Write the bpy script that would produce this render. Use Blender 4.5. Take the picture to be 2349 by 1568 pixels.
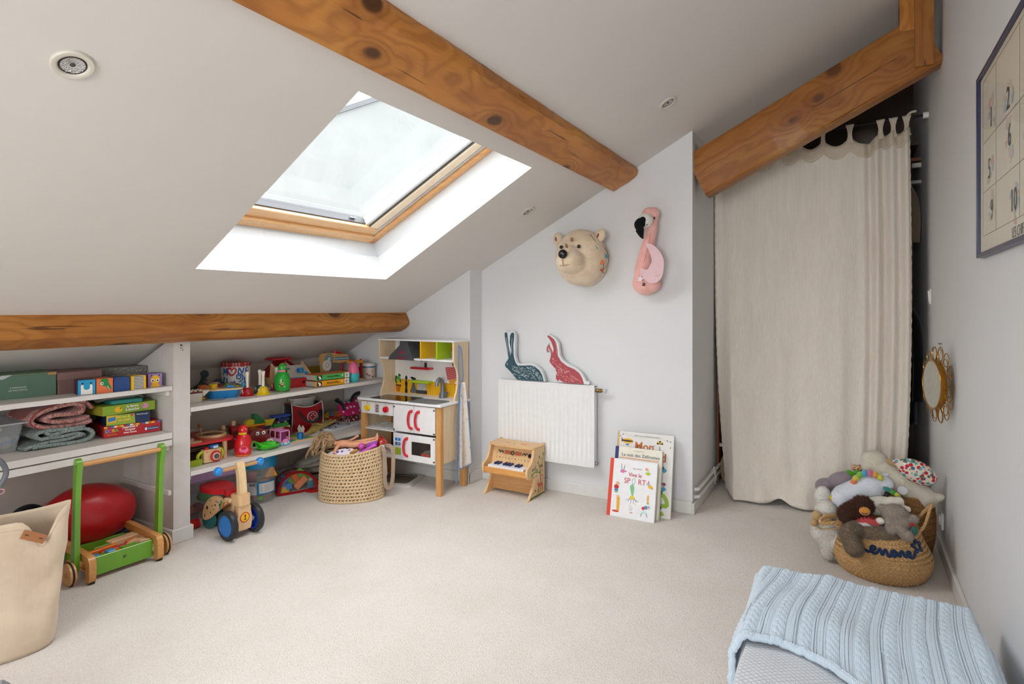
import bpy, bmesh, math, random
from math import sin, cos, pi, radians as R
from mathutils import Vector as V, Matrix as Mx, Euler, noise
random.seed(7)
S = bpy.context.scene
COL = S.collection
for o in list(bpy.data.objects): bpy.data.objects.remove(o)

# ---------------------------------------------------------------- camera, world, light, exposure
cam = bpy.data.cameras.new('camera'); camo = bpy.data.objects.new('camera', cam); COL.objects.link(camo)
cam.sensor_width = 36; cam.lens = 36*1340/2349; cam.shift_y = -(784-710)/2349
cam.clip_start = .02
camo.location = (0, 0, 1.12); camo.rotation_euler = (R(90), 0, R(30)); S.camera = camo
S.view_settings.view_transform = 'Standard'; S.view_settings.look = 'None'
S.view_settings.gamma = 1; S.view_settings.use_curve_mapping = False
S.view_settings.exposure = -0.04
S.cycles.max_bounces = 10; S.cycles.diffuse_bounces = 7; S.cycles.transparent_max_bounces = 12
S.cycles.transmission_bounces = 8; S.cycles.glossy_bounces = 4
S.cycles.sample_clamp_indirect = 6; S.cycles.use_denoising = True; S.cycles.caustics_reflective = False
W = bpy.data.worlds.new('overcast_sky'); S.world = W; W.use_nodes = True
wn = W.node_tree; bg = wn.nodes['Background']
tc = wn.nodes.new('ShaderNodeTexCoord'); sx = wn.nodes.new('ShaderNodeSeparateXYZ'); mr = wn.nodes.new('ShaderNodeMapRange')
wn.links.new(tc.outputs['Generated'], sx.inputs[0]); wn.links.new(sx.outputs['Z'], mr.inputs[0])
mr.inputs['From Min'].default_value = 0; mr.inputs['From Max'].default_value = 1
mr.inputs['To Min'].default_value = 1.0; mr.inputs['To Max'].default_value = 2.6     # overcast: zenith brighter than horizon
wm = wn.nodes.new('ShaderNodeMath'); wm.operation = 'MULTIPLY'; wm.inputs[1].default_value = 4.7
wn.links.new(mr.outputs[0], wm.inputs[0]); wn.links.new(wm.outputs[0], bg.inputs['Strength'])
bg.inputs['Color'].default_value = (.93, .965, 1, 1)
def area(name, loc, rot, sx_, sy_, energy, col=(1, 1, 1), portal=False):
    l = bpy.data.lights.new(name, 'AREA'); l.shape = 'RECTANGLE'; l.size = sx_; l.size_y = sy_; l.energy = energy; l.color = col
    if portal: l.cycles.is_portal = True
    o = bpy.data.objects.new(name, l); COL.objects.link(o); o.location = loc; o.rotation_euler = rot
    return o
area('skylight_portal', (-1.93, 1.95, 1.80), (0, R(-27.74), 0), 1.3, 1.25, 1, portal=True)
area('rear_window_fill', (-.40, -2.12, 1.30), (R(90), 0, 0), 1.25, 1.25, 80, (.97, .985, 1))  # added fill lamp outside the unseen rear window
area('rear_fill_portal', (-1.90, -.55, 1.78), (0, R(-27.74), 0), 1.2, 1.1, 1, portal=True)  # guides sky light through the added rear skylight

# ---------------------------------------------------------------- materials
def lin(h):
    h = h.lstrip('#'); r = []
    for i in (0, 2, 4):
        x = int(h[i:i+2], 16)/255; r.append(x/12.92 if x <= .04045 else ((x+.055)/1.055)**2.4)
    return (*r, 1)
_mc = {}
class NT:
    def __init__(s, name):
        s.m = bpy.data.materials.new(name); s.m.use_nodes = True; s.t = s.m.node_tree; s.b = s.t.nodes['Principled BSDF']
    def n(s, typ, **kw):
        x = s.t.nodes.new('ShaderNode'+typ)
        for k, v in kw.items():
            if k[0] == '_': setattr(x, k[1:], v)
            else: x.inputs[k.replace('__', ' ')].default_value = v
        return x
    def l(s, a, b): s.t.links.new(a, b)
    def ramp(s, fac, stops, interp='LINEAR'):
        x = s.t.nodes.new('ShaderNodeValToRGB'); x.color_ramp.interpolation = interp
        while len(x.color_ramp.elements) < len(stops): x.color_ramp.elements.new(.5)
        for e, (p, c) in zip(x.color_ramp.elements, stops): e.position = p; e.color = c if len(c) == 4 else (*c, 1)
        s.l(fac, x.inputs[0]); return x.outputs[0]
    def co(s, scale=(1, 1, 1), rot=(0, 0, 0), kind='Object', loc=(0, 0, 0)):
        a = s.n('TexCoord'); m = s.n('Mapping'); m.inputs['Scale'].default_value = scale; m.inputs['Rotation'].default_value = rot
        m.inputs['Location'].default_value = loc
        s.l(a.outputs[kind], m.inputs[0]); return m.outputs[0]
    def noise(s, vec, scale, detail=3, rough=.5, dist=0):
        x = s.n('TexNoise'); x.inputs['Scale'].default_value = scale; x.inputs['Detail'].default_value = detail
        x.inputs['Roughness'].default_value = rough; x.inputs['Distortion'].default_value = dist
        if vec is not None: s.l(vec, x.inputs['Vector'])
        return x.outputs['Fac']
    def bump(s, h, dist=.001, strength=.5):
        x = s.n('Bump'); x.inputs['Distance'].default_value = dist; x.inputs['Strength'].default_value = strength
        s.l(h, x.inputs['Height']); s.l(x.outputs[0], s.b.inputs['Normal']); return x
    def mix(s, fac, a, b, typ='MIX'):
        x = s.n('Mix', _data_type='RGBA', _blend_type=typ)
        for sock, v in ((x.inputs[0], fac), (x.inputs[6], a), (x.inputs[7], b)):
            if isinstance(v, (int, float, tuple)): sock.default_value = v
            else: s.l(v, sock)
        return x.outputs[2]
    def math(s, op, a, b=0.):
        x = s.n('Math', _operation=op)
        for i, v in enumerate((a, b)):
            if isinstance(v, (int, float)): x.inputs[i].default_value = v
            else: s.l(v, x.inputs[i])
        return x.outputs[0]
    def set(s, **kw):
        for k, v in kw.items(): s.b.inputs[k.replace('_', ' ')].default_value = v
        return s
    def base(s, c): s.l(c, s.b.inputs['Base Color'])
def C(h, rough=.5, metal=0., coat=0., grain=0.):
    """plain painted / plastic surface with a slight tone variation"""
    k = ('C', h, rough, metal, coat, grain)
    if k not in _mc:
        t = NT('paint_'+h.lstrip('#')); c = lin(h)
        t.set(Base_Color=c, Roughness=rough, Metallic=metal, Coat_Weight=coat)
        n = t.noise(t.co(), 30, 2)
        t.base(t.ramp(n, [(.3, tuple(x*.975 for x in c[:3])), (.7, tuple(min(1, x*1.015) for x in c[:3]))]))
        if grain: t.bump(t.noise(t.co(), 300, 2), .0006, grain)
        _mc[k] = t.m
    return _mc[k]
def FAB(h, scale=900, strength=.5, h2=None, sheen=.3, rough=.95):
    k = ('F', h, scale, strength, h2)
    if k not in _mc:
        t = NT('cloth_'+h.lstrip('#')); c = lin(h); c2 = lin(h2) if h2 else tuple(x*.8 for x in c[:3])
        t.set(Roughness=rough, Sheen_Weight=sheen, Sheen_Roughness=.5, Specular_IOR_Level=.15)
        v = t.co(); n = t.noise(v, 18, 4, .6); w = t.noise(v, scale, 2)
        t.base(t.mix(.25, t.ramp(n, [(.3, c2), (.75, c)]), t.ramp(w, [(.3, c2), (.7, c)])))
        t.bump(w, .0012, strength); _mc[k] = t.m
    return _mc[k]
def FUR(h, h2=None, scale=260, amt=1.):
    k = ('U', h, h2, scale, amt)
    if k not in _mc:
        t = NT('fur_'+h.lstrip('#')); c = lin(h); c2 = lin(h2) if h2 else tuple(x*.72 for x in c[:3])
        t.set(Roughness=1, Sheen_Weight=.5*max(c[:3])**.5, Sheen_Roughness=.6, Specular_IOR_Level=.05)
        v = t.co((1, 1, .45)); w = t.noise(v, scale, 4, .7, .6); n = t.noise(t.co(), 25, 3)
        t.base(t.mix(.5, t.ramp(w, [(.32, c2), (.6, c)]), t.ramp(n, [(.3, c2), (.6, c)])))
        t.bump(w, .004, amt); _mc[k] = t.m
    return _mc[k]
def WOOD(h, h2, axis='x', scale=1., rough=.45, bump=.15):
    """light toy / furniture timber, grain along axis (object space)"""
    k = ('W', h, h2, axis, scale)
    if k not in _mc:
        t = NT('wood_'+h.lstrip('#')); c, c2 = lin(h), lin(h2)
        sc = {'x': (1.5, 22, 22), 'y': (22, 1.5, 22), 'z': (22, 22, 1.5)}[axis]
        v = t.co(tuple(q*scale for q in sc)); n = t.noise(v, 2.2, 5, .65, 1.2); f = t.noise(v, 14, 2)
        t.base(t.mix(.3, t.ramp(n, [(.35, c2), (.62, c)]), t.ramp(f, [(.3, c2), (.7, c)])))
        t.set(Roughness=rough); t.bump(f, .0006, bump); _mc[k] = t.m
    return _mc[k]
def BEAM(name, axis_rot, seed=0., dark=.0):
    """old varnished spruce: long grain (local X after rotation), rings swirling round scattered knots, cracks"""
    t = NT(name); v0 = t.co(rot=axis_rot, loc=(seed, seed*.7, seed*.3))
    def mp(sc):
        m = t.n('Mapping'); m.inputs['Scale'].default_value = sc; t.l(v0, m.inputs[0]); return m.outputs[0]
    kv = t.n('TexVoronoi', _feature='F1'); kv.inputs['Scale'].default_value = 1; kv.inputs['Randomness'].default_value = .9
    t.l(mp((4.2, 6.5, 6.5)), kv.inputs['Vector']); kd = kv.outputs['Distance']
    warp = t.noise(mp((1.5, 5, 5)), 1.6, 3, .5, .4)
    # knot influence raises the ring coordinate locally, so grain flows round it
    infl = t.math('POWER', t.math('MAXIMUM', t.math('SUBTRACT', .62, kd), 0), 1.4)
    sp = t.n('SeparateXYZ'); t.l(mp((1, 1, 1)), sp.inputs[0])
    ring = t.math('ADD', t.math('MULTIPLY', t.math('ADD', sp.outputs['Y'], t.math('MULTIPLY', sp.outputs['Z'], .6)), 150),
                  t.math('ADD', t.math('MULTIPLY', warp, 20), t.math('MULTIPLY', infl, 46)))
    band = t.math('ADD', t.math('MULTIPLY', t.math('SINE', ring), .5), .5)
    fine = t.noise(mp((5, 170, 170)), 1.4, 3, .6)
    big = t.noise(mp((1.3, 3, 3)), 1.7, 3)
    c = t.ramp(big, [(.30, lin('#a9672a')), (.52, lin('#c5833b')), (.72, lin('#d1964c'))])
    c = t.mix(t.math('MULTIPLY', t.math('POWER', band, 2.0), .5), c, lin('#8f5420'))
    c = t.mix(t.math('MULTIPLY', t.math('POWER', fine, 2), .5), c, lin('#84501f'), 'MIX')
    kn = t.ramp(kd, [(.0, (1, 1, 1)), (.16, (1, 1, 1)), (.21, (.25, .25, .25)), (.40, (0, 0, 0))])
    c = t.mix(t.math('MULTIPLY', kn, .88), c, lin('#3a1c0c'))
    cr = t.noise(mp((1.6, 46, 46)), 1.0, 2, .5, .5)
    crk = t.ramp(cr, [(.0, (1, 1, 1)), (.30, (1, 1, 1)), (.315, (0, 0, 0))])
    c = t.mix(t.math('MULTIPLY', crk, .75), c, lin('#2c1608'))
    if dark: c = t.mix(dark, c, lin('#6a3a14'))
    t.base(c); t.set(Roughness=.42, Specular_IOR_Level=.4)
    h = t.math('SUBTRACT', t.math('MULTIPLY', fine, .4), t.math('ADD', t.math('MULTIPLY', crk, 1.2), t.math('MULTIPLY', band, .18)))
    t.bump(h, .004, .45); return t.m
def GLASS(name='clear_glass', col=(1, 1, 1, 1), alpha=.12, rough=.03):
    k = ('G', name)
    if k not in _mc:
        t = NT(name); g = t.n('BsdfGlossy'); g.inputs['Roughness'].default_value = rough
        tr = t.n('BsdfTransparent'); tr.inputs[0].default_value = col
        lw = t.n('LayerWeight'); lw.inputs[0].default_value = .5; mx = t.n('MixShader'); 
        t.l(t.math('ADD', t.math('MULTIPLY', t.math('POWER', lw.outputs['Facing'], 5), .45), alpha*.12), mx.inputs[0]); t.l(tr.outputs[0], mx.inputs[1]); t.l(g.outputs[0], mx.inputs[2])
        o = t.t.nodes['Material Output']; t.l(mx.outputs[0], o.inputs[0]); _mc[k] = t.m
    return _mc[k]
def CLEAR(h, opac, rough=.15):
    """translucent plastic: part tinted diffuse skin, part see-through"""
    k = ('P', h, opac)
    if k not in _mc:
        t = NT('clear_plastic_'+h.lstrip('#')); t.set(Base_Color=lin(h), Roughness=rough)
        tr = t.n('BsdfTransparent'); mx = t.n('MixShader'); mx.inputs[0].default_value = opac
        t.l(tr.outputs[0], mx.inputs[1]); t.l(t.b.outputs[0], mx.inputs[2])
        t.l(mx.outputs[0], t.t.nodes['Material Output'].inputs[0]); _mc[k] = t.m
    return _mc[k]

# ---------------------------------------------------------------- mesh builder
def rotm(rot): return Euler(rot).to_matrix().to_4x4() if rot else Mx()
class MB:
    def __init__(s): s.v = []; s.f = []; s.mi = []; s.k = 0; s.M = Mx()
    def add(s, vs, fs):
        b = len(s.v); s.v += [s.M @ V(p) for p in vs]; s.f += [[b+i for i in f] for f in fs]; s.mi += [s.k]*len(fs); return s
    def at(s, loc=(0, 0, 0), rot=None, sc=None):
        s.M = Mx.Translation(loc) @ rotm(rot)
        if sc: s.M = s.M @ Mx.Diagonal((*sc, 1))
        return s
    def mat(s, k): s.k = k; return s
    def box(s, c, d, bev=0., rot=None):
        x, y, z = d[0]/2, d[1]/2, d[2]/2; m = rotm(rot); b = min(bev, x*.95, y*.95, z*.95)
        T = lambda p: V(c)+(m @ V(p))
        sg = [(-1, -1, -1), (1, -1, -1), (1, 1, -1), (-1, 1, -1), (-1, -1, 1), (1, -1, 1), (1, 1, 1), (-1, 1, 1)]
        if b <= 0:
            return s.add([T((a*x, e*y, f*z)) for a, e, f in sg], [(0, 3, 2, 1), (4, 5, 6, 7), (0, 1, 5, 4), (1, 2, 6, 5), (2, 3, 7, 6), (3, 0, 4, 7)])
        vs = []
        for a, e, f in sg:
            vs += [T((a*x, e*(y-b), f*(z-b))), T((a*(x-b), e*y, f*(z-b))), T((a*(x-b), e*(y-b), f*z))]
        q = lambda i, k: i*3+k
        fs = [[q(i, 2) for i in (0, 3, 2, 1)], [q(i, 2) for i in (4, 5, 6, 7)], [q(i, 1) for i in (0, 1, 5, 4)], [q(i, 1) for i in (3, 7, 6, 2)],
              [q(i, 0) for i in (1, 2, 6, 5)], [q(i, 0) for i in (0, 4, 7, 3)]]
        for i, j, k1, k2 in ((0, 1, 1, 2), (1, 2, 0, 2), (2, 3, 1, 2), (3, 0, 0, 2), (4, 5, 1, 2), (5, 6, 0, 2), (6, 7, 1, 2), (7, 4, 0, 2), (0, 4, 0, 1), (1, 5, 0, 1), (2, 6, 0, 1), (3, 7, 0, 1)):
            fs.append([q(i, k1), q(j, k1), q(j, k2), q(i, k2)])
        fs += [[q(i, 0), q(i, 1), q(i, 2)] for i in range(8)]
        return s.add(vs, fs)
    def ring(s, loops, closed_u=True, cap0=True, cap1=True, closed_v=False):
        n = len(loops[0]); vs = [p for l in loops for p in l]; fs = []; m = len(loops)
        for i in range(m if closed_v else m-1):
            for j in range(n if closed_u else n-1):
                a, b = i*n+j, i*n+(j+1) % n; c, d = ((i+1) % m)*n+(j+1) % n, ((i+1) % m)*n+j; fs.append((a, b, c, d))
        if closed_u and not closed_v:
            if cap0: fs.append(tuple(range(n))[::-1])
            if cap1: fs.append(tuple((m-1)*n+j for j in range(n)))
        return s.add(vs, fs)
    def cyl(s, p0, p1, r0, r1=None, n=16, caps=True):
        p0, p1 = V(p0), V(p1); r1 = r0 if r1 is None else r1; d = (p1-p0).normalized()
        a = d.orthogonal().normalized(); b = d.cross(a)
        L = lambda p, r: [p+(a*cos(2*pi*i/n)+b*sin(2*pi*i/n))*r for i in range(n)]
        return s.ring([L(p0, r0), L(p1, r1)], cap0=caps, cap1=caps)
    def tube(s, pts, r, n=8, closed=False, flat=None):
        pts = [V(p) for p in pts]; m = len(pts); rs = r if isinstance(r, (list, tuple)) else [r]*m; loops = []; prev = None
        for i, p in enumerate(pts):
            d = (pts[(i+1) % m]-pts[i-1]) if closed else (pts[min(i+1, m-1)]-pts[max(i-1, 0)])
            d = d.normalized() if d.length > 1e-9 else V((0, 0, 1))
            a = d.orthogonal() if prev is None else (prev-d*prev.dot(d))
            a = a.normalized() if a.length > 1e-6 else d.orthogonal().normalized()
            prev = a; b = d.cross(a); fl = flat if flat else 1
            loops.append([p+(a*cos(2*pi*j/n)+b*sin(2*pi*j/n)*fl)*rs[i] for j in range(n)])
        return s.ring(loops, closed_v=closed)
    def ribbon(s, pts, w, t, up=(0, 0, 1)):
        pts = [V(p) for p in pts]; m = len(pts); loops = []; ws = w if isinstance(w, list) else [w]*m
        for i, p in enumerate(pts):
            d = (pts[min(i+1, m-1)]-pts[max(i-1, 0)]).normalized(); a = d.cross(V(up)); a = a.normalized() if a.length > 1e-6 else V((1, 0, 0)); b = d.cross(a)
            loops.append([p+a*ws[i]/2+b*t/2, p-a*ws[i]/2+b*t/2, p-a*ws[i]/2-b*t/2, p+a*ws[i]/2-b*t/2])
        return s.ring(loops)
    def lathe(s, prof, n=24, c=(0, 0, 0), sq=(1, 1), rot=None, arc=None):
        m = rotm(rot); C0 = V(c)
        if arc:
            return s.ring([[C0+m @ V((r*cos(a)*sq[0], r*sin(a)*sq[1], z)) for a in [arc[0]+(arc[1]-arc[0])*j/(n-1) for j in range(n)]] for r, z in prof], closed_u=False)
        return s.ring([[C0+m @ V((r*cos(2*pi*j/n)*sq[0], r*sin(2*pi*j/n)*sq[1], z)) for j in range(n)] for r, z in prof], cap0=False, cap1=False)
    def prism(s, poly, a, b, pl='xy'):
        """polygon extruded from a to b along the normal of plane pl (xz: front faces -Y)"""
        f = {'xy': lambda p, h: (p[0], p[1], h), 'xz': lambda p, h: (p[0], h, p[1]), 'yz': lambda p, h: (h, p[0], p[1])}[pl]
        return s.ring([[V(f(p, a)) for p in poly], [V(f(p, b)) for p in poly]])
    def ell(s, c, r, n=12, rot=None, m=None):
        m = m or max(6, n*2//3); q = rotm(rot); C0 = V(c); r = r if isinstance(r, (tuple, list)) else (r, r, r); vs = []; fs = []
        for i in range(1, m):
            t = pi*i/m
            vs += [C0+q @ V((r[0]*sin(t)*cos(2*pi*j/n), r[1]*sin(t)*sin(2*pi*j/n), r[2]*cos(t))) for j in range(n)]
        for i in range(m-2):
            for j in range(n): fs.append((i*n+j, (i+1)*n+j, (i+1)*n+(j+1) % n, i*n+(j+1) % n))
        k = len(vs); vs += [C0+q @ V((0, 0, r[2])), C0+q @ V((0, 0, -r[2]))]
        for j in range(n): fs += [(k, j, (j+1) % n), (k+1, (m-2)*n+(j+1) % n, (m-2)*n+j)]
        return s.add(vs, fs)
    def cap(s, p0, p1, r0, r1=None, n=10):
        """capsule"""
        p0, p1 = V(p0), V(p1); r1 = r1 or r0; s.cyl(p0, p1, r0, r1, n); s.ell(p0, r0, n); return s.ell(p1, r1, n)
    def grid(s, f, nu, nv):
        vs = [V(f(i/nu, j/nv)) for i in range(nu+1) for j in range(nv+1)]; w = nv+1
        return s.add(vs, [(i*w+j, (i+1)*w+j, (i+1)*w+j+1, i*w+j+1) for i in range(nu) for j in range(nv)])
    def torus(s, c, R_, r, n=24, m=8, rot=None, sq=(1, 1)):
        q = rotm(rot); return s.tube([V(c)+q @ V((R_*cos(2*pi*i/n)*sq[0], R_*sin(2*pi*i/n)*sq[1], 0)) for i in range(n)], r, m, True)
    def build(s, name, mats, parent=None, smooth=40, solid=0, sub=0, voxel=0, iters=6, loc=None, rot=None, fix=True, soff=-1):
        me = bpy.data.meshes.new(name); me.from_pydata(s.v, [], s.f); mats = mats if isinstance(mats, (list, tuple)) else [mats]
        for m in mats: me.materials.append(m)
        if len(mats) > 1: me.polygons.foreach_set('material_index', s.mi)
        if fix:
            bm = bmesh.new(); bm.from_mesh(me); bmesh.ops.recalc_face_normals(bm, faces=bm.faces); bm.to_mesh(me); bm.free()
        if smooth:
            me.polygons.foreach_set('use_smooth', [True]*len(me.polygons))
            if smooth < 180: me.set_sharp_from_angle(angle=R(smooth))
        o = bpy.data.objects.new(name, me); COL.objects.link(o)
        if voxel:
            md = o.modifiers.new('fuse', 'REMESH'); md.mode = 'VOXEL'; md.voxel_size = voxel; md.use_smooth_shade = True
            md = o.modifiers.new('soften', 'SMOOTH'); md.factor = .5; md.iterations = iters
        if solid: md = o.modifiers.new('thickness', 'SOLIDIFY'); md.thickness = solid; md.offset = soff
        if sub: md = o.modifiers.new('round', 'SUBSURF'); md.levels = sub; md.render_levels = sub
        if parent: o.parent = parent
        if loc: o.location = loc
        if rot: o.rotation_euler = rot
        return o
def tag(o, label, cat, group=None):
    o['label'] = label; o['category'] = cat
    if group: o['group'] = group
    return o
def thing(name, label, cat, loc=(0, 0, 0), rz=0., group=None, rot=None):
    o = bpy.data.objects.new(name, None); COL.objects.link(o); o.location = loc
    o.rotation_euler = rot if rot else (0, 0, R(rz)); o.empty_display_size = .05
    return tag(o, label, cat, group)
def struct(o): o['kind'] = 'structure'; return o
def dup(root, loc, rz, label, rot=None, group=None):
    r = root.copy(); COL.objects.link(r); r.location = loc; r.rotation_euler = rot if rot else (0, 0, R(rz)); r['label'] = label
    if group: r['group'] = group
    for ch in list(root.children):
        c = ch.copy(); COL.objects.link(c); c.parent = r
        for g in list(ch.children):
            d = g.copy(); COL.objects.link(d); d.parent = c
    return r
def shag(o, par, n, L, mat, seed=1, droop=.4, rad=.0011):
    """short tapered tufts growing out of an evaluated mesh: one 'fur' part"""
    bpy.context.view_layer.update(); ev = o.evaluated_get(bpy.context.evaluated_depsgraph_get()); me = ev.to_mesh(); rr = random.Random(seed); me.calc_loop_triangles()
    T = me.loop_triangles; cum = []; s_ = 0
    for t_ in T: s_ += t_.area; cum.append(s_)
    import bisect
    vs = []; fs = []
    for i in range(n):
        t_ = T[bisect.bisect_left(cum, rr.random()*s_)]; a, b, c = (me.vertices[k].co for k in t_.vertices); u, v = rr.random(), rr.random()
        if u+v > 1: u, v = 1-u, 1-v
        p = a+(b-a)*u+(c-a)*v; nn = t_.normal; d = (nn+V((rr.uniform(-.6, .6), rr.uniform(-.6, .6), rr.uniform(-.6, .6)-droop))).normalized(); x = d.orthogonal().normalized()*rad; y = d.cross(x); l = L*rr.uniform(.6, 1.25); k = len(vs); p0 = p-nn*.001; m_ = p0+d*l*.55+V((0, 0, 0)); tip = m_+(d+V((0, 0, -droop))).normalized()*l*.5
        vs += [p0+x, p0-x*.5+y*.87, p0-x*.5-y*.87, m_+x*.8, m_-x*.4+y*.7, m_-x*.4-y*.7, tip]
        fs += [(k, k+1, k+4, k+3), (k+1, k+2, k+5, k+4), (k+2, k, k+3, k+5), (k+3, k+4, k+6), (k+4, k+5, k+6), (k+5, k+3, k+6)]
    ev.to_mesh_clear(); m2 = bpy.data.meshes.new('fur'); m2.from_pydata(vs, [], fs); m2.materials.append(mat); m2.polygons.foreach_set('use_smooth', [True]*len(m2.polygons))
    f = bpy.data.objects.new('fur', m2); COL.objects.link(f); f.parent = par; f.matrix_local = o.matrix_local.copy() if o is not par else Mx(); f['kind'] = 'stuff'; return f
FRONT = (R(90), 0, 0)      # text / decal standing upright, facing -Y
def txt(s, size, loc, rot, m, parent, name='lettering', al='CENTER', ext=.0004, bold=0., sx=1., shear=0.):
    c = bpy.data.curves.new('type', 'FONT'); c.body = s; c.size = size; c.align_x = al; c.align_y = 'CENTER'; c.extrude = ext; c.offset = bold; c.shear = shear
    c.resolution_u = 3; q = bpy.data.objects.new('type', c); me = bpy.data.meshes.new_from_object(q); bpy.data.objects.remove(q); me.materials.clear(); me.materials.append(m)
    o = bpy.data.objects.new(name, me); COL.objects.link(o); o.location = loc; o.rotation_euler = rot; o.scale = (sx, 1, 1); o.parent = parent
    return o
def circ(x, z, rx, rz=None, n=20, a0=0., a1=2*pi):
    rz = rx if rz is None else rz; k = n if abs(a1-a0) >= 2*pi-1e-6 else n+1
    return [(x+rx*cos(a0+(a1-a0)*i/n), z+rz*sin(a0+(a1-a0)*i/n)) for i in range(k)]
def rrect(x0, z0, x1, z1, r, n=4):
    p = []
    for cx, cz, a in ((x1-r, z1-r, 0), (x0+r, z1-r, pi/2), (x0+r, z0+r, pi), (x1-r, z0+r, 3*pi/2)):
        p += [(cx+r*cos(a+pi/2*i/n), cz+r*sin(a+pi/2*i/n)) for i in range(n+1)]
    return p
def spline(ctrl, n=6, closed=False):
    """Catmull-Rom through control points"""
    P = [V(p) for p in ctrl]; m = len(P); out = []
    for i in range(m if closed else m-1):
        g = (lambda k: P[k % m]) if closed else (lambda k: P[max(0, min(m-1, k))])
        a, b, c, d = g(i-1), g(i), g(i+1), g(i+2)
        for j in range(n):
            t = j/n; out.append(.5*((2*b)+(c-a)*t+(2*a-5*b+4*c-d)*t*t+(3*b-a-3*c+d)*t**3))
    if not closed: out.append(P[-1])
    return out
def s2(ctrl, n=5): return [(p.x, p.y) for p in spline([(a, b, 0) for a, b in ctrl], n, True)]

# ================================================================ the room shell
def zc(x): return 1.395+.526*(x+2.089)
def wall_mat(name, h, scale=1.):
    t = NT(name); c = lin(h); n = t.noise(t.co(), 2.5, 4)
    t.base(t.ramp(n, [(.3, tuple(q*.965 for q in c[:3])), (.7, c)])); t.set(Roughness=.75, Specular_IOR_Level=.25)
    t.bump(t.noise(t.co(), 160, 3), .0008, .12); return t.m
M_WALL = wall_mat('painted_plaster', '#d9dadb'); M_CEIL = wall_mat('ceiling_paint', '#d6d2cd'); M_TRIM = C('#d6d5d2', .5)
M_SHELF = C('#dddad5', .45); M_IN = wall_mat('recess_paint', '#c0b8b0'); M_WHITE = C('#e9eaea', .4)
def carpet():
    t = NT('cream_wool_carpet'); v = t.co()
    lo = t.n('TexVoronoi'); lo.inputs['Scale'].default_value = 210; t.l(v, lo.inputs['Vector'])
    n = t.noise(v, 3.0, 4, .6); f = t.noise(v, 420, 2); st = t.noise(v, 4.2, 2, .5, .6)
    c = t.ramp(n, [(.3, lin('#d6cfc8')), (.7, lin('#e2ddd7'))])
    c = t.mix(t.math('MULTIPLY', lo.outputs['Distance'], .42), c, lin('#a3978a'))
    c = t.mix(t.math('MULTIPLY', f, .3), c, lin('#efe7dc'))
    c = t.mix(t.ramp(st, [(.0, (.35, .35, .35)), (.2, (.25, .25, .25)), (.27, (0, 0, 0))]), c, lin('#bfae9a'))
    t.base(c); t.set(Roughness=1, Specular_IOR_Level=.05, Sheen_Weight=.2)
    t.bump(t.math('ADD', t.math('MULTIPLY', lo.outputs['Distance'], -1.), t.math('MULTIPLY', f, .5)), .004, .55); return t.m
M_CARPET = carpet()
def slab(name, corners, mat, th=.02, parent=None):
    m = MB(); m.add(corners, [tuple(range(len(corners)))]); o = m.build(name, mat, parent, smooth=0, fix=False, solid=th); return struct(o) if not parent else o
# floor: one fitted carpet, a strip of the same carpet laid in the closet behind a rough seam
f = MB()
sy = [(-.745+1.12*i/28, 3.462-.115*i/28+.004*noise.noise(V((i*1.7, 0, 3)))) for i in range(29)]
f.prism([(-3.4, -2.1), (.42, -2.1), (.42, sy[-1][1])]+[p for p in sy[::-1]]+[(-.745, 3.30), (-3.4, 3.30)], -.012, 0)
struct(f.build('floor', M_CARPET, smooth=0))
f = MB(); f.prism([(p[0], p[1]+.006+.010*max(0, noise.noise(V((i*.9, 5, 0)))+.25)) for i, p in enumerate(sy)]+[(.42, 4.75), (-.80, 4.75), (-.80, 3.47)], -.012, -.0005)
struct(f.build('floor.001', M_CARPET, smooth=0))
struct(MB().box((-1.5, 1.3, -.04), (4.2, 7.2, .05)).build('floor_underlay', C('#3d342c', .9), smooth=0))
# sloping ceiling with the skylight opening (four corners)
OP2 = [(-1.3, -1.05), (-1.3, -.05), (-2.25, -.05), (-2.25, -1.05)]  # opening of the added skylight, out of view
OP = [(-1.322, 1.335), (-1.318, 2.472), (-2.285, 2.522), (-2.297, 1.41)]
cb = MB(); X0, X1, Y0, Y1, YM = -3.42, .44, -2.1, 4.75, .5
def cq(*p): cb.add([(x, y, zc(x)) for x, y in p], [tuple(range(len(p)))[::-1]])
for O, ya, yb in ((OP, YM, Y1), (OP2, Y0, YM)):
    cq((X1, ya), (X1, yb), O[1], O[0]); cq((X1, yb), (X0, yb), O[2], O[1]); cq((X0, yb), (X0, ya), O[3], O[2]); cq((X0, ya), (X1, ya), O[0], O[3])
struct(cb.build('ceiling', M_CEIL, smooth=0, fix=False))
# walls
wz = lambda x: zc(x)+.03
w = MB(); w.prism([(-2.12, -.02), (-.745, -.02), (-.745, wz(-.745)), (-2.12, wz(-2.12))], 3.27, 3.40, 'xz'); struct(w.build('wall_back', M_WALL, smooth=0))
w = MB(); w.prism([(-.90, -.02), (-.745, -.02), (-.745, wz(-.745)), (-.90, wz(-.90))], 3.40, 3.955, 'xz'); struct(w.build('wall_recess', M_WALL, smooth=0))
w = MB(); w.prism([(-3.42, -.02), (-2.12, -.02), (-2.12, wz(-2.12)), (-3.42, wz(-3.42))], 3.13, 3.40, 'xz'); struct(w.build('wall_chimney', M_WALL, smooth=0))
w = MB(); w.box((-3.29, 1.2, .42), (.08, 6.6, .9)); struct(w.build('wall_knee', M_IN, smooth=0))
w = MB(); w.box((.43, 1.3, 1.35), (.12, 6.9, 2.8)); struct(w.build('wall_right', M_WALL, smooth=0))
w = MB(); w.box((-.2, 4.75, 1.3), (1.4, .06, 2.8)); w.box((-.84, 4.36, 1.3), (.06, .82, 2.7)); struct(w.build('wall_closet', C('#6a5a4e', .8), smooth=0))
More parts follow.
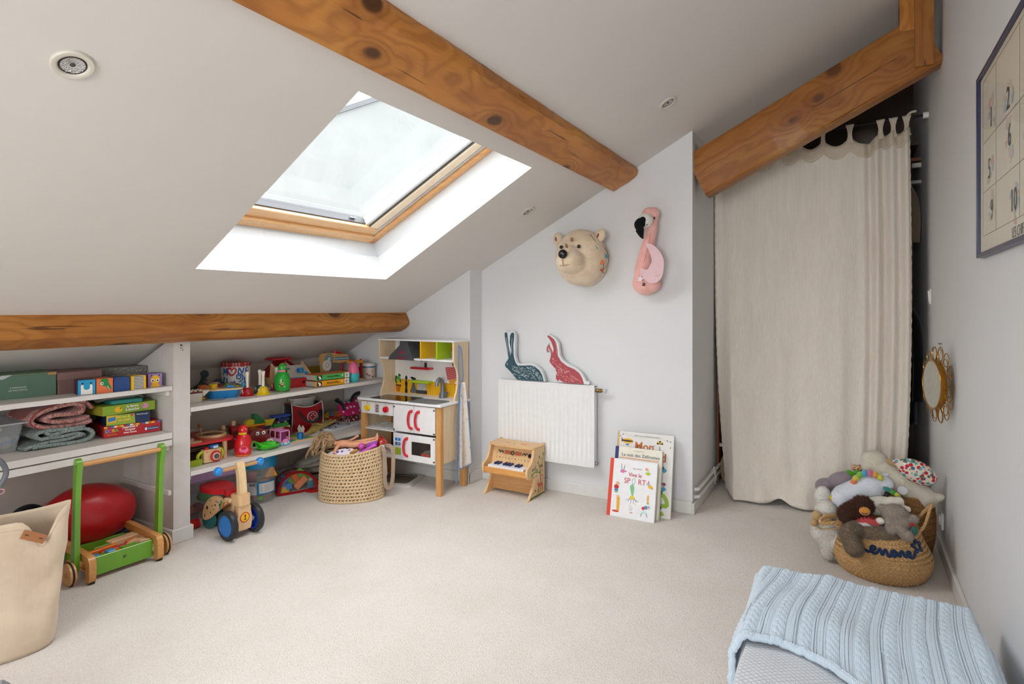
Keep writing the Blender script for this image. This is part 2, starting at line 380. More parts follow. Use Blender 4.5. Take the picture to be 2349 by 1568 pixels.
# rear wall (behind the camera) with an unseen window opening added for fill light
w = MB()
for x0, x1, z0, z1 in ((-3.42, -1.0, 0, 2.9), (.2, .44, 0, 2.9), (-1.0, .2, 0, .72), (-1.0, .2, 1.88, 2.9)): w.box(((x0+x1)/2, -2.05, (z0+z1)/2), (x1-x0, .08, z1-z0))
struct(w.build('wall_rear', M_WALL, smooth=0))
r2 = thing('window_fill_2', '', ''); 
for k in ('label', 'category'): del r2[k]
struct(r2)
w = MB()
for x in (-.96, -.40, .16): w.box((x, -2.03, 1.30), (.07, .06, 1.16))
for z in (.75, 1.85): w.box((-.40, -2.03, z), (1.2, .06, .07))
w.build('window_frame', M_WHITE, r2, smooth=0)
# partition between the two shelf bays
p = MB(); p.prism([(-3.26, 0), (-2.80, 0), (-2.80, .99), (-3.26, zc(-3.26))], 1.61, 1.692, 'xz'); PT = struct(p.build('partition', C('#d3cfca', .5), smooth=0))
p = MB()
for q in ((.947, .010), (.935, .006), (.925, .004), (.951, .005)): p.box((-2.799, 1.652+random.uniform(-.008, .008), q[0]), (.003, q[1], .004))
p.build('screw_marks', C('#4a4440', .6), PT, smooth=0)
# baseboards
def board(name, a, b, h=.068, t=.012, n=(0, -1), z=0):
    a, b = V((*a, 0)), V((*b, 0)); nn = V((*n, 0))*t
    poly = [a, b, b+nn, a+nn]; m = MB(); m.prism([(q.x, q.y) for q in poly], z, z+h); o = m.build(name, M_TRIM, smooth=0)
    bv = o.modifiers.new('edge', 'BEVEL'); bv.width = .003; bv.segments = 1; return struct(o)
board('baseboard_back', (-2.12, 3.27), (-.745, 3.27)); board('baseboard_recess', (-.745, 3.258), (-.745, 3.955), n=(1, 0), h=.06)
board('baseboard_chimney', (-3.2, 3.13), (-2.108, 3.13)); board('baseboard_chimney.001', (-2.12, 3.118), (-2.12, 3.258), n=(1, 0))
board('baseboard_right', (.37, -1.9), (.37, 4.4), n=(-1, 0), t=.014, h=.065)
board('baseboard_partition', (-2.80, 1.598), (-2.80, 1.704), n=(1, 0)); board('baseboard_partition.001', (-3.25, 1.61), (-2.80, 1.61), n=(0, -1)); board('baseboard_partition.002', (-3.25, 1.692), (-2.80, 1.692), n=(0, 1))
board('baseboard_knee', (-3.25, -1.9), (-3.25, 1.598), n=(1, 0)); board('baseboard_knee.001', (-3.25, 1.704), (-3.25, 3.1), n=(1, 0))
# panel boards on the knee wall (vertical joints)
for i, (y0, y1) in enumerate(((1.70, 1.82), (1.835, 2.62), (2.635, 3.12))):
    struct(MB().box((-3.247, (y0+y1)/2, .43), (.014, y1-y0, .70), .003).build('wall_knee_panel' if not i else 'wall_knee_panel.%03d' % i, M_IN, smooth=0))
# unseen second skylight behind the camera, added to even the light
w = MB(); pts = [V((x, y, zc(x))) for x, y in OP2]; up_ = [q+V((0, 0, .25)) for q in pts]
w.ring([pts, up_], cap0=False, cap1=False)
w3 = thing('window_fill_3', '', '')
for k in ('label', 'category'): del w3[k]
struct(w3); w.build('window_reveal', C('#dcdfe1', .35), w3, smooth=0)
w = MB(); c3 = sum(up_, V())/4; w.ring([up_, [q+(c3-q)*.10 for q in up_], [q+(c3-q)*.10+V((0, 0, .05)) for q in up_], [q+V((0, 0, .05)) for q in up_]], cap0=False, cap1=False, closed_v=True); w.build('window_frame', C('#e0bd90', .4), w3, smooth=0)
# ---------------------------------------------------------------- skylight
w1 = thing('window_1', '', '')
for k in ('label', 'category'): del w1[k]
struct(w1)
SL = math.atan(.526); NU = V((-sin(SL), 0, cos(SL)))            # outward normal of the roof
A = [V((x, y, zc(x))) for x, y in OP]                            # opening at the ceiling
dz = .25; FX0, FX1, FY0, FY1 = -2.362, -1.322, 1.36, 2.505       # liner at the frame
Bp = [V((FX1, FY0, zc(FX1)+dz)), V((FX1, FY1, zc(FX1)+dz)), V((FX0, FY1, zc(FX0)+dz)), V((FX0, FY0, zc(FX0)+dz))]
mid = [a.lerp(b, .62) for a, b in zip(A, Bp)]
w = MB(); w.ring([A, mid], cap0=False, cap1=False); w.build('window_reveal', C('#dcdfe1', .35), w1, smooth=0, fix=False)
ctr = sum(mid, V())/4
m2 = [q+(ctr-q).normalized()*-.006 for q in mid]
w = MB(); w.ring([m2, Bp], cap0=False, cap1=False); w.build('window_lining', C('#cdd2d5', .35), w1, smooth=0, fix=False)
w = MB(); w.ring([mid, m2], cap0=False, cap1=False); w.build('lining_groove', C('#8f9698', .5), w1, smooth=0, fix=False)
ORG = V((-1.842, 1.932, zc(-1.842)+dz)); FM = Mx.Translation(ORG) @ Mx.Rotation(-SL, 4, 'Y')   # frame plane: local x up-slope, y along, z outward
hx, hy = 1.04/cos(SL)/2, (FY1-FY0)/2
def fr(name, x0, x1, y0, y1, z0, z1, mat):
    m = MB(); m.M = FM; m.box(((x0+x1)/2, (y0+y1)/2, (z0+z1)/2), (x1-x0, y1-y0, z1-z0), .003); return m.build(name, mat, w1, smooth=0)
PINE = WOOD('#e8bf8d', '#d3a06a', 'y', 1.2, .35); PINEX = WOOD('#e3b27a', '#c98f55', 'x', 1.2, .35); PALE = WOOD('#f0dfc6', '#e6cfae', 'x', 1.2, .3)
fr('frame_rail', -hx, -hx+.055, -hy, hy, -.004, .05, PINE); fr('frame_rail', -hx+.055, -hx+.115, -hy+.06, hy-.05, .012, .07, PINE)
fr('frame_rail', hx-.10, hx, -hy, hy, -.004, .06, PINE)
fr('frame_stile', -hx, hx, hy-.045, hy, -.004, .05, PINEX); fr('frame_stile', -hx, hx, hy-.062, hy-.045, .010, .06, C('#c5cbcf', .3, .6))
fr('frame_stile', -hx+.06, hx, hy-.122, hy-.062, .016, .07, PALE); fr('frame_stile', -hx+.06, hx, hy-.155, hy-.128, .03, .075, C('#eceeee', .3))
fr('frame_gasket', -hx+.06, hx, hy-.130, hy-.122, .022, .07, C('#4a4a4a', .5))
fr('frame_stile', -hx, hx, -hy, -hy+.07, -.004, .06, PINEX)
fr('frame_gasket', -hx+.115, -hx+.121, -hy+.07, hy-.155, .03, .08, C('#3f4042', .5))
m = MB(); m.M = FM; m.box((.06, -.04, .085), (2*hx-.16, 2*hy-.22, .006)); m.build('window_glass', GLASS(), w1, smooth=0)
m = MB(); m.M = FM; m.cyl((-hx+.128, hy-.25, .05), (-hx+.128, hy-.235, .05), .006).box((-hx+.128, hy-.262, .05), (.008, .02, .006)); m.build('window_latch', C('#8d9296', .3, .9), w1)

# ---------------------------------------------------------------- neighbour gable, beams, shelves, lights
n = NT('darkened_render'); n.base(n.ramp(n.noise(n.co(), .8, 5, .65), [(.3, lin('#646664')), (.7, lin('#6e706e'))])); n.set(Roughness=.9)  # white wall, its colour darkened to hold down the outdoor glare
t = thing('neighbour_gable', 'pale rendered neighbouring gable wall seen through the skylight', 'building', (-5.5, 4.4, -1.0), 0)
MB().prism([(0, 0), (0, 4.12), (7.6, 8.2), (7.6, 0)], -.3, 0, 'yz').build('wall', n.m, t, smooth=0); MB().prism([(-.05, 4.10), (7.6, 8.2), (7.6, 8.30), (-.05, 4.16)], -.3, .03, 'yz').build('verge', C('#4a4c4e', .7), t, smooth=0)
def loft_beam(name, p0, p1, sec, mat, jit=.006, n=90, seed=0, edge=None):
    """sec: list of (a, b) in the local frame (a across, b up); irregular hewn edges from noise"""
    p0, p1 = V(p0), V(p1); L = (p1-p0).length; ux = (p1-p0).normalized(); uy = (V((0, 1, 0)) if abs(ux.z) > .95 else V((0, 0, 1)).cross(ux)).normalized(); uz = ux.cross(uy)
    m = MB(); loops = []
    for i in range(n+1):
        s = L*i/n; lp = []
        for k, (a, b) in enumerate(sec):
            j = jit*(noise.noise(V((s*5+seed, k*3.1, 0)))+.6*noise.noise(V((s*17+seed, k*5.3, 1))))
            q = (edge or {}).get(k, 1.)
            lp.append((s, a+j*q, b+j*q*.6))
        loops.append(lp)
    m.ring(loops)
    o = m.build(name, mat, smooth=28)
    o.matrix_world = Mx(((ux.x, uy.x, uz.x, p0.x), (ux.y, uy.y, uz.y, p0.y), (ux.z, uy.z, uz.z, p0.z), (0, 0, 0, 1)))
    return struct(o)
cs, sn = cos(SL), sin(SL)
def slope_sec(pts, x0):   # (u up-slope, d below the ceiling) -> offsets (across = -X side positive because beams run along +Y)
    return [(-(u*cs+d*sn), u*sn-d*cs) for u, d in pts]
M_B1 = BEAM('varnished_purlin', (0, 0, 0), 3.1); M_B2 = BEAM('varnished_wall_plate', (0, 0, 0), 8.4, .25); M_B3 = BEAM('varnished_rafter', (0, 0, 0), 5.7, .5)
xr = -1.225
loft_beam('beam_purlin', (xr, -1.9, zc(xr)), (xr, 3.262, zc(xr)),
          slope_sec([(0, -.02), (0, .032), (.006, .044), (.05, .048), (.11, .048), (.155, .046), (.172, .040), (.186, .018), (.190, -.02)], xr), M_B1, .0055, 150, 2, {1: 1.9, 2: 1.4, 0: .2, 8: .2, 3: .3, 4: .3})
xl = -2.65
loft_beam('beam_wall_plate', (xl, -1.9, zc(xl)), (xl, 3.122, zc(xl)),
          slope_sec([(0, -.03), (0.002, .05), (-.003, .080), (-.014, .092), (-.05, .096), (-.10, .094), (-.122, .085), (-.13, .05), (-.13, -.03)], xl), M_B2, .004, 150, 5, {0: .2, 8: .2})
# trimmer rafter across the closet front
pr0, pr1 = V((-.738, 3.30, 1.862)), V((.322, 3.30, 1.862+1.060*.489))
loft_beam('beam_rafter', pr0, pr1, [(-.0, -.120), (.01, -.132), (.06, -.134), (.11, -.13), (.12, -.12), (.12, .12), (.11, .128), (.02, .128), (.004, .122), (-.002, .10), (.001, 0)], M_B3, .0045, 60, 9)
loft_beam('beam_post', (.300, 3.29, 2.245), (.300, 3.29, 2.72), [(-.012, -.036), (.08, -.036), (.08, .036), (-.012, .036)], M_B3, .002, 14, 4)
loft_beam('beam_block', (.236, 3.30, 2.43), (.236, 3.30, 2.70), [(.0, -.030), (.08, -.030), (.08, .030), (.0, .030)], M_B1, .002, 10, 6)
# ---------------------------------------------------------------- shelves (boards resting on cleats)
def shelf(label, y0, y1, z, x0, x1, th, skew=0., cleats=(), two=False):
    t = thing('shelf', label, 'shelf', (0, 0, 0), group='built-in shelves under the slope')
    m = MB(); m.prism([(x0, y0), (x1, y0), (x1+skew, y1), (x0, y1)], z-th, z); m.build('board', M_SHELF, t, smooth=0)
    if two:
        m = MB(); m.prism([(x0, y0), (x1, y0), (x1+skew, y1), (x0, y1)], z-.062, z-th-.006); m.build('board', M_SHELF, t, smooth=0)
    for (yc, zz) in cleats: MB().box(((x0+x1)/2-.012, yc, zz), (x1-x0-.02, .016, .022), .002).build('cleat', M_SHELF, t, smooth=0)
    return t
shelf('white upper shelf of the left bay, with the green box and cubes', -1.8, 1.606, .755, -3.245, -2.802, .02, cleats=[(1.60, .720)])
shelf('white lower shelf of the left bay, doubled board with blankets and games', -1.8, 1.606, .534, -3.245, -2.802, .028, cleats=[(1.60, .458)], two=True)
shelf('white upper shelf of the right bay, with bells and books', 1.695, 3.122, .640, -3.24, -2.80, .022, cleats=[(1.703, .605)])
shelf('white middle shelf of the right bay, with wooden toys', 1.695, 3.118, .325, -3.24, -2.80, .022, skew=.02, cleats=[(1.703, .290)])
o = MB().box((-3.03, 1.60, .245), (.44, .016, .024), .002).build('shelf_cleat', M_SHELF, smooth=0); tag(o, 'bare white cleat on the partition, low beside the red ball', 'cleat')
# ---------------------------------------------------------------- recessed spotlights
def spot(loc, label, tilt=(0, 0)):
    tilt = (0, 0)
    t = thing('ceiling_spotlight', label, 'light', loc, rot=(0, -SL, 0), group='recessed ceiling spotlights')
    m = MB(); m.lathe([(.043, .001), (.0435, -.003), (.041, -.006), (.033, -.0068), (.0295, -.0050), (.0275, -.0008), (.0275, .001)], 36); m.build('trim_ring', C('#cfc9bd', .4), t)
    m = MB(); m.M = rotm((tilt[0], tilt[1], 0)); m.lathe([(.0275, -.0010), (.0268, -.0032), (.0245, -.0036), (.0240, -.0008)], 32); m.build('lamp_holder', C('#35322c', .4, .5), t)
    b = MB(); b.M = rotm((tilt[0], tilt[1], 0)); b.lathe([(.0245, -.0030), (.020, -.0018), (.012, -.0010), (.006, -.0007), (.0, -.0006)], 32)
    tt = NT('facetted_reflector') if 'refl' not in _mc else None
    if tt:
        tt.set(Base_Color=(.75, .76, .77, 1), Metallic=.9, Roughness=.2); w_ = tt.n('TexVoronoi'); w_.inputs['Scale'].default_value = 300; tt.l(tt.co(), w_.inputs['Vector']); tt.bump(w_.outputs['Distance'], .003, .8); _mc['refl'] = tt.m
    b.build('reflector', _mc['refl'], t)
    MB().ell((0, 0, -.0015), (.006, .006, .0022), 12).build('bulb', C('#4a4a48', .15, .3), t)
spot((-1.542, .656, zc(-1.542)-.001), 'white round recessed spotlight on the slope left of the skylight', (.12, -.2))
spot((-.745, 2.768, zc(-.745)-.001), 'white round recessed spotlight high on the slope near the rafter', (0, .1))
spot((-1.561, 2.882, zc(-1.561)-.001), 'small recessed spotlight between skylight and bear head', (0, .1))

# ================================================================ left bay: boxes, games, blankets
def dec(par, name, poly, y, mat, t=.0007): return MB().prism(poly, y-t, y, 'xz').build(name, mat, par, smooth=0)
def bx(name, label, cat, loc, d, mat, rz=90, bev=.0015, group=None, part='carton'):
    """carton, origin at the middle of its front bottom edge, front facing -Y"""
    t = thing(name, label, cat, loc, rz, group); MB().box((0, d[1]/2, d[2]/2), d, bev).build(part, mat, t, smooth=0); return t
K = C('#15161a', .5); WH = C('#f1efe9', .5)
t = bx('storage_box', 'sage green cardboard box with white lettering on the upper left shelf', 'box', (-2.958, 1.045, .755), (.30, .24, .094), C('#5c7a66', .55), 87)
MB().box((0, .12, .0965), (.302, .242, .005), .001).build('lid', C('#6b7f63', .55), t, smooth=0)
dec(t, 'tape', [(-.03, .083), (.0, .0985), (-.035, .0985), (-.058, .083)], -.0012, C('#b9bfc0', .4)); dec(t, 'tape', [(.118, .088), (.15, .088), (.15, .0985), (.122, .0985)], -.0012, C('#b98a55', .5))
txt('COMPAGNIE', .0095, (.018, -.001, .045), FRONT, C('#cfd6cf', .5), t); txt('DE PROVENCE', .0095, (.018, -.001, .034), FRONT, C('#cfd6cf', .5), t)
t = bx('shoe_box', 'dusty mauve lidded shoe box behind the animal cubes', 'box', (-2.945, 1.282, .755), (.165, .26, .088), C('#7d5f5a', .6), 89)
MB().box((0, .13, .078), (.169, .266, .03), .001).build('lid', C('#8a6a65', .6), t, smooth=0)
pt = NT('paisley_paper'); v_ = pt.n('TexVoronoi', _feature='DISTANCE_TO_EDGE'); v_.inputs['Scale'].default_value = 70; pt.l(pt.co(), v_.inputs['Vector'])
pt.base(pt.ramp(v_.outputs[0], [(.03, lin('#8a8781')), (.10, lin('#4b4a4c')), (.22, lin('#9a958d'))])); pt.set(Roughness=.6)
t = bx('patterned_box', 'grey paisley lidded box at the back of the upper left shelf', 'box', (-3.02, 1.49, .755), (.225, .2, .075), pt.m, 90)
MB().box((0, .1, .075), (.232, .207, .028), .001).build('lid', pt.m, t, smooth=0)
# five picture cubes in a row
CG = 'picture cubes on the upper left shelf'
def cube(y, x, label, side, front, rz=90, s=.064):
    t = bx('picture_cube', label, 'toy cube', (x, y, .755), (s, s, s), C(side, .45), rz, .002, CG, 'cube')
    dec(t, 'picture', rrect(-s/2+.001, .001, s/2-.001, s-.001, .002), -.0, C(front, .4)); return t
t = cube(1.262, -2.842, 'picture cube with a woolly white animal on bright blue', '#3d2c40', '#1f9bcc', 78)
zig = [(-.02, .0015)]+[(-.02-.0015*(i % 2), .0015+i*.003) for i in range(1, 12)]+[(-.018, .045), (-.012, .045), (-.011, .026), (-.005, .021), (.005, .021), (.011, .026), (.012, .045), (.018, .045)]+[(.02+.0015*(i % 2), .0345-i*.003) for i in range(11)]+[(.02, .0015)]
dec(t, 'woolly_animal', zig, -.0008, WH); [dec(t, 'ear_tip', circ(x, .047, .004, .005, 12), -.0008, K) for x in (-.015, .015)]
t = cube(1.328, -2.832, 'picture cube with a green crocodile head on orange', '#c8602f', '#e8794a', 84)
dec(t, 'crocodile', [(-.014, .062), (-.016, .05), (-.021, .045), (-.018, .036), (-.008, .033), (.004, .028), (.014, .012), (.017, .016), (.010, .03), (.02, .016), (.026, .014), (.022, .028), (.014, .045), (.012, .062)], -.0008, C('#23894a', .45))
dec(t, 'eye', circ(-.012, .042, .0065), -.0016, WH); dec(t, 'pupil', circ(-.011, .042, .003), -.0024, K); dec(t, 'teeth', [(.0085, .029), (.0155, .015), (.017, .017), (.0105, .030)], -.0016, WH)
t = cube(1.394, -2.822, 'plain navy blue cube in the row of picture cubes', '#22396b', '#2a4a86', 87)
t = cube(1.461, -2.815, 'picture cube with black and white zebra stripes on yellow', '#c7a01d', '#f2c01e', 90)
dec(t, 'zebra', [(-.022, .0015), (.020, .0015), (.020, .062), (-.022, .062)], -.0008, WH)
for i in range(9): dec(t, 'stripe', [(-.022, .005+i*.0066), (.020, .004+i*.0066), (.020, .0068+i*.0066), (-.022, .0083+i*.0066)], -.0016, K)
t = cube(1.548, -2.842, 'picture cube with a yellow bee face on lilac', '#6d5690', '#a284bd', 88)
dec(t, 'bee_face', circ(.0, .034, .021, .021, 24)+[], -.0008, C('#f0b823', .45)); dec(t, 'bee_chin', [(-.02, .0015), (.02, .0015), (.02, .008), (.012, .016), (-.012, .016), (-.02, .008)], -.0008, C('#f0b823', .45))
for x in (-.012, .010): dec(t, 'eye', circ(x, .032, .0078), -.0016, WH); dec(t, 'pupil', circ(x, .031, .0038), -.0024, K)
for x in (-.018, .016): dec(t, 'antenna', [(x, .05), (x+.002, .05), (x+.005, .058), (x-.001, .058)], -.0008, K)
# ---- lower left shelf
t = thing('clear_bin', 'clear plastic bin of bits at the left end of the lower shelf', 'bin', (-2.965, .94, .534), 90)
CP = CLEAR('#c9ced2', .28); m = MB()
def ringbox(m, w0, d0, w1, d1, z0, z1, r=.012):
    a = [(x, y, z0) for x, y in rrect(-w0/2, -d0/2, w0/2, d0/2, r)]; b = [(x, y, z1) for x, y in rrect(-w1/2, -d1/2, w1/2, d1/2, r)]
    return m.ring([a, b], cap1=False)
m.at((0, .13, 0)); ringbox(m, .26, .22, .30, .26, .002, .122); m.build('bin', CP, t, solid=.002)
m = MB().at((0, .13, 0)); a = [(x, y, .122) for x, y in rrect(-.15, -.13, .15, .13, .012)]; b = [(x, y, .122) for x, y in rrect(-.164, -.144, .164, .144, .014)]; c_ = [(x, y, .116) for x, y, _ in b]
m.ring([a, b, c_], cap0=False, cap1=False); m.build('rim', CLEAR('#d5d9dc', .5), t, solid=.0015)
o = MB().box((0, 0, .025), (.09, .05, .05), .006).build('paper_packet', C('#c9c3b5', .8), smooth=0, loc=(-3.07, 1.03, .539), rot=(0, 0, 1.3)); tag(o, 'small white packet inside the clear bin', 'packet')
o = MB().prism([(-.05, 0), (.03, 0), (.03, .05), (.012, .066), (.0, .052), (-.02, .072), (-.05, .06)], -.012, .012, 'xz').build('foam_shape', C('#c2584c', .7), smooth=0, loc=(-2.998, .985, .539), rot=(0, 0, R(80))); tag(o, 'coral red cut-out foam shape inside the clear bin', 'toy')
t = bx('jotter_box', 'yellow topped small case inside the clear bin', 'box', (-3.055, .99, .540), (.10, .07, .075), C('#8e8a78', .6), 86); MB().box((0, .035, .081), (.108, .076, .012), .003).build('lid', C('#cdbb74', .45), t, smooth=0)
o = MB().tube([(0, -.05, .0), (.01, 0, .012), (0, .05, .02)], .004, 8).build('pencil', C('#3f76b5', .4), loc=(-3.01, 1.035, .56)); tag(o, 'blue pencil lying inside the clear bin', 'pencil')
# folded quilt: a rolled, layered printed cloth
q = NT('red_block_print'); n1 = q.noise(q.co(), 85, 4, .65, 1.0); v_ = q.n('TexVoronoi'); v_.inputs['Scale'].default_value = 60; q.l(q.co(), v_.inputs['Vector'])
q.base(q.mix(.55, q.ramp(n1, [(.45, lin('#9c4a46')), (.56, lin('#d7bdb2'))]), q.ramp(v_.outputs['Distance'], [(.3, lin('#8c3f3d')), (.5, lin('#b98079'))]))); q.set(Roughness=.95, Sheen_Weight=.2)
QP = FAB('#9a4744', 600)
def fold(name, mat, pts, width, th, n=7, wob=.004, seed=0, parent=None, k=18):
    """one sheet following a folded section (y,z) extruded along x"""
    sp = [(p.x, p.y) for p in spline([(a, b, 0) for a, b in pts], n)]; L = len(sp)-1; m = MB()
    def fn(u, v):
        a, b = sp[min(L, round(v*L))]; x = (u-.5)*width; w = wob*noise.noise(V((x*18+seed, v*9, seed)))
        return (x, a+w*.6+.002*sin(x*40+seed), b+w)
    m.grid(fn, k, L); return m.build(name, mat, parent, smooth=180, solid=th, soff=0)
t = thing('folded_quilt', 'folded dark red block-print quilt on the pale knit blanket', 'quilt', (-2.945, 1.215, .609), 90)
# spiral section runs along local x here: use a fold whose section is in local x (front view)
sec = [(-.13, .015), (-.06, .004), (.03, .006), (.10, .022), (.128, .045), (.10, .072), (.04, .092), (-.04, .098), (-.09, .085), (-.085, .062), (-.03, .055), (.04, .056), (.075, .046), (.04, .032), (-.04, .026), (-.12, .032)]
fo = fold('quilt_layers', q.m, sec, .22, .016, 6, .006, 3, t); fo.rotation_euler = (0, 0, R(90)); fo.location = (0, .11, 0); fo.scale = (1, .86, 1)
fo = fold('quilt_lining', QP, [(.02, .106), (.10, .082), (.134, .048), (.108, .015), (.03, -.001)], .223, .005, 6, .003, 8, t); fo.rotation_euler = (0, 0, R(90)); fo.location = (0, .11, 0); fo.scale = (1, .86, 1)
fo = fold('quilt_layers', q.m, [(-.14, .075), (-.10, .108), (-.03, .114), (.03, .104)], .20, .012, 6, .006, 12, t); fo.rotation_euler = (0, 0, R(90)); fo.location = (0, .10, -.004); fo.scale = (1, .86, 1)
kn = NT('sage_rib_knit'); wv = kn.n('TexWave', _wave_type='BANDS', _bands_direction='X'); wv.inputs['Scale'].default_value = 55; wv.inputs['Distortion'].default_value = 1.5; kn.l(kn.co(), wv.inputs['Vector'])
vo = kn.n('TexVoronoi'); vo.inputs['Scale'].default_value = 120; kn.l(kn.co(), vo.inputs['Vector']); kn.set(Roughness=1, Sheen_Weight=.3)
kn.base(kn.mix(kn.math('MULTIPLY', vo.outputs['Distance'], .9), lin('#a3b0ab'), lin('#5f6d6a'))); kn.bump(kn.math('ADD', wv.outputs[0], kn.math('MULTIPLY', vo.outputs['Distance'], -1)), .006, .9)
t = thing('knit_blanket', 'folded pale sage knitted blanket under the red quilt', 'blanket', (-2.925, 1.205, .536), 90)
sec = [(.10, .012), (.0, .008), (-.09, .010), (-.122, .03), (-.10, .056), (-.03, .060), (.03, .055), (.05, .062), (.04, .072), (-.02, .070), (-.09, .068)]
fo = fold('knit_layers', kn.m, sec, .20, .014, 6, .004, 5, t); fo.rotation_euler = (0, 0, R(90)); fo.location = (0, .10, 0)
fo = fold('knit_layers', kn.m, [(.13, .008), (.05, .022), (-.03, .024), (-.085, .032), (-.05, .044), (.02, .040), (.075, .042), (.09, .062), (.05, .076), (.0, .068)], .19, .013, 6, .004, 9, t); fo.rotation_euler = (0, 0, R(90)); fo.location = (0, .10, 0)
# stacked games
t = bx('game_box', 'red game box with a multicoloured border, lowest of the stack', 'game box', (-2.905, 1.482, .536), (.232, .24, .052), C('#b5252c', .4), 79, .001, 'stacked game boxes on the lower left shelf')
for i in range(18): dec(t, 'border_square', [(-.115+i*.0128, .0425), (-.1025+i*.0128, .0425), (-.1025+i*.0128, .0515), (-.115+i*.0128, .0515)], -.0002, C(('#e0b42c', '#3c6fb0', '#d97a2c', '#b5252c', '#f0d9a0')[(i*3) % 5], .4))
txt("J'apprends à", .0125, (-.012, -.001, .0385), FRONT, WH, t, bold=.0003); txt('compter', .0125, (-.012, -.001, .027), FRONT, WH, t, bold=.0003); txt('avec Dora', .0125, (-.012, -.001, .0145), FRONT, WH, t, bold=.0003)
dec(t, 'logo_plate', rrect(.048, .012, .108, .026, .002), -.0003, C('#1d3f76', .4)); dec(t, 'logo_mark', rrect(.049, .013, .058, .025, .002), -.0011, WH); txt('Clementoni', .0095, (.084, -.0014, .019), FRONT, WH, t)
for i, (ch, co) in enumerate(zip('DORA', ('#39b4c9', '#d85aa0', '#e8b52e', '#6cb04a'))): txt(ch, .021, (-.103+i*.0125, -.001, .029), FRONT, C(co, .4), t, bold=.0006)
txt('Exploratrice', .008, (-.084, -.001, .013), FRONT, C('#e8b52e', .4), t)
t = bx('game_box', 'navy and lime game box in the middle of the stack', 'game box', (-2.908, 1.464, .589), (.175, .21, .048), C('#1d2f55', .4), 76, .001, 'stacked game boxes on the lower left shelf')
dec(t, 'lime_panel', [(-.087, .001), (.027, .001), (.024, .047), (-.087, .047)], -.0002, C('#94ab3a', .4)); dec(t, 'yellow_panel', [(-.086, .012), (-.05, .012), (-.043, .046), (-.086, .046)], -.0008, C('#e2b52b', .4))
dec(t, 'blue_badge', [(-.081, .018), (-.052, .022), (-.051, .040), (-.080, .036)], -.0016, C('#2f7fc0', .4)); txt('Maman &', .0135, (-.022, -.0018, .036), FRONT, C('#f1d34c', .4), t, shear=.2, bold=.0003); txt('ses petits', .0135, (-.018, -.0018, .022), FRONT, C('#f1d34c', .4), t, shear=.2, bold=.0003)
txt('Ravensburger', .0085, (.056, -.001, .040), FRONT, WH, t); dec(t, 'red_badge', circ(.013, .041, .005), -.001, C('#c9302f', .4))
t = bx('game_box', 'lime green farm game box on top of the stack', 'game box', (-2.918, 1.475, .638), (.232, .24, .043), C('#8fae35', .4), 91, .001, 'stacked game boxes on the lower left shelf')
txt('la ferme', .016, (.012, -.001, .031), FRONT, WH, t, bold=.0004); txt('à toucher', .016, (.012, -.001, .016), FRONT, WH, t, bold=.0004)
dec(t, 'chick', circ(-.05, .022, .017, .013)+[], -.0003, C('#f0c026', .4)); dec(t, 'chick_eye', circ(-.042, .027, .0028), -.0011, K); dec(t, 'pig', circ(.068, .023, .016, .013), -.0003, C('#dd9bb0', .4)); dec(t, 'pig_eye', circ(.058, .025, .002), -.0011, K)
m = MB().box((-.1165, .12, .0215), (.0012, .236, .041)); m.build('side_panel', C('#a09a2f', .4), t, smooth=0)
o = MB().box((0, 0, .009), (.13, .10, .018), .002).build('board_book', C('#2f8a86', .45), smooth=0, loc=(-2.975, 1.472, .6825), rot=(0, 0, R(84))); tag(o, 'small teal board book lying on the lime game box', 'book')
o = MB().grid(lambda u, v: ((u-.5)*.2, (v-.5)*.15, .030+.012*noise.noise(V((u*4, v*4, 2)))-.05*max(0, abs(u-.5)-.33)-.05*max(0, abs(v-.5)-.3)), 20, 16).build('white_cloth', FAB('#b9b5ad', 500), smooth=180, solid=.002, loc=(-3.06, 1.475, .682), rot=(0, 0, R(86))); tag(o, 'crumpled white cloth behind the teal book on the games', 'cloth')

# ================================================================ left bay floor
G_ = C('#6aa329', .3, coat=.4); BW = WOOD('#dca76c', '#c48a4e', 'y', 1.4, .35)
t = thing('push_walker', 'green and natural wood push-along walker full of blocks', 'baby walker', (-2.70, 1.34, 0), 88)
m = MB().box((0, .006, .056), (.236, .012, .076), .002); m.build('front_panel', G_, t, smooth=0)
MB().box((0, .255, .05), (.236, .012, .05), .002).build('rear_panel', G_, t, smooth=0); MB().box((0, .13, .024), (.236, .24, .008)).build('tray_floor', BW, t, smooth=0)
txt('P', .014, (.0, -.0006, .058), FRONT, K, t, 'emblem', shear=.3); MB().torus((.004, -.0005, .062), .006, .0007, 16, 4, (R(90), 0, 0)).build('emblem', K, t)
side = s2([(-.035, .0), (-.040, .045), (-.036, .082), (-.018, .100), (.02, .103), (.12, .108), (.25, .112), (.27, .098), (.24, .083), (.10, .078), (.02, .07), (-.004, .05), (-.006, .0)], 4)
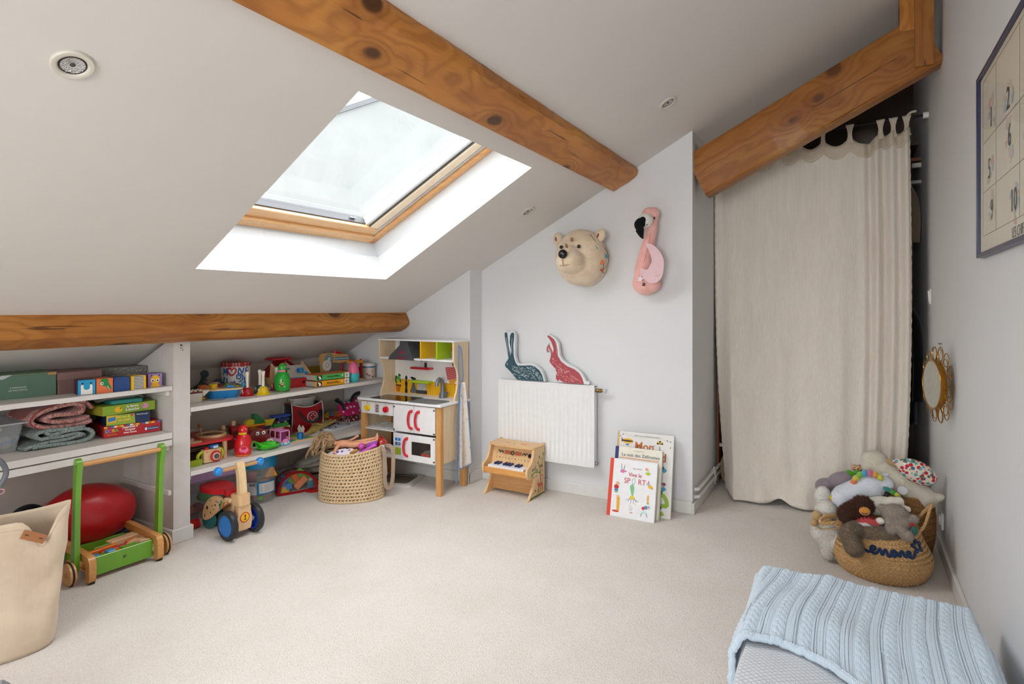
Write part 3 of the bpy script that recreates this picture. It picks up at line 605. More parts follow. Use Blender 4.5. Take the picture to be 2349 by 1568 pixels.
for sx_ in (-1, 1):
    MB().prism([(a, b+.012) for a, b in side], sx_*.133-.013, sx_*.133+.013, 'yz').build('side_rail', WOOD('#d9a062', '#c08446', 'y', 1.4, .3), t)
    MB().box((sx_*.133, -.02, .007), (.024, .028, .014), .003).build('rubber_foot', K, t)
    pr = s2([(.06, .05), (.030, .055), (.022, .17), (.018, .30), (.008, .42), (-.004, .488), (.012, .512), (.032, .502), (.036, .44), (.046, .30), (.055, .17)], 4)
    MB().prism(pr, sx_*.163-.010, sx_*.163+.010, 'yz').build('upright', G_, t)
    w = thing('wheel', '', ''); del w['label'], w['category']; w.parent = t; w.location = (sx_*.163+sx_*.001, .034, .046)
    MB().cyl((sx_*.012, 0, 0), (sx_*.034, 0, 0), .045, n=28).build('disc', BW, w); MB().torus((sx_*.023, 0, 0), .0455, .0035, 32, 8, (0, R(90), 0)).build('tyre', K, w)
    MB().cyl((sx_*.034, 0, 0), (sx_*.037, 0, 0), .012, n=16).build('hub', WOOD('#c79256', '#a97239', 'y'), w)
    w = MB().cyl((0, 0, 0), (sx_*.022, 0, 0), .045, n=28).build('rear_wheel', BW, t, loc=(sx_*.150, .235, .046))
MB().cyl((-.165, .008, .488), (.165, .008, .488), .0105, n=16).build('handle_bar', WOOD('#d5a46c', '#bf8748', 'x', 1.2, .35), t)
BG = 'toy blocks in the walker'
def blk(label, x, y, d, col, rz=0, z=.029, shape=None):
    lx = V((x, y, z)); w = Mx.Translation((-2.70, 1.34, 0)) @ Mx.Rotation(R(88), 4, 'Z') @ lx; m = MB(); mt = col if not isinstance(col, str) else C(col, .35)
    if shape: m.prism(shape, 0, d)
    else: m.box((0, 0, d[2]/2), d, .003)
    o = m.build('toy_block', mt, smooth=30, loc=w, rot=(0, 0, R(88+rz))); tag(o, label, 'block', BG)
NAT = WOOD('#e3bf97', '#d1a67a', 'x', 1.6)
blk('sky blue cube block at the left corner of the walker tray', -.098, .032, (.034, .034, .064), '#2f8fc9', 4)
blk('dark green cube block beside the left blue cube', -.066, .032, (.026, .032, .060), '#4f8a22', 2); blk('sky blue cube block in the middle of the walker front row', -.036, .034, (.032, .034, .066), '#3a97cf', -4)
blk('short orange block beside the middle blue cube', -.008, .036, (.020, .038, .060), '#d9721f', 3)
blk('long orange bar lying along the walker tray', -.05, .094, (.13, .022, .064), '#dd7318', 6); blk('long red bar across the middle of the tray', -.005, .066, (.125, .018, .060), '#b8242b', 7)
blk('short green bar behind the orange bar', -.035, .118, (.07, .018, .066), '#5f9526', 5); blk('large natural wood slab at the back of the tray', .055, .135, (.12, .045, .070), NAT, 8)
blk('green notched block at the right of the tray', .035, .034, .062, '#63a024', 10, shape=[(-.03, -.018), (.03, -.018), (.03, .018), (.012, .018), (0, .0), (-.012, .018), (-.03, .018)])
blk('natural wood triangle block pointing left', .062, .058, .066, NAT, 15, shape=[(-.03, 0), (.03, -.022), (.03, .022)]); blk('natural wood triangle block in the right front corner', .095, .040, .067, NAT, 0, shape=[(-.022, -.024), (.022, -.024), (.0, .03)])
blk('orange wedge block between the natural pieces', .070, .088, (.05, .018, .066), '#dd7a22', 14)
# big soft red ball, half deflated
m = MB()
def ballf(u, v):
    a, b = 2*pi*u, pi*v; x, y, z = sin(b)*cos(a), sin(b)*sin(a), cos(b)
    s = 1+.05*noise.noise(V((x*1.6, y*1.6, z*1.6)))+.02*noise.noise(V((x*5, y*5, z*5)))
    k = 1-.35*max(0, -y)**2*(1 if z < .2 else .6); return (.135*x*s*k, .195*y*s, .135*z*s*k+.03*max(0, -y)**2)
m.grid(ballf, 40, 24)
rb = NT('soft_red_vinyl'); rb.set(Base_Color=lin('#b3121b'), Roughness=.33, Subsurface_Weight=0); rb.bump(rb.noise(rb.co((1, 3, 1)), 40, 3), .003, .15)
o = m.build('gym_ball', rb.m, smooth=180, loc=(-3.035, 1.355, .180)); tag(o, 'large sagging red exercise ball resting behind the walker', 'ball')
t = thing('football', 'small navy and white football behind the red ball', 'ball', (-3.165, 1.535, .075)); m = MB().ell((0, 0, 0), .072, 20); m.build('skin', C('#263a5c', .4), t)
for i, (a, b) in enumerate(((.3, .2), (1.5, .3), (2.6, -.2), (.9, -.7), (-.6, .5))):
    m = MB(); d = V((cos(a)*cos(b), sin(a)*cos(b), sin(b))); q_ = d.to_track_quat('Z', 'Y').to_matrix().to_4x4(); m.M = q_; m.prism(circ(0, 0, .022, n=5), .064, .0705); m.build('panel', C('#d8d8d4', .4) if i % 2 else K, t, smooth=0)
m = MB().torus((0, 0, 0), .082, .012, 40, 10, (0, R(80), 0)); o = m.build('rubber_ring', C('#1d2228', .5), loc=(-3.14, 1.165, .165), rot=(0, 0, R(15))); tag(o, 'black rubber ring leaning behind the canvas tote', 'ring')
m = MB().tube(spline([(0, -.12, .02), (0, -.06, .055), (0, -.01, .05), (0, .015, .0), (0, -.005, -.05), (0, -.04, -.10), (.02, -.10, -.18)], 6), .009, 10)
t = thing('doll_pushchair', 'grey looped pushchair handle at the left edge of the photo', 'pushchair', (-2.65, .903, .532)); m.build('handle', C('#6d7078', .4), t)
MB().tube(spline([(.02, -.10, -.18), (.0, -.16, -.35), (-.05, -.24, -.50)], 6), .009, 10).build('frame', C('#6d7078', .4), t)
MB().tube(spline([(0, -.02, -.055), (.008, .004, -.06), (0, .006, -.075), (-.008, -.012, -.075), (-.003, -.02, -.06)], 4, True), .003, 6, True).build('ribbon', FAB('#d8a3b8'), t)
MB().torus((0, -.12, -.532+.066), .055, .010, 28, 8, (0, R(90), 0)).build('wheel', K, t)
# canvas tote
cv = NT('raw_canvas'); cv.set(Roughness=.95, Sheen_Weight=.15); w1_ = cv.n('TexWave', _bands_direction='X'); w1_.inputs['Scale'].default_value = 260; w1_.inputs['Distortion'].default_value = .6
cv.l(cv.co(), w1_.inputs['Vector']); nn = cv.noise(cv.co(), 9, 4, .6); cv.base(cv.ramp(nn, [(.3, lin('#cdb89d')), (.7, lin('#dccab2'))])); cv.bump(cv.math('ADD', cv.math('MULTIPLY', w1_.outputs[0], .03), cv.math('MULTIPLY', cv.noise(cv.co(), 6, 3, .55, .8), 1.0)), .02, .6)
t = thing('tote_bag', 'natural canvas tote bag with tan leather tabs on the carpet', 'bag', (-2.48, .66, 0), 67)
def bag(u, v):        # u round the bag, v up; local front faces -Y
    a = 2*pi*u; w = .315+.045*v; d = .105-.040*v; ca, sa = cos(a), sin(a); e = .45
    x = w*abs(ca)**e*(1 if ca > 0 else -1); y = d*abs(sa)**(.8)*(1 if sa > 0 else -1)
    h = .425-(.085*math.exp(-((x-.285)/.032)**2) if y < 0 else 0)+.03*(abs(x)/w)**5*(1 if x > 0 else 0)
    z = .004+h*v; k = sin(pi*min(1, v*1.0)); y += k*(.018*sin(x*16+v*5)+.014*noise.noise(V((x*6, v*4, sa))))-.012*k*(1 if sa < 0 else -1)
    x += .012*noise.noise(V((v*5, sa*2, 3)))*k
    return (x, y-.0*v, z)
m = MB(); m.grid(bag, 96, 34); m.prism([(bag(i/32, 0)[0], bag(i/32, 0)[1]) for i in range(32)], .003, .008); m.build('canvas', cv.m, t, smooth=70, solid=.003)
hem = [V(bag(i/96, .945))+V((0, 0, 0)) for i in range(96)]
m = MB(); m.tube([p*1.0 for p in hem], .0008, 4, True); m.build('hem_stitch', C('#b5a084', .9), t)
tab = MB(); tab.box((0, 0, 0), (.066, .0035, .028), .001); 
TAN = C('#9a6238', .5); o = tab.build('leather_tab', TAN, t, loc=(.262, -.074, .378), rot=(R(-20), R(28), R(0)))
for i in (-.02, .02): MB().box((i, -.003, 0), (.010, .002, .002)).build('stitch', K, o, smooth=0)
MB().tube(spline([(-.06, -.04, .44), (-.08, -.045, .472), (-.14, -.03, .49), (-.2, -.02, .47)], 6), .008, 8, flat=.4).build('handle', TAN, t)

# ================================================================ right bay, upper shelf (z .640)
ZU, ZM = .640, .325
BEECH = WOOD('#e2c197', '#cfa877', 'x', 1.5, .4); BEECHZ = WOOD('#e2c197', '#cfa877', 'z', 1.5, .4)
RED = C('#c0131c', .3, coat=.3); YEL = C('#e9bf12', .35); BLU = C('#1f86c4', .35); GRN = C('#1fa02f', .3, coat=.3)
t = thing('egg_carton_toy', 'small cream toy carton with white wooden pegs in red holes', 'toy', (-2.915, 1.775, ZU), 84)
m = MB(); a = rrect(-.062, .0, .062, .085, .022); m.ring([[(x*.86, .006+y*.86, .0) for x, y in a], [(x*.93, y*.95+.002, .006) for x, y in a], [(x, y, .048) for x, y in a]]); m.build('tub', C('#e3ddd0', .35), t)
MB().prism([(.056, .03), (.085, .055), (.085, .06), (.05, .06)], .0, .08, 'xz').build('spout', C('#e3ddd0', .35), t, smooth=0)
MB().prism(rrect(-.060, .002, .060, .083, .02), .048, .055).build('holed_lid', C('#6e241c', .4), t, smooth=0)
m = MB()
for i in range(5):
    for j in range(2): MB().ell((0, 0, 0), .0085, 10).build('peg', C('#ece3d2', .4), t, loc=(-.046+i*.023, .018+j*.024+.006*(i % 2), .058))
o = MB().box((0, 0, .011), (.040, .028, .022), .003).build('orange_box', C('#b5541d', .5), smooth=0, loc=(-2.975, 1.865, ZU+.058), rot=(0, 0, 1.5)); o.name = 'toy_block'; tag(o, 'brown orange block lying behind the cream peg carton', 'block')
bird = s2([(-.07, -.02), (-.085, .02), (-.05, .045), (-.035, .075), (-.038, .105), (-.02, .118), (-.002, .11), (.003, .09), (-.012, .07), (-.02, .05), (.01, .035), (.05, .06), (.075, .062), (.078, .045), (.09, .045), (.088, .03), (.07, .02), (.06, -.02)], 4)
t = thing('bird_cutout', 'dark teal painted wooden bird cutout behind the blue boat toy', 'toy', (-3.14, 2.0, ZU+.022), 82)
MB().prism(bird, -.006, .006, 'xz').build('body', C('#21363c', .6), t, smooth=30); MB().prism(circ(.035, .012, .045, .035, 16, 0, pi), -.009, -.006, 'xz').build('wing', C('#d9cbab', .6), t, smooth=0)
MB().prism([(-.018, .06), (-.002, .075), (-.012, .045)], -.0085, -.006, 'xz').build('beak', C('#8c2b3a', .5), t, smooth=0)
t = thing('boat_toy', 'blue toy boat hull with wooden music deck on the upper shelf', 'toy', (-2.925, 1.955, ZU), 65)
hull = rrect(-.078, .0, .085, .16, .035, 6); m = MB(); m.ring([[(x*.86, .012+y*.86, 0) for x, y in hull], [(x*.95, .004+y*.95, .012) for x, y in hull], [(x, y, .045) for x, y in hull]]); m.build('hull', C('#1b80c2', .3, coat=.3), t)
MB().prism(rrect(-.088, -.008, .098, .168, .03, 6), .045, .053).build('deck', WOOD('#ead0a6', '#d7b583', 'x', 1.5), t, smooth=0)
MB().cyl((-.045, .045, .053), (-.045, .045, .078), .020, n=24).build('drum_peg', YEL, t)
for i, c in enumerate(('#b5252c', '#2a8f8a', '#dcb52a', '#4f9b2c', '#c8452c')): MB().box((.0+i*.017, .115, .061), (.013, .085-.006*i, .007), .001).build('chime_bar', C(c, .35), t, smooth=0)
MB().tube([(-.035, .065, .060), (-.03, .16, .062), (.09, .125, .060), (.095, .05, .060)], .004, 6).build('frame_rod', C('#14506f', .4), t)
MB().cyl((.02, .032, .060), (.055, .022, .060), .008, n=12).build('beater', BLU, t); MB().tube([(.055, .022, .06), (.10, .05, .06)], .003, 6).build('beater_stick', C('#93b42c', .4), t); MB().box((.1, .028, .066), (.014, .02, .03), .003).build('post', BLU, t, smooth=0)
MB().ell((-.098, .002, .008), .0085, 10).build('bead', YEL, t); MB().tube(spline([(-.09, -.005, .003), (-.06, -.045, .002), (-.02, -.05, .002), (.0, -.02, .003), (.01, .0, .01)], 5), .0013, 6).build('pull_cord', C('#1d2430', .6), t)
# painted tin
t = thing('painted_tin', 'white tin hand painted with blue letters and a red heart', 'tin', (-3.145, 2.177, ZU), 57)
m = MB(); m.lathe([(.078, 0), (.079, .003), (.079, .150), (.075, .150)], 40); m.build('tin_wall', C('#e6e1db', .5), t)
rp = NT('red_round_pattern'); vv = rp.n('TexVoronoi'); vv.inputs['Scale'].default_value = 60; vv.inputs['Randomness'].default_value = .1; rp.l(rp.co(), vv.inputs['Vector']); rp.base(rp.ramp(vv.outputs['Distance'], [(.3, lin('#c98d84')), (.42, lin('#9e1f22'))])); rp.set(Roughness=.5)
MB().lathe([(.0805, .148), (.0815, .15), (.0815, .168), (.080, .170), (.0, .170)], 40).build('rim_band', rp.m, t)
def wrap(o, r):      # bend a flat decal mesh (xz, front at y<=0) round a cylinder of radius r centred on the origin
    for v in o.data.vertices:
        a = v.co.x/r; q = r+(-v.co.y); v.co.x, v.co.y = q*sin(a), -q*cos(a)
    return o
def stroke(par, name, pts, w, mat, r=None, y=-.0006, closed=False, n=5):
    sp = spline([(a, b, 0) for a, b in pts], n, closed); m = MB(); L = []
    k = len(sp)
    for i, p in enumerate(sp):
        d = (sp[(i+1) % k]-sp[i-1]) if closed else sp[min(i+1, k-1)]-sp[max(i-1, 0)]
        d = d.normalized() if d.length > 0 else V((1, 0, 0)); nn = V((-d.y, d.x, 0))*w/2; a, b = p+nn, p-nn
        L.append([(a.x, y, a.y), (b.x, y, b.y), (b.x, 0.0003, b.y), (a.x, 0.0003, a.y)])
    m.ring(L, closed_v=closed); o = m.build(name, mat, par, smooth=0)
    return wrap(o, r) if r else o
PB = C('#1d63a6', .45); PR = C('#c02a2a', .45); r_ = .0792
for pts in ([(-.074, .10), (-.072, .142), (-.062, .112), (-.054, .142), (-.050, .098)], [(.010, .105), (.016, .142), (.032, .112), (.042, .142)], [(.070, .142), (.057, .139), (.056, .127), (.066, .122)], [(.066, .122), (.054, .117), (.055, .105), (.070, .102)],
            [(-.052, .085), (-.05, .045), (-.042, .044)], [(-.012, .045), (-.022, .06), (-.032, .055), (-.03, .044), (-.018, .046), (-.010, .066), (-.006, .042)], [(.01, .095), (.022, .098), (.025, .085), (.015, .078), (.004, .084), (.004, .100), (.018, .108), (.034, .098), (.036, .078), (.022, .064), (.015, .062)],
            [(.048, .088), (.048, .06), (.058, .05), (.068, .056)], [(-.075, .088), (-.068, .085), (-.07, .072), (-.075, .07)], [(-.073, .09), (-.073, .05)]): stroke(t, 'painted_letter', pts, .0075, PB, r_)
stroke(t, 'painted_heart', [(-.024, .100), (-.046, .12), (-.044, .138), (-.032, .140), (-.024, .132), (-.014, .140), (-.003, .136), (-.004, .118)], .011, PR, r_, closed=True); wrap(dec(t, 'painted_dot', circ(-.024, .122, .004, n=8), 0, PB), r_)
wrap(dec(t, 'painted_dot', circ(.054, .028, .012, n=14), 0, PR), r_)
# hand bells
def bell(loc, label, col, rz=0, tilt=(0, 0)):
    t = thing('hand_bell', label, 'bell', loc, rot=(tilt[0], tilt[1], R(rz)), group='toy hand bells')
    m = MB(); m.lathe([(.0, .045), (.013, .046), (.0185, .043), (.024, .034), (.027, .020), (.033, .009), (.0385, .003), (.038, 0), (.034, .002), (.0, .03)], 32); m.build('bell', col, t)
    m = MB(); m.lathe([(.009, .045), (.0085, .06), (.0075, .085), (.0085, .11), (.011, .124), (.0105, .131), (.006, .134), (.0, .134)], 16); m.build('handle', C('#e9e2d4', .35), t)
    stroke(t, 'emblem', [(-.004, .012), (.004, .010), (.003, .02), (-.003, .024), (-.002, .034)], .0016, C('#e8d8d0', .5), None, -.0315); return t
bell((-2.915, 2.088, ZU), 'red hand bell with a cream handle', C('#a90f1c', .3, coat=.3)); bell((-2.885, 2.168, ZU), 'yellow hand bell with a cream handle', C('#e6c312', .3, coat=.3))
bell((-2.950, 2.198, ZU), 'dark teal hand bell half hidden behind the yellow one', C('#1d4a4f', .3), 0, (0, -.04)); bell((-2.968, 2.322, ZU), 'magenta hand bell half hidden behind the green pin', C('#a8124f', .3))
def pin(loc, label, col, collar, c2, base, blob, rz):
    t = thing('bowling_pin', label, 'toy pin', loc, rz, 'animal bowling pins')
    pr = [(.0, .0), (.034, 0), (.040, .006), (.0445, .035), (.0455, .058), (.042, .082), (.034, .103), (.0255, .118), (.0235, .126), (.0245, .134), (.0225, .148), (.016, .160), (.007, .166), (.0, .167)]
    sp = [(max(0, p.x), p.y) for p in spline([(a, b, 0) for a, b in pr], 3)]; MB().lathe(sp, 32).build('body', col, t)
    MB().lathe([(.0, .0003), (.0355, .0003), (.0415, .0065), (.0412, .009), (.034, .0045)], 32).build('base_band', base, t)
    MB().lathe([(.0262, .1165), (.0252, .127), (.0238, .127), (.0245, .1165)], 32, arc=(-2.9, -.9)).build('collar', collar, t, solid=.0004); MB().lathe([(.0262, .1165), (.0252, .127), (.0238, .127), (.0245, .1165)], 32, arc=(-.88, 1.2)).build('collar', c2, t, solid=.0004)
    for a, k in ((-.35, C('#e8c42a', .4)), (.55, WH)): MB().ell((0.0228*sin(a), -.0228*cos(a), .145), (.003, .003, .003), 8).build('eye', k, t)
    return t
t = pin((-2.885, 2.298, ZU), 'green bird bowling pin with a pink collar', GRN, C('#e585a8', .4), K, C('#7a1d4a', .4), None, 56)
for i in range(26):
    a = -.12+.30*random.uniform(-1, 1); z = .050+.018*random.uniform(-1, 1); MB().ell((.0448*sin(a), -.0448*cos(a), z), (.0036, .0036, .0036), 6).build('flower_spot', (WH, RED, K, YEL)[i % 4], t)
# toy register
t = thing('cash_register_toy', 'red toy cash desk with sloping grey top and wooden sides', 'toy', (-2.955, 2.462, ZU), 80)
MB().box((0, .065, .029), (.205, .13, .058), .003).build('drawer_case', RED, t, smooth=0); MB().torus((.045, -.001, .030), .0075, .002, 16, 6, (R(90), 0, 0)).build('finger_hole', C('#3a0508', .5), t); MB().cyl((.045, -.0004, .03), (.045, .001, .03), .0065).build('hole_disc', K, t)
m = MB(); m.prism([(.0, .058), (.13, .058), (.13, .125), (.110, .128)], -.098, .098, 'yz'); m.build('sloping_top', C('#c9c6bf', .5), t, smooth=0)
for s in (-1, 1): MB().prism(s2([(-.004, .0), (-.004, .066), (.02, .080), (.105, .138), (.125, .136), (.13, .0)], 3), s*.102-.004, s*.102+.004, 'yz').build('side_board', BEECHZ, t, smooth=0)
for i, c in enumerate(('#d9852a', '#b5242a', '#e0b83a', '#2f8f86')): o = MB().box((0, 0, 0), (.020, .013, .003)).build('key_strip', C(c, .4), t, smooth=0, loc=(-.062+.016*i, .045+.012*i, .0885+.0077*i), rot=(R(32), 0, 0))
MB().cyl((.05, .045, .083), (.05, .055, .110), .022, .020, 8).build('dial', BLU, t); MB().tube([(.07, .03, .088), (.085, .02, .080)], .008, 8).build('dial_handle', BLU, t); MB().box((.0, .004, .061), (.11, .006, .003)).build('blue_line', C('#2c84b8', .4), t, smooth=0)
# bird house
t = thing('toy_house', 'toy house with a red ridge roof behind the cash desk', 'toy house', (-3.118, 2.515, ZU), 84)
MB().prism([(-.085, 0), (.085, 0), (.085, .075), (0, .145), (-.085, .075)], 0, .10, 'xz').build('house_wall', WOOD('#d8b27e', '#bf9560', 'z', 1.5), t, smooth=0)
for s in (-1, 1): MB().prism([(s*.005, .152), (s*.118, .056), (s*.118, .068), (s*.005, .166)], -.012, .112, 'xz').build('roof_slope', C('#8f1218', .4), t, smooth=0)
MB().box((-.035, .05, .168), (.13, .13, .014), .003).build('ridge_board', C('#a3141b', .4), t, smooth=0)
dec(t, 'door_hole', circ(.0, .085, .015), 0, K); dec(t, 'window_hole', rrect(-.07, .02, -.035, .055, .002), 0, K); dec(t, 'window_hole', rrect(.03, .02, .065, .055, .002), 0, K)
o = MB().grid(lambda u, v: (u*.09, v*.05, .004+.004*noise.noise(V((u*5, v*5, 1)))), 10, 8).build('striped_napkin', FAB('#b5573f', 300, h2='#d9b89a'), smooth=180, solid=.003, loc=(-3.03, 2.19, ZU), rot=(0, 0, R(80))); tag(o, 'small orange and cream striped napkin behind the bells', 'napkin')
# two box files of magnets lying on their sides
for i, (c, lb) in enumerate((('#e8a213', 'orange book-shaped game box lying under the green one'), ('#4bb057', 'green book-shaped game box lying on the orange one'))):
    t = thing('game_book', lb, 'game box', (-2.835-.002*i, 2.638+.004*i, ZU+.0385*i), 85, 'book-shaped game boxes')
    MB().box((0, .0015, .019), (.262, .003, .037), .001).build('spine', C(c, .4), t, smooth=0); MB().box((.001, .055, .019), (.255, .105, .030)).build('tray', C('#b9b3a8', .6), t, smooth=0)
    for z in (.0018, .0362): MB().box((0, .056, z), (.262, .112, .0028)).build('cover', C('#c9601f' if z > .02 else '#2b3340', .4), t, smooth=0)
    dec(t, 'badge', rrect(-.118, .005, -.082, .033, .006), 0, K); dec(t, 'badge_sign', [(-.113, .024), (-.105, .03), (-.092, .024), (-.088, .009), (-.106, .008), (-.104, .018)], -.0008, WH)
    o = txt("Magneti'Book", .017, (.002, -.0009, .019), (R(90), R(180), 0), K, t)
    dec(t, 'white_end', rrect(.093, .002, .129, .036, .001), -.0001, C('#e8e4d8', .5)); dec(t, 'animal_mark', circ(.108, .019, .006, .011, 8), -.0008, C('#8f9aa0', .5)); dec(t, 'ball_mark', circ(.073, .022, .005, n=12), -.0003, WH)
# wooden mixer
t = thing('toy_mixer', 'wooden toy stand mixer with blue stripes behind the game boxes', 'toy mixer', (-3.075, 2.875, ZU), 84)
hd = s2([(-.105, .125), (-.108, .155), (-.09, .182), (-.055, .186), (.02, .176), (.09, .168), (.105, .150), (.10, .122), (.04, .112), (-.03, .12), (-.055, .10), (-.05, .02), (-.045, 0), (-.10, 0), (-.098, .06)], 4)
MB().prism(hd, -.022, .022, 'xz').build('body', WOOD('#d6ab73', '#bd8d54', 'x', 1.5), t)
for z, w, c in ((.150, .006, '#1c6f86'), (.143, .008, '#a9d3e0'), (.136, .006, '#1c6f86')): dec(t, 'stripe', [(-.012, z-w/2), (.102, z-w/2), (.102, z+w/2), (-.012, z+w/2)], -.022, C(c, .4))
for rr, c in ((.036, '#1c6f86'), (.029, '#d6ab73'), (.022, '#1c6f86'), (.014, '#a9d3e0')): dec(t, 'arc_stripe', circ(-.06, .145, rr, n=24), -.022-.0006*(.04-rr)*100, C(c, .4))
m = MB(); m.prism(rrect(-.118, .068, -.054, .140, .031, 8), -.040, -.030, 'xz'); m.build('dial_plate', C('#d9d4ca', .5), t, smooth=0); MB().torus((-.086, -.041, .108), .014, .002, 20, 6, (R(90), 0, 0)).build('dial_ring', C('#b9b2a5', .5), t)
MB().cyl((.062, 0, .055), (.062, 0, .118), .008, n=10).build('beater_shaft', RED, t); MB().lathe([(.0, .0), (.03, .0), (.042, .02), (.046, .05), (.043, .05), (.0, .012)], 24, c=(.062, 0, .004)).build('bowl', C('#9c8a3a', .4), t)
MB().box((0, 0, .004), (.24, .09, .008)).build('base', BEECH, t, smooth=0); MB().cyl((.005, -.0, .17), (.005, 0, .20), .010, n=12).build('lever', RED, t); MB().tube([(.005, -.0, .183), (.06, 0, .180)], .009, 8).build('lever', RED, t)
o = MB().box((0, 0, .045), (.20, .012, .09), .002).build('peg_board', C('#a8922c', .5), smooth=0, loc=(-3.215, 2.865, ZU), rot=(0, 0, R(88))); tag(o, 'mustard toy board with holes behind the mixer', 'toy board')
t = thing('stacking_egg', 'two-part egg toy, pink top on a turquoise cup', 'toy', (-2.862, 2.842, ZU), 0)
MB().lathe([(.0, 0), (.026, .0), (.036, .012), (.0405, .035), (.040, .058), (.037, .06)], 32).build('cup', C('#3fb5bd', .4), t); MB().lathe([(.0385, .058), (.036, .085), (.030, .112), (.020, .128), (.009, .135), (.0, .136)], 32).build('top', C('#dd6d93', .45), t)
t = thing('sand_timer', 'red framed toy sand timer beside the pink egg', 'timer', (-2.935, 2.935, ZU), 84)
for s in (-1, 1): MB().box((s*.045, .0, .07), (.009, .02, .14), .002).build('post', RED, t, smooth=0)
MB().prism(rrect(-.05, -.025, .05, .035, .01), .115, .132).build('cap', C('#dd9a20', .4), t, smooth=0); MB().prism(rrect(-.05, -.03, .05, .04, .01), 0, .008).build('foot', BEECH, t, smooth=0)
MB().lathe([(.0, .115), (.03, .113), (.033, .10), (.004, .066), (.03, .03), (.03, .01), (.0, .008)], 20).build('glass_bulb', CLEAR('#cfc9bb', .35), t)
o = MB().cyl((0, 0, 0), (0, 0, .06), .028, .024, 14).ell((.005, .0, .066), (.03, .03, .012), 12).build('pepper_pot', C('#1c1f26', .5), loc=(-2.995, 3.035, ZU)); o.name = 'dark_pot'; tag(o, 'small dark pot between sand timer and white tin', 'pot')
t = thing('lidded_tin', 'white lidded tin with a blue band at the shelf end', 'tin', (-2.935, 3.062, ZU), 60)
MB().lathe([(.0, 0), (.043, 0), (.045, .003), (.045, .075), (.0, .075)], 32).build('can', C('#dccdc6', .45), t); MB().lathe([(.0455, .075), (.0465, .075), (.0465, .082), (.0455, .082)], 32).build('band', C('#2f7fb5', .4), t)
MB().lathe([(.0, .088), (.045, .088), (.0475, .084), (.0475, .100), (.044, .104), (.0, .104)], 32).build('lid', C('#e6e0da', .4), t)
for a, z, c in ((-.5, .03, '#a0453a'), (-.2, .02, '#7c5a48'), (.35, .012, '#6b6f5a'), (.3, .05, '#c9a64a')): wrap(dec(t, 'picture_spot', circ(a*.045, z, .008, .006, 9), 0, C(c, .5)), .0452)

# ================================================================ right bay, middle shelf (z .325)
t = thing('activity_table', 'red toy music table on round wooden legs', 'toy table', (-2.90, 1.86, ZM), 82)
MB().prism(rrect(-.17, -.02, .135, .28, .06, 6), .098, .110).build('top', C('#c21a20', .35, coat=.2), t)
for x, y in ((.085, .02), (-.13, .03), (.08, .23), (-.13, .23)): MB().cyl((x, y, 0), (x, y, .098), .0125, n=16).build('leg', BEECHZ, t)
m = MB(); m.lathe([(.066, 0), (.076, .0), (.077, .006), (.074, .013), (.066, .013), (.066, 0)], 40); m.build('drum_ring', BEECH, t, loc=(.06, .12, .110)); MB().cyl((.06, .12, .110), (.06, .12, .114), .066, n=32).build('drum_skin', C('#8a6a4c', .6), t)
MB().tube([(.025, .15, .115), (.015, .15, .162)], .004, 8).build('beater_stick', BEECH, t); MB().ell((.013, .15, .167), .012, 12).build('beater_ball', WOOD('#a87844', '#8d5f32', 'z'), t)
MB().cyl((-.055, .14, .11), (-.055, .14, .150), .012, n=14).build('cymbal_post', C('#5d1a16', .4), t); MB().lathe([(.0, .006), (.012, .006), (.046, .0), (.048, .001), (.012, .008), (.0, .008)], 32, c=(-.05, .14, .152)).build('cymbal', CLEAR('#e3ded6', .55), t)
MB().ell((-.055, .14, .178), .011, 12).build('cymbal_knob', WOOD('#a87844', '#8d5f32', 'z'), t); MB().cyl((-.055, .14, .15), (-.055, .14, .17), .005, n=8).build('cymbal_pin', BEECH, t)
MB().prism(circ(-.085, .08, .036, .03, 20), .110, .120).build('bell_plate', C('#d5cfc6', .5), t, smooth=0); MB().prism(circ(-.075, .012, .038, .022, 20), .110, .114).build('wood_disc', BEECH, t, smooth=0)
t = bx('wooden_box', 'plain brown wooden box under the red music table', 'box', (-2.985, 1.95, ZM), (.13, .12, .06), WOOD('#9a6a38', '#7f5228', 'x', 1.4), 84); t = bx('puzzle_tray', 'dark tray of thin puzzles under the red music table', 'box', (-2.945, 1.80, ZM), (.12, .2, .05), C('#3b1d18', .5), 84)
for i, c in enumerate(('#7d6a52', '#8c7a60', '#4c4038')): o = MB().box((0, 0, 0), (.125, .17, .006)).build('sheet', C(c, .6), t, smooth=0, loc=(.05, .10, .057+.010*i), rot=(R(-2), R(-3), 0))
t = thing('toy_camera', 'wooden toy camera with a red lens and lime ring handles', 'toy camera', (-2.862, 1.845, ZM), 84)
MB().box((.005, .022, .038), (.088, .042, .066), .003).build('body', BEECH, t, smooth=0)
for z, r0, r1, c in ((0, .029, .0275, RED), (.004, .020, .019, C('#cfc4b4', .4)), (.007, .014, .013, C('#59392e', .3)), (.009, .0085, .008, C('#6d6a64', .2, .5))): MB().cyl((.020, .002-z, .034), (.020, -.006-z, .034), r0, r1, 28).build('lens_ring', c, t)
for i in range(14): a = pi*.25+i*.22; MB().box((.020+.036*cos(a), .0005, .034+.036*sin(a)), (.0025, .001, .0025)).build('dot', C('#b5252c', .4), t, smooth=0)
MB().box((.020, .022, .081), (.046, .034, .020), .006).build('viewfinder', C('#1f5f9c', .3), t, smooth=0); MB().box((.022, .004, .080), (.026, .002, .012), .001).build('viewfinder_window', C('#c8d4da', .2), t, smooth=0)
MB().cyl((-.018, .02, .071), (-.018, .02, .082), .011, n=16).build('shutter_button', RED, t); txt('', .008, (-.022, 0, .06), FRONT, RED, t) if 0 else MB().box((-.024, .0005, .062), (.012, .001, .003)).build('label_mark', C('#b5482c', .5), t, smooth=0)
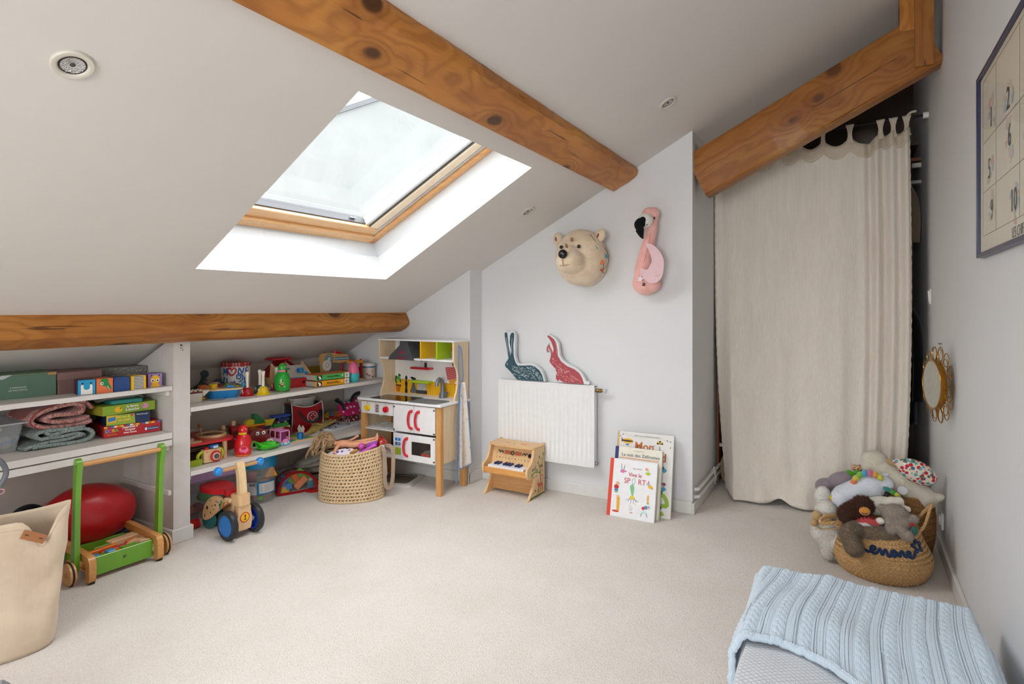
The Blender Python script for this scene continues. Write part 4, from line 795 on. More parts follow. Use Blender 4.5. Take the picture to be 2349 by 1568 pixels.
LIME = C('#b7cc14', .3); MB().tube([(-.036+.026*cos(a), .022, .036+.024*sin(a)) for a in [pi*.5+pi*i/14 for i in range(15)]], .0085, 10).build('handle', LIME, t); MB().tube([(.047+.022*cos(a), .026, .040+.024*sin(a)) for a in [-pi*.5+pi*i/14 for i in range(15)]], .0085, 10).build('handle', LIME, t); MB().ell((.052, .012, .018), (.008, .008, .013), 10).build('bead', C('#e3981f', .4), t)
o = MB().box((0, 0, .016), (.09, .012, .032), .002).build('ruler_block', C('#8fa51e', .4), smooth=0, loc=(-2.875, 1.752, ZM), rot=(0, 0, R(86))); o.name = 'green_toy_rail'; tag(o, 'lime green toy rail at the left end of the middle shelf', 'toy')
t = pin((-2.868, 2.03, ZM), 'red bowling pin with a yellow collar and pink animal', C('#cf1520', .3, coat=.3), C('#ecc417', .4), C('#5a1d6e', .4), C('#e0a51c', .4), None, 58)
o = dec(t, 'pink_animal', s2([(-.022, .035), (-.02, .05), (-.005, .058), (.012, .056), (.022, .044), (.024, .03), (.014, .026), (.008, .018), (.002, .026), (-.012, .028)], 3), 0, C('#e86a93', .4))
for v in o.data.vertices:
    a = v.co.x/.0455; q = .0463+(0-v.co.y) if v.co.y < -.0003 else .0445; v.co.x, v.co.y = q*sin(a), -q*cos(a)
MB().ell((.0455*sin(1.15), -.0455*cos(1.15), .05), (.012, .004, .012), 10, (0, 0, 1.15)).build('green_animal', C('#2d9a3c', .4), t)
# toy train
def wheel_(m_, x, y, r, w, z): m_.cyl((x, y, z), (x, y-w, z), r, n=20)
t = thing('train_engine', 'wooden toy train engine with green boiler and red cab', 'toy train', (-3.06, 2.105, ZM), 83)
MB().box((0, .03, .045), (.16, .05, .02), .003).build('base', BEECH, t, smooth=0)
for x in (-.03, .05): MB().cyl((x, -.002, .034), (x, -.018, .034), .032, n=24).build('wheel', C('#8f1a1e', .4), t)
MB().cyl((-.055, -.005, .082), (-.055, .055, .082), .028, n=24).build('boiler', C('#17693c', .4), t); MB().cyl((-.045, .03, .105), (-.045, .03, .135), .012, n=14).build('funnel', BEECHZ, t)
MB().box((.02, .03, .087), (.055, .05, .062), .003).build('cab', C('#a51b20', .4), t, smooth=0); MB().box((.02, .03, .122), (.075, .06, .008), .002).build('cab_roof', C('#7d161a', .4), t, smooth=0); MB().cyl((.018, .0035, .085), (.018, .0005, .085), .011, n=16).build('cab_window', C('#5d1216', .5), t); MB().cyl((.015, .03, .125), (.015, .03, .152), .012, n=14).build('funnel', BEECHZ, t)
t = thing('train_wagon', 'wooden train wagon stacked with green, yellow and blue blocks', 'toy train', (-3.055, 2.395, ZM), 83)
MB().box((0, .03, .052), (.19, .05, .036), .003).build('base', BEECH, t, smooth=0); MB().box((-.055, .0035, .048), (.008, .002, .026)).build('slot', K, t, smooth=0)
for x in (-.01, .062): MB().cyl((x, .004, .035), (x, -.012, .035), .030, n=24).build('wheel', C('#8f1a1e', .4), t)
for x in (-.062, -.02, .03, .075): MB().cyl((x, .03, .07), (x, .03, .125), .008, n=10).build('peg', BEECHZ, t)
BT = 'loose blocks on the toy train'
def tb(label, loc, m_, col, rz=83): o = m_.build('train_block', C(col, .4), smooth=30, loc=loc, rot=(0, 0, R(rz))); return tag(o, label, 'block', BT)
W0 = (-3.055, 2.395, ZM)
def wl(x, y, z): q = Mx.Translation(W0) @ Mx.Rotation(R(83), 4, 'Z') @ V((x, y, z)); return tuple(q)
tb('green block lying on the train wagon deck', wl(.028, .014, .0705), MB().box((0, 0, .010), (.10, .028, .02), .002), '#2c8f3f'); tb('dark blue plank across the middle pegs of the wagon', wl(.05, .03, .102), MB().box((0, 0, .009), (.075, .055, .018), .002), '#182a63'); tb('blue plank on top of the wagon pegs', wl(.04, .03, .1255), MB().box((0, 0, .008), (.11, .055, .016), .002), '#1c3f93')
tb('yellow triangle block on the left of the wagon', wl(-.05, .012, .091), MB().prism([(-.04, 0), (.012, 0), (.04, .036), (-.04, .034)], -.012, .012, 'xz'), '#c8b41e'); tb('dark blue block at the left end of the wagon', wl(-.07, .012, .0705), MB().box((0, 0, .010), (.04, .03, .02), .002), '#20386e')
t = thing('train_wagon', 'short wagon with a red and orange deck carrying two blocks', 'toy train', (-3.06, 2.252, ZM), 83)
MB().box((0, .03, .075), (.115, .06, .05), .003).build('base', C('#7c161c', .4), t, smooth=0); MB().box((.0, .03, .106), (.125, .06, .012), .003).build('deck', C('#d98a16', .4), t, smooth=0)
for x in (-.035, .035): MB().cyl((x, .0, .026), (x, -.012, .026), .026, n=20).build('wheel', C('#8f1a1e', .4), t)
W0 = (-3.06, 2.252, ZM); tb('yellow half-round block on the short wagon', wl(-.025, .028, .112), MB().prism(circ(0, 0, .032, n=14, a0=0, a1=pi), -.015, .015, 'xz'), '#c9b11d'); tb('green wedge block on the short wagon', wl(.025, .03, .112), MB().prism([(-.03, 0), (.045, 0), (-.01, .058), (-.03, .058)], -.018, .018, 'xz'), '#1b6b34')
t = thing('ladybird_car', 'dark red pull-along bug car with white eyes and cream wheels', 'toy car', (-2.962, 2.20, ZM), 76)
bd = s2([(-.055, .02), (-.06, .06), (-.04, .095), (.0, .105), (.04, .09), (.058, .055), (.055, .02)], 4); MB().prism(bd, -.0, .075, 'xz').build('body', C('#7f1119', .3, coat=.3), t)
for x in (-.012, .024): MB().ell((x, -.004, .080), (.0115, .007, .0115), 14).build('eye', WH, t); MB().ell((x-.003, -.009, .080), (.0045, .003, .0045), 10).build('pupil', K, t)
for x in (-.036, .058): MB().cyl((x, -.002, .021), (x, -.018, .021), .021, n=22).build('wheel', C('#e2d6c0', .4), t); MB().cyl((x, -.018, .021), (x, -.021, .021), .010, n=16).build('hub', K, t)
t = thing('sand_shovel', 'bright green plastic toy shovel on the middle shelf', 'shovel', (-2.865, 2.175, ZM), 86); GP = C('#3bc31f', .35)
m = MB()
def sc(u, v):
    w = 1.25*(.028+.014*sin(pi*min(1, u*.9)))*(1-.55*max(0, u-.75)*3); x = -.05+.125*u; e = abs(v-.5)*2; return (x, (v-.5)*2*w, .004+.030*e**2.5+.010*max(0, .25-u)*4)
m.grid(sc, 20, 14); m.build('scoop', GP, t, smooth=180, solid=.003); MB().tube(spline([(-.02, 0, .010), (-.03, .01, .035), (-.05, .04, .048), (-.07, .09, .05), (-.082, .125, .048)], 5), [.010]*21, 8, flat=.6).build('handle', GP, t)
t = thing('pink_van', 'pink toy van shell with open windows', 'toy van', (-2.862, 2.300, ZM), 86); PK = C('#e08fc0', .35); SK = C('#5fb2cf', .35)
MB().box((0, .055, .014), (.062, .11, .022), .004).build('chassis', PK, t, smooth=0); MB().box((0, .055, .084), (.060, .11, .008), .004).build('roof', PK, t, smooth=0)
for x in (-.029, .029):
    for y in (.004, .055, .106): MB().box((x, y, .052), (.005, .009, .062), .002).build('pillar', PK, t, smooth=0)
    MB().box((x, .055, .032), (.004, .105, .022)).build('side_panel', C('#d8a8cc', .4), t, smooth=0)
MB().box((0, .03, .05), (.05, .003, .06)).build('partition', C('#8a3f73', .4), t, smooth=0); MB().box((0, -.001, .012), (.06, .004, .022), .002).build('bumper', SK, t, smooth=0); MB().box((0, -.004, .014), (.018, .002, .010)).build('number_plate', WH, t, smooth=0)
for x in (-.022, .022): MB().ell((x, -.003, .016), (.005, .003, .004), 8).build('headlight', WH, t); MB().cyl((x*1.3, .02, .012), (x*1.42, .02, .012), .012, n=14).build('wheel', C('#5a5560', .5), t); MB().cyl((x*1.3, .09, .012), (x*1.42, .09, .012), .012, n=14).build('wheel', C('#5a5560', .5), t)
MB().prism(circ(0, .028, .02, .012, 12), -.0035, -.001, 'xz').build('bonnet', PK, t, smooth=0); MB().box((-.005, .05, .091), (.03, .03, .006), .002).build('roof_light', PK, t, smooth=0)
# flat puzzles and papers
MP = NT('puzzle_print'); vv = MP.n('TexVoronoi'); vv.inputs['Scale'].default_value = 28; MP.l(MP.co(), vv.inputs['Vector']); sp_ = MP.n('SeparateColor'); MP.l(vv.outputs['Color'], sp_.inputs[0])
MP.base(MP.ramp(sp_.outputs[0], [(0, lin('#6f9a3c')), (.25, lin('#d8cf7a')), (.45, lin('#c98a4a')), (.6, lin('#8fb66a')), (.75, lin('#cdbf98')), (.9, lin('#3d9aa3'))], 'CONSTANT')); MP.set(Roughness=.5)
t = thing('picture_puzzle', 'wooden picture puzzle with a blue knob near the shelf edge', 'puzzle', (-2.872, 2.43, ZM), 88); MB().prism(rrect(-.095, .0, .10, .17, .012), 0, .007).build('board', BEECH, t, smooth=0); MB().prism(rrect(-.088, .006, .093, .163, .01), .007, .0085).build('print', MP.m, t, smooth=0)
MB().cyl((.01, .028, .008), (.01, .028, .045), .018, n=20).build('knob', C('#1470b8', .35), t); MB().box((.01, .010, .028), (.006, .004, .03)).build('knob_slot', C('#0d4f86', .4), t, smooth=0); MB().prism(circ(-.055, .02, .022, .014, 16), .0085, .012).build('piece', C('#3fa0b0', .4), t, smooth=0)
t = thing('peg_puzzle', 'small red peg puzzle behind the picture puzzle', 'puzzle', (-3.005, 2.605, ZM), 80); MB().box((0, .05, .004), (.14, .10, .008), .002).build('board', C('#d9c6a8', .5), t, smooth=0); MB().box((.005, .05, .0085), (.11, .075, .002)).build('red_piece', C('#b5302c', .4), t, smooth=0); MB().cyl((.01, .05, .009), (.01, .05, .028), .009, n=14).build('peg', RED, t)
t = thing('drawing_pad', 'white pad with blue doodles lying at the right end', 'drawing pad', (-2.935, 2.86, ZM), 96); MB().box((0, .12, .004), (.26, .22, .008), .001).build('pad', C('#cfd3d6', .6), t, smooth=0)
for pts, c in (([(-.05, .1), (.0, .16), (.06, .13), (.02, .09), (.07, .06)], '#2a4f94'), ([(-.1, .05), (-.08, .09), (-.04, .07), (-.07, .04)], '#2a4f94'), ([(.02, .17), (.05, .19), (.09, .17)], '#3a6cb5'), ([(.03, .03), (.07, .04), (.1, .09)], '#4b4f55')):
    o = stroke(t, 'doodle', pts, .009, C(c, .6)); [setattr(v, 'co', V((v.co.x, v.co.z, .0084-v.co.y))) for v in o.data.vertices]
o = MB().box((0, 0, .001), (.12, .10, .002)).build('paper_sheet', C('#d5d5d2', .7), smooth=0, loc=(-2.91, 2.125, ZM+.0002), rot=(0, 0, 1.5)); tag(o, 'sheet of paper lying behind the red pin', 'paper')
# first aid bag
t = thing('first_aid_bag', 'red felt toy bag with a white cross and black handle', 'bag', (-3.078, 2.645, ZM), 79); RF = FAB('#9c1219', 500)
def front(u, v): x = (u-.5)*.225; top = .185-.028*sin(pi*u); return (x*(1-.03*v), .006*sin(u*7)-.012*sin(pi*v), .002+top*v)
MB().grid(front, 24, 14).build('front_panel', RF, t, smooth=180, solid=.004); MB().grid(lambda u, v: (front(u, v)[0]*.9, .115+front(u, v)[1]*.4, front(u, v)[2]*.98), 16, 10).build('back_panel', RF, t, smooth=180, solid=.004)
BKF = FAB('#16171b', 500)
for s in (0, 1): MB().grid(lambda u, v: (front(s, v)[0]*(1-.08*u)+(.014 if s else -.014)*sin(pi*u), .112*u+front(s, v)[1]*(1-u), .002+.178*v), 6, 8).build('side_panel', BKF, t, smooth=180, solid=.003)
PW = FAB('#cfc6c0', 500); e = [V(front(i/20, 1)) for i in range(21)]; MB().tube([(p.x, p.y-.002, p.z) for p in e], .0035, 6).build('piping', PW, t)
for s in (0, 1): MB().tube([(front(s, i/10)[0], front(s, i/10)[1]-.002, front(s, i/10)[2]) for i in range(11)], .0035, 6).build('piping', PW, t)
MB().tube([(-.104, .112, .002+.0178*i) for i in range(11)], .0035, 6).build('piping', PW, t)
MB().tube(spline([(-.062, -.012, .135), (-.05, -.03, .10), (-.02, -.045, .07), (.03, -.045, .066), (.075, -.03, .09), (.088, -.012, .13)], 6), .013, 8, flat=.45).build('handle', BKF, t)
stroke(t, 'white_circle', circ(.028, .092, .034, n=16), .003, PW, None, -.022, True, 2); m = MB(); a_, b_ = .008, .021
for x0, z0, x1, z1 in ((-a_, b_, a_, b_), (-a_, -b_, a_, -b_), (b_, -a_, b_, a_), (-b_, -a_, -b_, a_), (-a_, a_, -a_, b_), (a_, a_, a_, b_), (-a_, -b_, -a_, -a_), (a_, -b_, a_, -a_), (a_, a_, b_, a_), (-b_, a_, -a_, a_), (a_, -a_, b_, -a_), (-b_, -a_, -a_, -a_)): m.box((.028+(x0+x1)/2, -.0215, .092+(z0+z1)/2), (abs(x1-x0)+.0028, .0012, abs(z1-z0)+.0028))
m.build('white_cross', PW, t, smooth=0)
t = thing('white_bucket', 'white bucket with a red cloth behind the first aid bag', 'bucket', (-3.185, 2.70, ZM), 80); MB().at((0, 0, 0), sc=(1.5, .75, 1)).lathe([(.0, 0), (.045, 0), (.058, .19), (.064, .195), (.064, .208), (.058, .208), (.05, .195), (.0, .19)], 32).build('pail', C('#d0ccc6', .45), t); MB().at((0, 0, 0), sc=(1.5, .75, 1)).lathe([(.0, .206), (.03, .204), (.05, .199), (.0, .190)], 24).build('red_cloth', RF, t); MB().tube([(-.03, -.045, .205), (-.028, -.05, .17), (-.03, -.052, .15)], .002, 6).build('string', PW, t)
t = thing('bamboo_flute', 'bundle of pale bamboo sticks tied together', 'instrument', (-2.975, 2.585, ZM+.014), 60, rot=(R(-3), 0, R(22)))
for i in range(5): MB().cyl((.0, -.034+i*.017, .004*(i % 2)), (-.07+.028*i, -.02+i*.012+.24, .040+.004*(i % 2)), .0105, .0095, 10).build('cane', WOOD('#cbb56a', '#a38a45', 'y', 1.2), t)
MB().tube([(-.045+.09*i/8-.0, .10-.002*i, .035+.006*sin(pi*i/8)) for i in range(9)], .004, 6).build('binding', C('#b09a58', .8), t); MB().prism([(-.05, .0), (-.02, .0), (-.012, .03), (-.025, .052), (-.035, .034), (-.048, .056), (-.06, .03)], -.06, -.054, 'xz').build('paper_leaf', C('#cfc4b6', .7), t, smooth=0)
t = thing('maraca', 'shiny red ball shaker beside the bamboo bundle', 'toy', (-3.09, 2.862, ZM+.033), 0); MB().ell((0, 0, 0), .033, 20).build('ball', C('#9e1b12', .12, .35, coat=.6), t); MB().tube([(-.0, -.02, .02), (-.02, -.06, .035)], .006, 8).build('stick', C('#c9a24a', .3, .5), t)
t = thing('rocket_cushion', 'yellow, blue and orange fabric rocket toy at the back', 'soft toy', (-3.165, 2.93, ZM), 78)
MB().grid(lambda u, v: (-.08+.06*u, .02*sin(pi*v)*-1.5, .012+.075*v*(.55+.45*u)), 10, 10).build('nose', FAB('#d9a41a', 500), t, smooth=180, solid=.03)
for i, c in enumerate(('#5d8fb5', '#c0561e', '#b8662a', '#64809c')): MB().at((-.012+.032*i, 0, .042)).cyl((-.015, 0, 0), (.016, 0, 0), .040-.003*i, n=20).build('band', FAB(c, 500), t)
MB().box((-.02, -.015, .012), (.10, .05, .018), .006).build('fin', FAB('#d99f1f', 500), t)
t = thing('polka_dot_cap', 'bright pink polka-dot fabric with black straps behind the kitchen', 'fabric bag', (-3.075, 3.03, ZM), 82)
pd = NT('pink_polka'); vv = pd.n('TexVoronoi'); vv.inputs['Scale'].default_value = 30; vv.inputs['Randomness'].default_value = .25; pd.l(pd.co(), vv.inputs['Vector']); pd.base(pd.ramp(vv.outputs['Distance'], [(.30, lin('#f0b9cf')), (.34, lin('#c2155f'))])); pd.set(Roughness=.9)
MB().grid(lambda u, v: (-.085+.17*u, -.035*sin(pi*u)*(1-v*.6)+.05*v, .052+.105*v-.02*sin(pi*u)*v+.006*noise.noise(V((u*6, v*5, 0)))), 20, 12).build('skirt', pd.m, t, smooth=180, solid=.006)
MB().tube(spline([(-.06, .0, .10), (-.085, -.015, .135), (-.115, -.01, .160), (-.125, 0, .172)], 5), [.018]*10+[.02]*6, 10, flat=.6).build('strap', BKF, t); MB().tube(spline([(.02, .03, .13), (.05, .03, .175), (.09, .03, .185)], 5), .026, 10, flat=.5).build('strap', BKF, t)
ck = NT('dark_red_print'); vv = ck.n('TexVoronoi'); vv.inputs['Scale'].default_value = 60; ck.l(ck.co(), vv.inputs['Vector']); ck.base(ck.ramp(vv.outputs['Distance'], [(.25, lin('#d8c9c0')), (.38, lin('#5e1a24'))]))
t = bx('patterned_basket', 'small dark red patterned box under the pink fabric', 'box', (-3.06, 3.03, ZM), (.12, .12, .05), ck.m, 82)

# ================================================================ right bay floor
t = thing('toy_tub', 'clear round tub with a bright blue lid full of bricks', 'tub', (-3.015, 2.235, 0), 60); MB().lathe([(.0, .003), (.085, .003), (.090, .008), (.0905, .22), (.088, .222)], 40).build('tub_wall', CLEAR('#c8d2d6', .16), t, solid=.0012); MB().lathe([(.0, .275), (.098, .275), (.101, .268), (.101, .205), (.097, .205), (.097, .262), (.0, .266)], 40).build('lid', C('#1386bb', .3, coat=.2), t)
o = dec(t, 'paper_label', [(-.11+.22*i/20, .055) for i in range(21)]+[(.11-.22*i/20, .125) for i in range(21)], 0, C('#d9dadd', .5)); wrap(o, .0915)
o = dec(t, 'label_border', [(-.02+.125*i/16, .053) for i in range(17)]+[(.105-.125*i/16, .127) for i in range(17)], 0, C('#1f86c0', .5)); wrap(o, .0925)
o = dec(t, 'label_sheet', [(-.008+.10*i/16, .062) for i in range(17)]+[(.092-.10*i/16, .119) for i in range(17)], 0, C('#e6e6e4', .5)); wrap(o, .0935)
for i in range(5): wrap(dec(t, 'text_line', [(.0, .070+i*.009), (.03, .070+i*.009), (.055, .070+i*.009), (.055, .073+i*.009), (.03, .073+i*.009), (.0, .073+i*.009)], 0, C('#aab0b5', .6)), .0945)
for i in range(7): wrap(dec(t, 'bar_line', [(-.062+i*.005, .106), (-.062+i*.005+.002+.001*(i % 2), .106), (-.062+i*.005+.002+.001*(i % 2), .120), (-.062+i*.005, .120)], 0, K), .0922)
wrap(dec(t, 'green_mark', circ(-.0, .036, .013, n=14), 0, C('#5fb04a', .4)), .0915)
BB = 'toy blocks inside the clear tub'
for i, (x, y, z, d, c, lb) in enumerate(((.0, -.03, .008, (.07, .05, .05), '#b5252f', 'red block at the bottom of the clear tub'), (-.045, .02, .008, (.05, .06, .055), '#2f6f9e', 'blue block low in the clear tub'), (.045, .03, .008, (.05, .05, .06), '#e0a51c', 'yellow block low in the clear tub'), (-.02, -.03, .062, (.06, .05, .05), '#3f9a3c', 'green block behind the label of the clear tub'), (.035, -.02, .070, (.05, .05, .06), '#d97a1e', 'orange block behind the label of the clear tub'), (-.035, .0, .118, (.07, .05, .06), '#a3202a', 'red block in the upper part of the clear tub'), (-.0, .055, .13, (.05, .03, .07), '#2a2420', 'dark block at the back of the clear tub'))):
    q = Mx.Translation((-3.015, 2.235, 0)) @ Mx.Rotation(R(60), 4, 'Z') @ V((x, y, z)); o = MB().box((0, 0, d[2]/2), d, .003).build('tub_block', C(c, .4), smooth=0, loc=q, rot=(0, 0, R(60+i*17))); tag(o, lb, 'block', BB)
o = MB().prism([(-.035, 0), (.035, 0), (.0, .075)], -.015, .015, 'xz').build('tub_block', C('#e29a16', .35), smooth=0, loc=(-2.96, 2.275, .14), rot=(0, 0, R(70))); tag(o, 'orange triangle block at the top right of the clear tub', 'block', BB)
# red rucksack of bricks
t = thing('brick_bag', 'red edged clear rucksack full of toy bricks', 'bag', (-2.932, 2.452, .0), 70); RP = FAB('#b3141d', 500)
arc = circ(0, .0, .122, .118, 24, 0, pi); prof_ = [(x*1.0, .006+z) for x, z in arc]
fr_ = lambda p, y: (p[0], y+p[1]*.35, p[1]*.92)
MB().tube(spline([fr_(p, -.01) for p in prof_[::3]], 4)+[fr_((-.122, .006), -.01)], .009, 8).build('front_piping', RP, t); MB().tube([fr_((-.122, .008), -.01), fr_((0, .004), -.016), fr_((.122, .008), -.01)], .009, 8).build('front_piping', RP, t)
m = MB(); m.ring([[fr_(p, -.008) for p in prof_], [fr_(p, .09) for p in prof_]], closed_u=False); m.build('gusset', RP, t, solid=.003, smooth=60)
m = MB(); m.add([fr_(p, -.012) for p in prof_], [tuple(range(len(prof_)))]); m.build('window', CLEAR('#e8e8ea', .08), t, smooth=0); m = MB(); m.add([fr_(p, .088) for p in prof_], [tuple(range(len(prof_)))]); m.build('back_panel', C('#7a2320', .7), t, smooth=0)
MB().tube(spline([(.03, -.02, .012), (.06, -.06, .006), (.11, -.07, .010), (.13, -.035, .016), (.09, -.02, .02)], 5), .009, 6, flat=.4).build('strap', RP, t)
BR = 'toy bricks in the red rucksack'
def brick(x, z, y, rzz, w, c, lb, studs=3):
    m = MB(); w *= 1.15; m.box((0, 0, 0), (w, .03, .037), .002)
    for i in range(studs): m.cyl((-w/2+w*(i+.5)/studs, 0, .018), (-w/2+w*(i+.5)/studs, 0, .026), .0078, n=10)
    q = Mx.Translation((-2.932, 2.452, 0)) @ Mx.Rotation(R(70), 4, 'Z') @ V((x, y+.018+z*.38, z)); o = m.build('toy_brick', C(c, .35), smooth=30, loc=q, rot=(R(-20), rzz, R(70))); tag(o, lb, 'brick', BR)
brick(-.07, .075, .0, -.9, .045, '#1f6fc0', 'blue brick at the left of the red rucksack', 2); brick(-.06, .035, .0, -.15, .05, '#2380cc', 'brighter blue brick lower left in the rucksack', 2); brick(-.03, .062, .012, .4, .04, '#6fb32c', 'small lime brick between blue and orange ones', 2)
brick(-.005, .075, .0, 1.05, .06, '#e0701c', 'orange brick in the middle of the rucksack', 3); brick(.028, .045, .0, -.7, .075, '#e8822a', 'long light orange brick low in the rucksack', 3); brick(.055, .075, .008, .75, .07, '#74c42c', 'lime brick at the right of the rucksack', 3); brick(.03, .095, .012, -.85, .05, '#86cf33', 'lime brick at the top of the rucksack', 2); brick(-.075, .018, .0, .3, .04, '#e8b52a', 'yellow brick at the bottom corner of the rucksack', 2)
t = thing('dotted_cushion', 'grey dotted cushion folded under the middle shelf', 'cushion', (-3.06, 2.70, .0), 72)
dm = NT('grey_dots'); vv = dm.n('TexVoronoi'); vv.inputs['Scale'].default_value = 75; vv.inputs['Randomness'].default_value = .1; dm.l(dm.co(), vv.inputs['Vector']); dm.base(dm.ramp(vv.outputs['Distance'], [(.25, lin('#d9d3ca')), (.33, lin('#aaa299'))])); dm.set(Roughness=.95)
for z, a, k in ((.063, .0, .12), (.103, .08, .13), (.136, .28, .12)):
    m = MB(); m.grid(lambda u, v: (k*sin(pi*(u-.5))*1.0*(1 if 1 else 0), .0, 0), 2, 2) if 0 else None
    m.ell((0, .05, 0), (k, .09, .026), 24); m.build('cushion_layer', dm.m, t, smooth=180, loc=(0, 0, z), rot=(0, -a, 0))
o = MB().box((0, 0, .02), (.26, .17, .035), .01).build('folded_bag', C('#a8a099', .7), smooth=0, loc=(-3.09, 2.72, 0), rot=(0, 0, R(72))); tag(o, 'flat grey folded mat under the dotted cushion', 'mat')
t = thing('small_bottle', 'small translucent blue pot beside the rucksack', 'bottle', (-2.945, 2.555, 0)); MB().lathe([(.0, 0), (.020, 0), (.022, .01), (.022, .04), (.018, .048)], 20).build('pot', CLEAR('#4f9cb5', .65), t); MB().lathe([(.0, .062), (.018, .062), (.019, .048), (.0, .047)], 20).build('cap', C('#b9bdbb', .4), t)
t = bx('lilac_crate', 'lilac plastic lid of a clear crate under the middle shelf', 'crate', (-3.02, 1.915, 0), (.36, .2, .19), CLEAR('#b9bcc0', .18), 86); MB().box((0, .10, .225), (.37, .21, .07), .01).build('lid', C('#b490c2', .4), t, smooth=0)
GS = 'bright bits inside the clear crate'
for i, (x, z, r, c, lb) in enumerate(((.02, .10, .035, '#2f9a3a', 'crumpled green toy inside the clear crate'), (-.10, .11, .04, '#1f6b9a', 'blue ball inside the clear crate'), (-.08, .04, .035, '#b5472c', 'orange brown toy inside the clear crate'), (-.02, .04, .03, '#7a1d22', 'dark red toy inside the clear crate'))):
    q = Mx.Translation((-3.02, 1.915, 0)) @ Mx.Rotation(R(86), 4, 'Z') @ V((x, .055, z)); o = MB().grid(lambda u, v: ((1+.25*noise.noise(V((cos(2*pi*u)*2+i*4, sin(2*pi*u)*2, v*4))))*r*sin(pi*v)*cos(2*pi*u), (1+.25*noise.noise(V((cos(2*pi*u)*2+i*4, sin(2*pi*u)*2, v*4))))*r*sin(pi*v)*sin(2*pi*u), r*cos(pi*v)), 18, 12).build('soft_bit', C(c, .5), smooth=180, loc=q); tag(o, lb, 'toy', GS)
o = MB().tube([(0, -.035, .024), (0, .0, .024), (.004, .050, .024)], .024, 16).build('red_tube', C('#b3121a', .35), loc=(-2.905, 1.745, 0), rot=(0, 0, R(4))); o.name = 'foam_tube'; tag(o, 'thick red foam tube on the floor beside the partition', 'tube')
# ---- wooden ride-on
t = thing('ride_on_trike', 'wooden ride-on with blue wheels, red seat and number one badge', 'ride-on toy', (-2.61, 1.836, 0), 88)
for s in (-1, 1):
    w = thing('wheel', '', ''); del w['label'], w['category']; w.parent = t; w.location = (s*.070, .0, .072)
    m = MB(); m.M = rotm((0, R(90)*s, 0)); m.lathe([(.050, -.014), (.062, -.017), (.070, -.012), (.0725, .0), (.070, .012), (.062, .017), (.050, .014)], 40); m.build('tyre', C('#26282c', .45), w)
    m = MB(); m.M = rotm((0, R(90)*s, 0)); m.lathe([(.0, .0115), (.049, .0115), (.0525, .015), (.0525, .010), (.0, .007)], 40); m.build('disc', C('#0f6fc0', .35), w)
    m = MB(); m.M = rotm((0, R(90)*s, 0)); m.lathe([(.053, -.015), (.047, -.015), (.044, .004), (.0, .006)], 40)
    for k in range(10): a = 2*pi*k/10; m.box((.028*cos(a), .028*sin(a), -.002), (.036, .003, .012), 0, (0, 0, a))
    m.build('rim', C('#123fae', .3), w)
    MB().cyl((-s*.035, 0, 0), (-s*.004, 0, 0), .013, n=14).build('axle_cap', C('#d9d2c4', .4), w)
    fk = s2([(-.022, .0), (-.026, .04), (-.018, .09), (-.016, .10), (.016, .10), (.018, .09), (.026, .04), (.022, .0)], 3)
FW = WOOD('#e3c096', '#d0a473', 'z', 1.3, .35); ff = s2([(-.034, .045), (-.040, .085), (-.033, .13), (-.028, .155), (.028, .155), (.033, .13), (.040, .085), (.034, .045), (.026, .038), (-.026, .038)], 3)
MB().prism(ff, -.030, -.006, 'xz').build('fork', FW, t, smooth=30); MB().prism(ff, .012, .030, 'xz').build('fork', FW, t, smooth=30)
dec(t, 'badge_ring', circ(0, .098, .0255, n=28), -.030, C('#c5242a', .4)); dec(t, 'badge', circ(0, .098, .021, n=28), -.0307, C('#f0b90f', .4)); dec(t, 'number', [(-.006, .0855), (.007, .0855), (.007, .0885), (.003, .0885), (.005, .1115), (.001, .1115), (-.006, .107), (-.005, .104), (.0, .1065), (-.0015, .0885), (-.006, .0885)], -.0314, C('#46371e', .5))
MB().prism(rrect(-.034, -.038, .034, .046, .02, 6), .158, .208).build('head_block', FW, t, smooth=30)
st = s2([(-.012, .205), (-.026, .29), (-.040, .345), (-.030, .366), (-.010, .358), (.004, .33), (.018, .28), (.026, .205)], 4)
MB().prism([(y-.004, z) for y, z in [( .6*(-a)-.0, b) for a, b in st]], -.019, .019, 'yz').build('steering_post', WOOD('#ecd3ab', '#d9b685', 'z', 1.3, .35), t, smooth=30)
MB().cyl((-.108, .012, .342), (.108, .012, .342), .0095, n=16).build('handlebar', WOOD('#caa274', '#b58a5a', 'x', 1.3), t)
for s in (-1, 1): MB().ell((s*.112, .012, .342), (.0215, .0215, .0215), 18).build('grip', C('#1c86d6', .3, coat=.4), t)
bp = s2([(.03, .165), (.06, .166), (.11, .185), (.16, .182), (.215, .15), (.25, .10), (.255, .062), (.24, .048), (.20, .06), (.14, .10), (.09, .135), (.05, .16)], 4)
for s in (-1, 1):
    o = MB().prism([(y, z) for y, z in bp], s*.042-.005, s*.042+.005, 'yz').build('side_plate', WOOD('#dcb687', '#c99c68', 'y', 1.3, .35), t, smooth=30)
    if s < 0:
        for y, z, r in ((.12, .158, .004), (.145, .14, .006), (.135, .16, .004), (.17, .132, .004), (.19, .155, .004), (.215, .115, .010), (.185, .095, .005), (.235, .072, .006), (.16, .115, .003), (.105, .148, .007)): MB().prism(circ(y, z, r*.8, r, 10), -.0478, -.0469, 'yz').build('spot', K, o, smooth=0)
        for i, c in enumerate(('#b5242a', '#e0a51c', '#4f9a3a', '#2a74b0')): MB().prism([(.062+i*.0085, .166+.002*i), (.0705+i*.0085, .168+.002*i), (.085+i*.0085, .135-.004*i), (.077+i*.0085, .140-.004*i)], -.0478, -.0469, 'yz').build('rainbow_stripe', C(c, .4), o, smooth=0)
MB().box((0, .05, .178), (.09, .05, .02), .004).build('cross_block', FW, t, smooth=0)
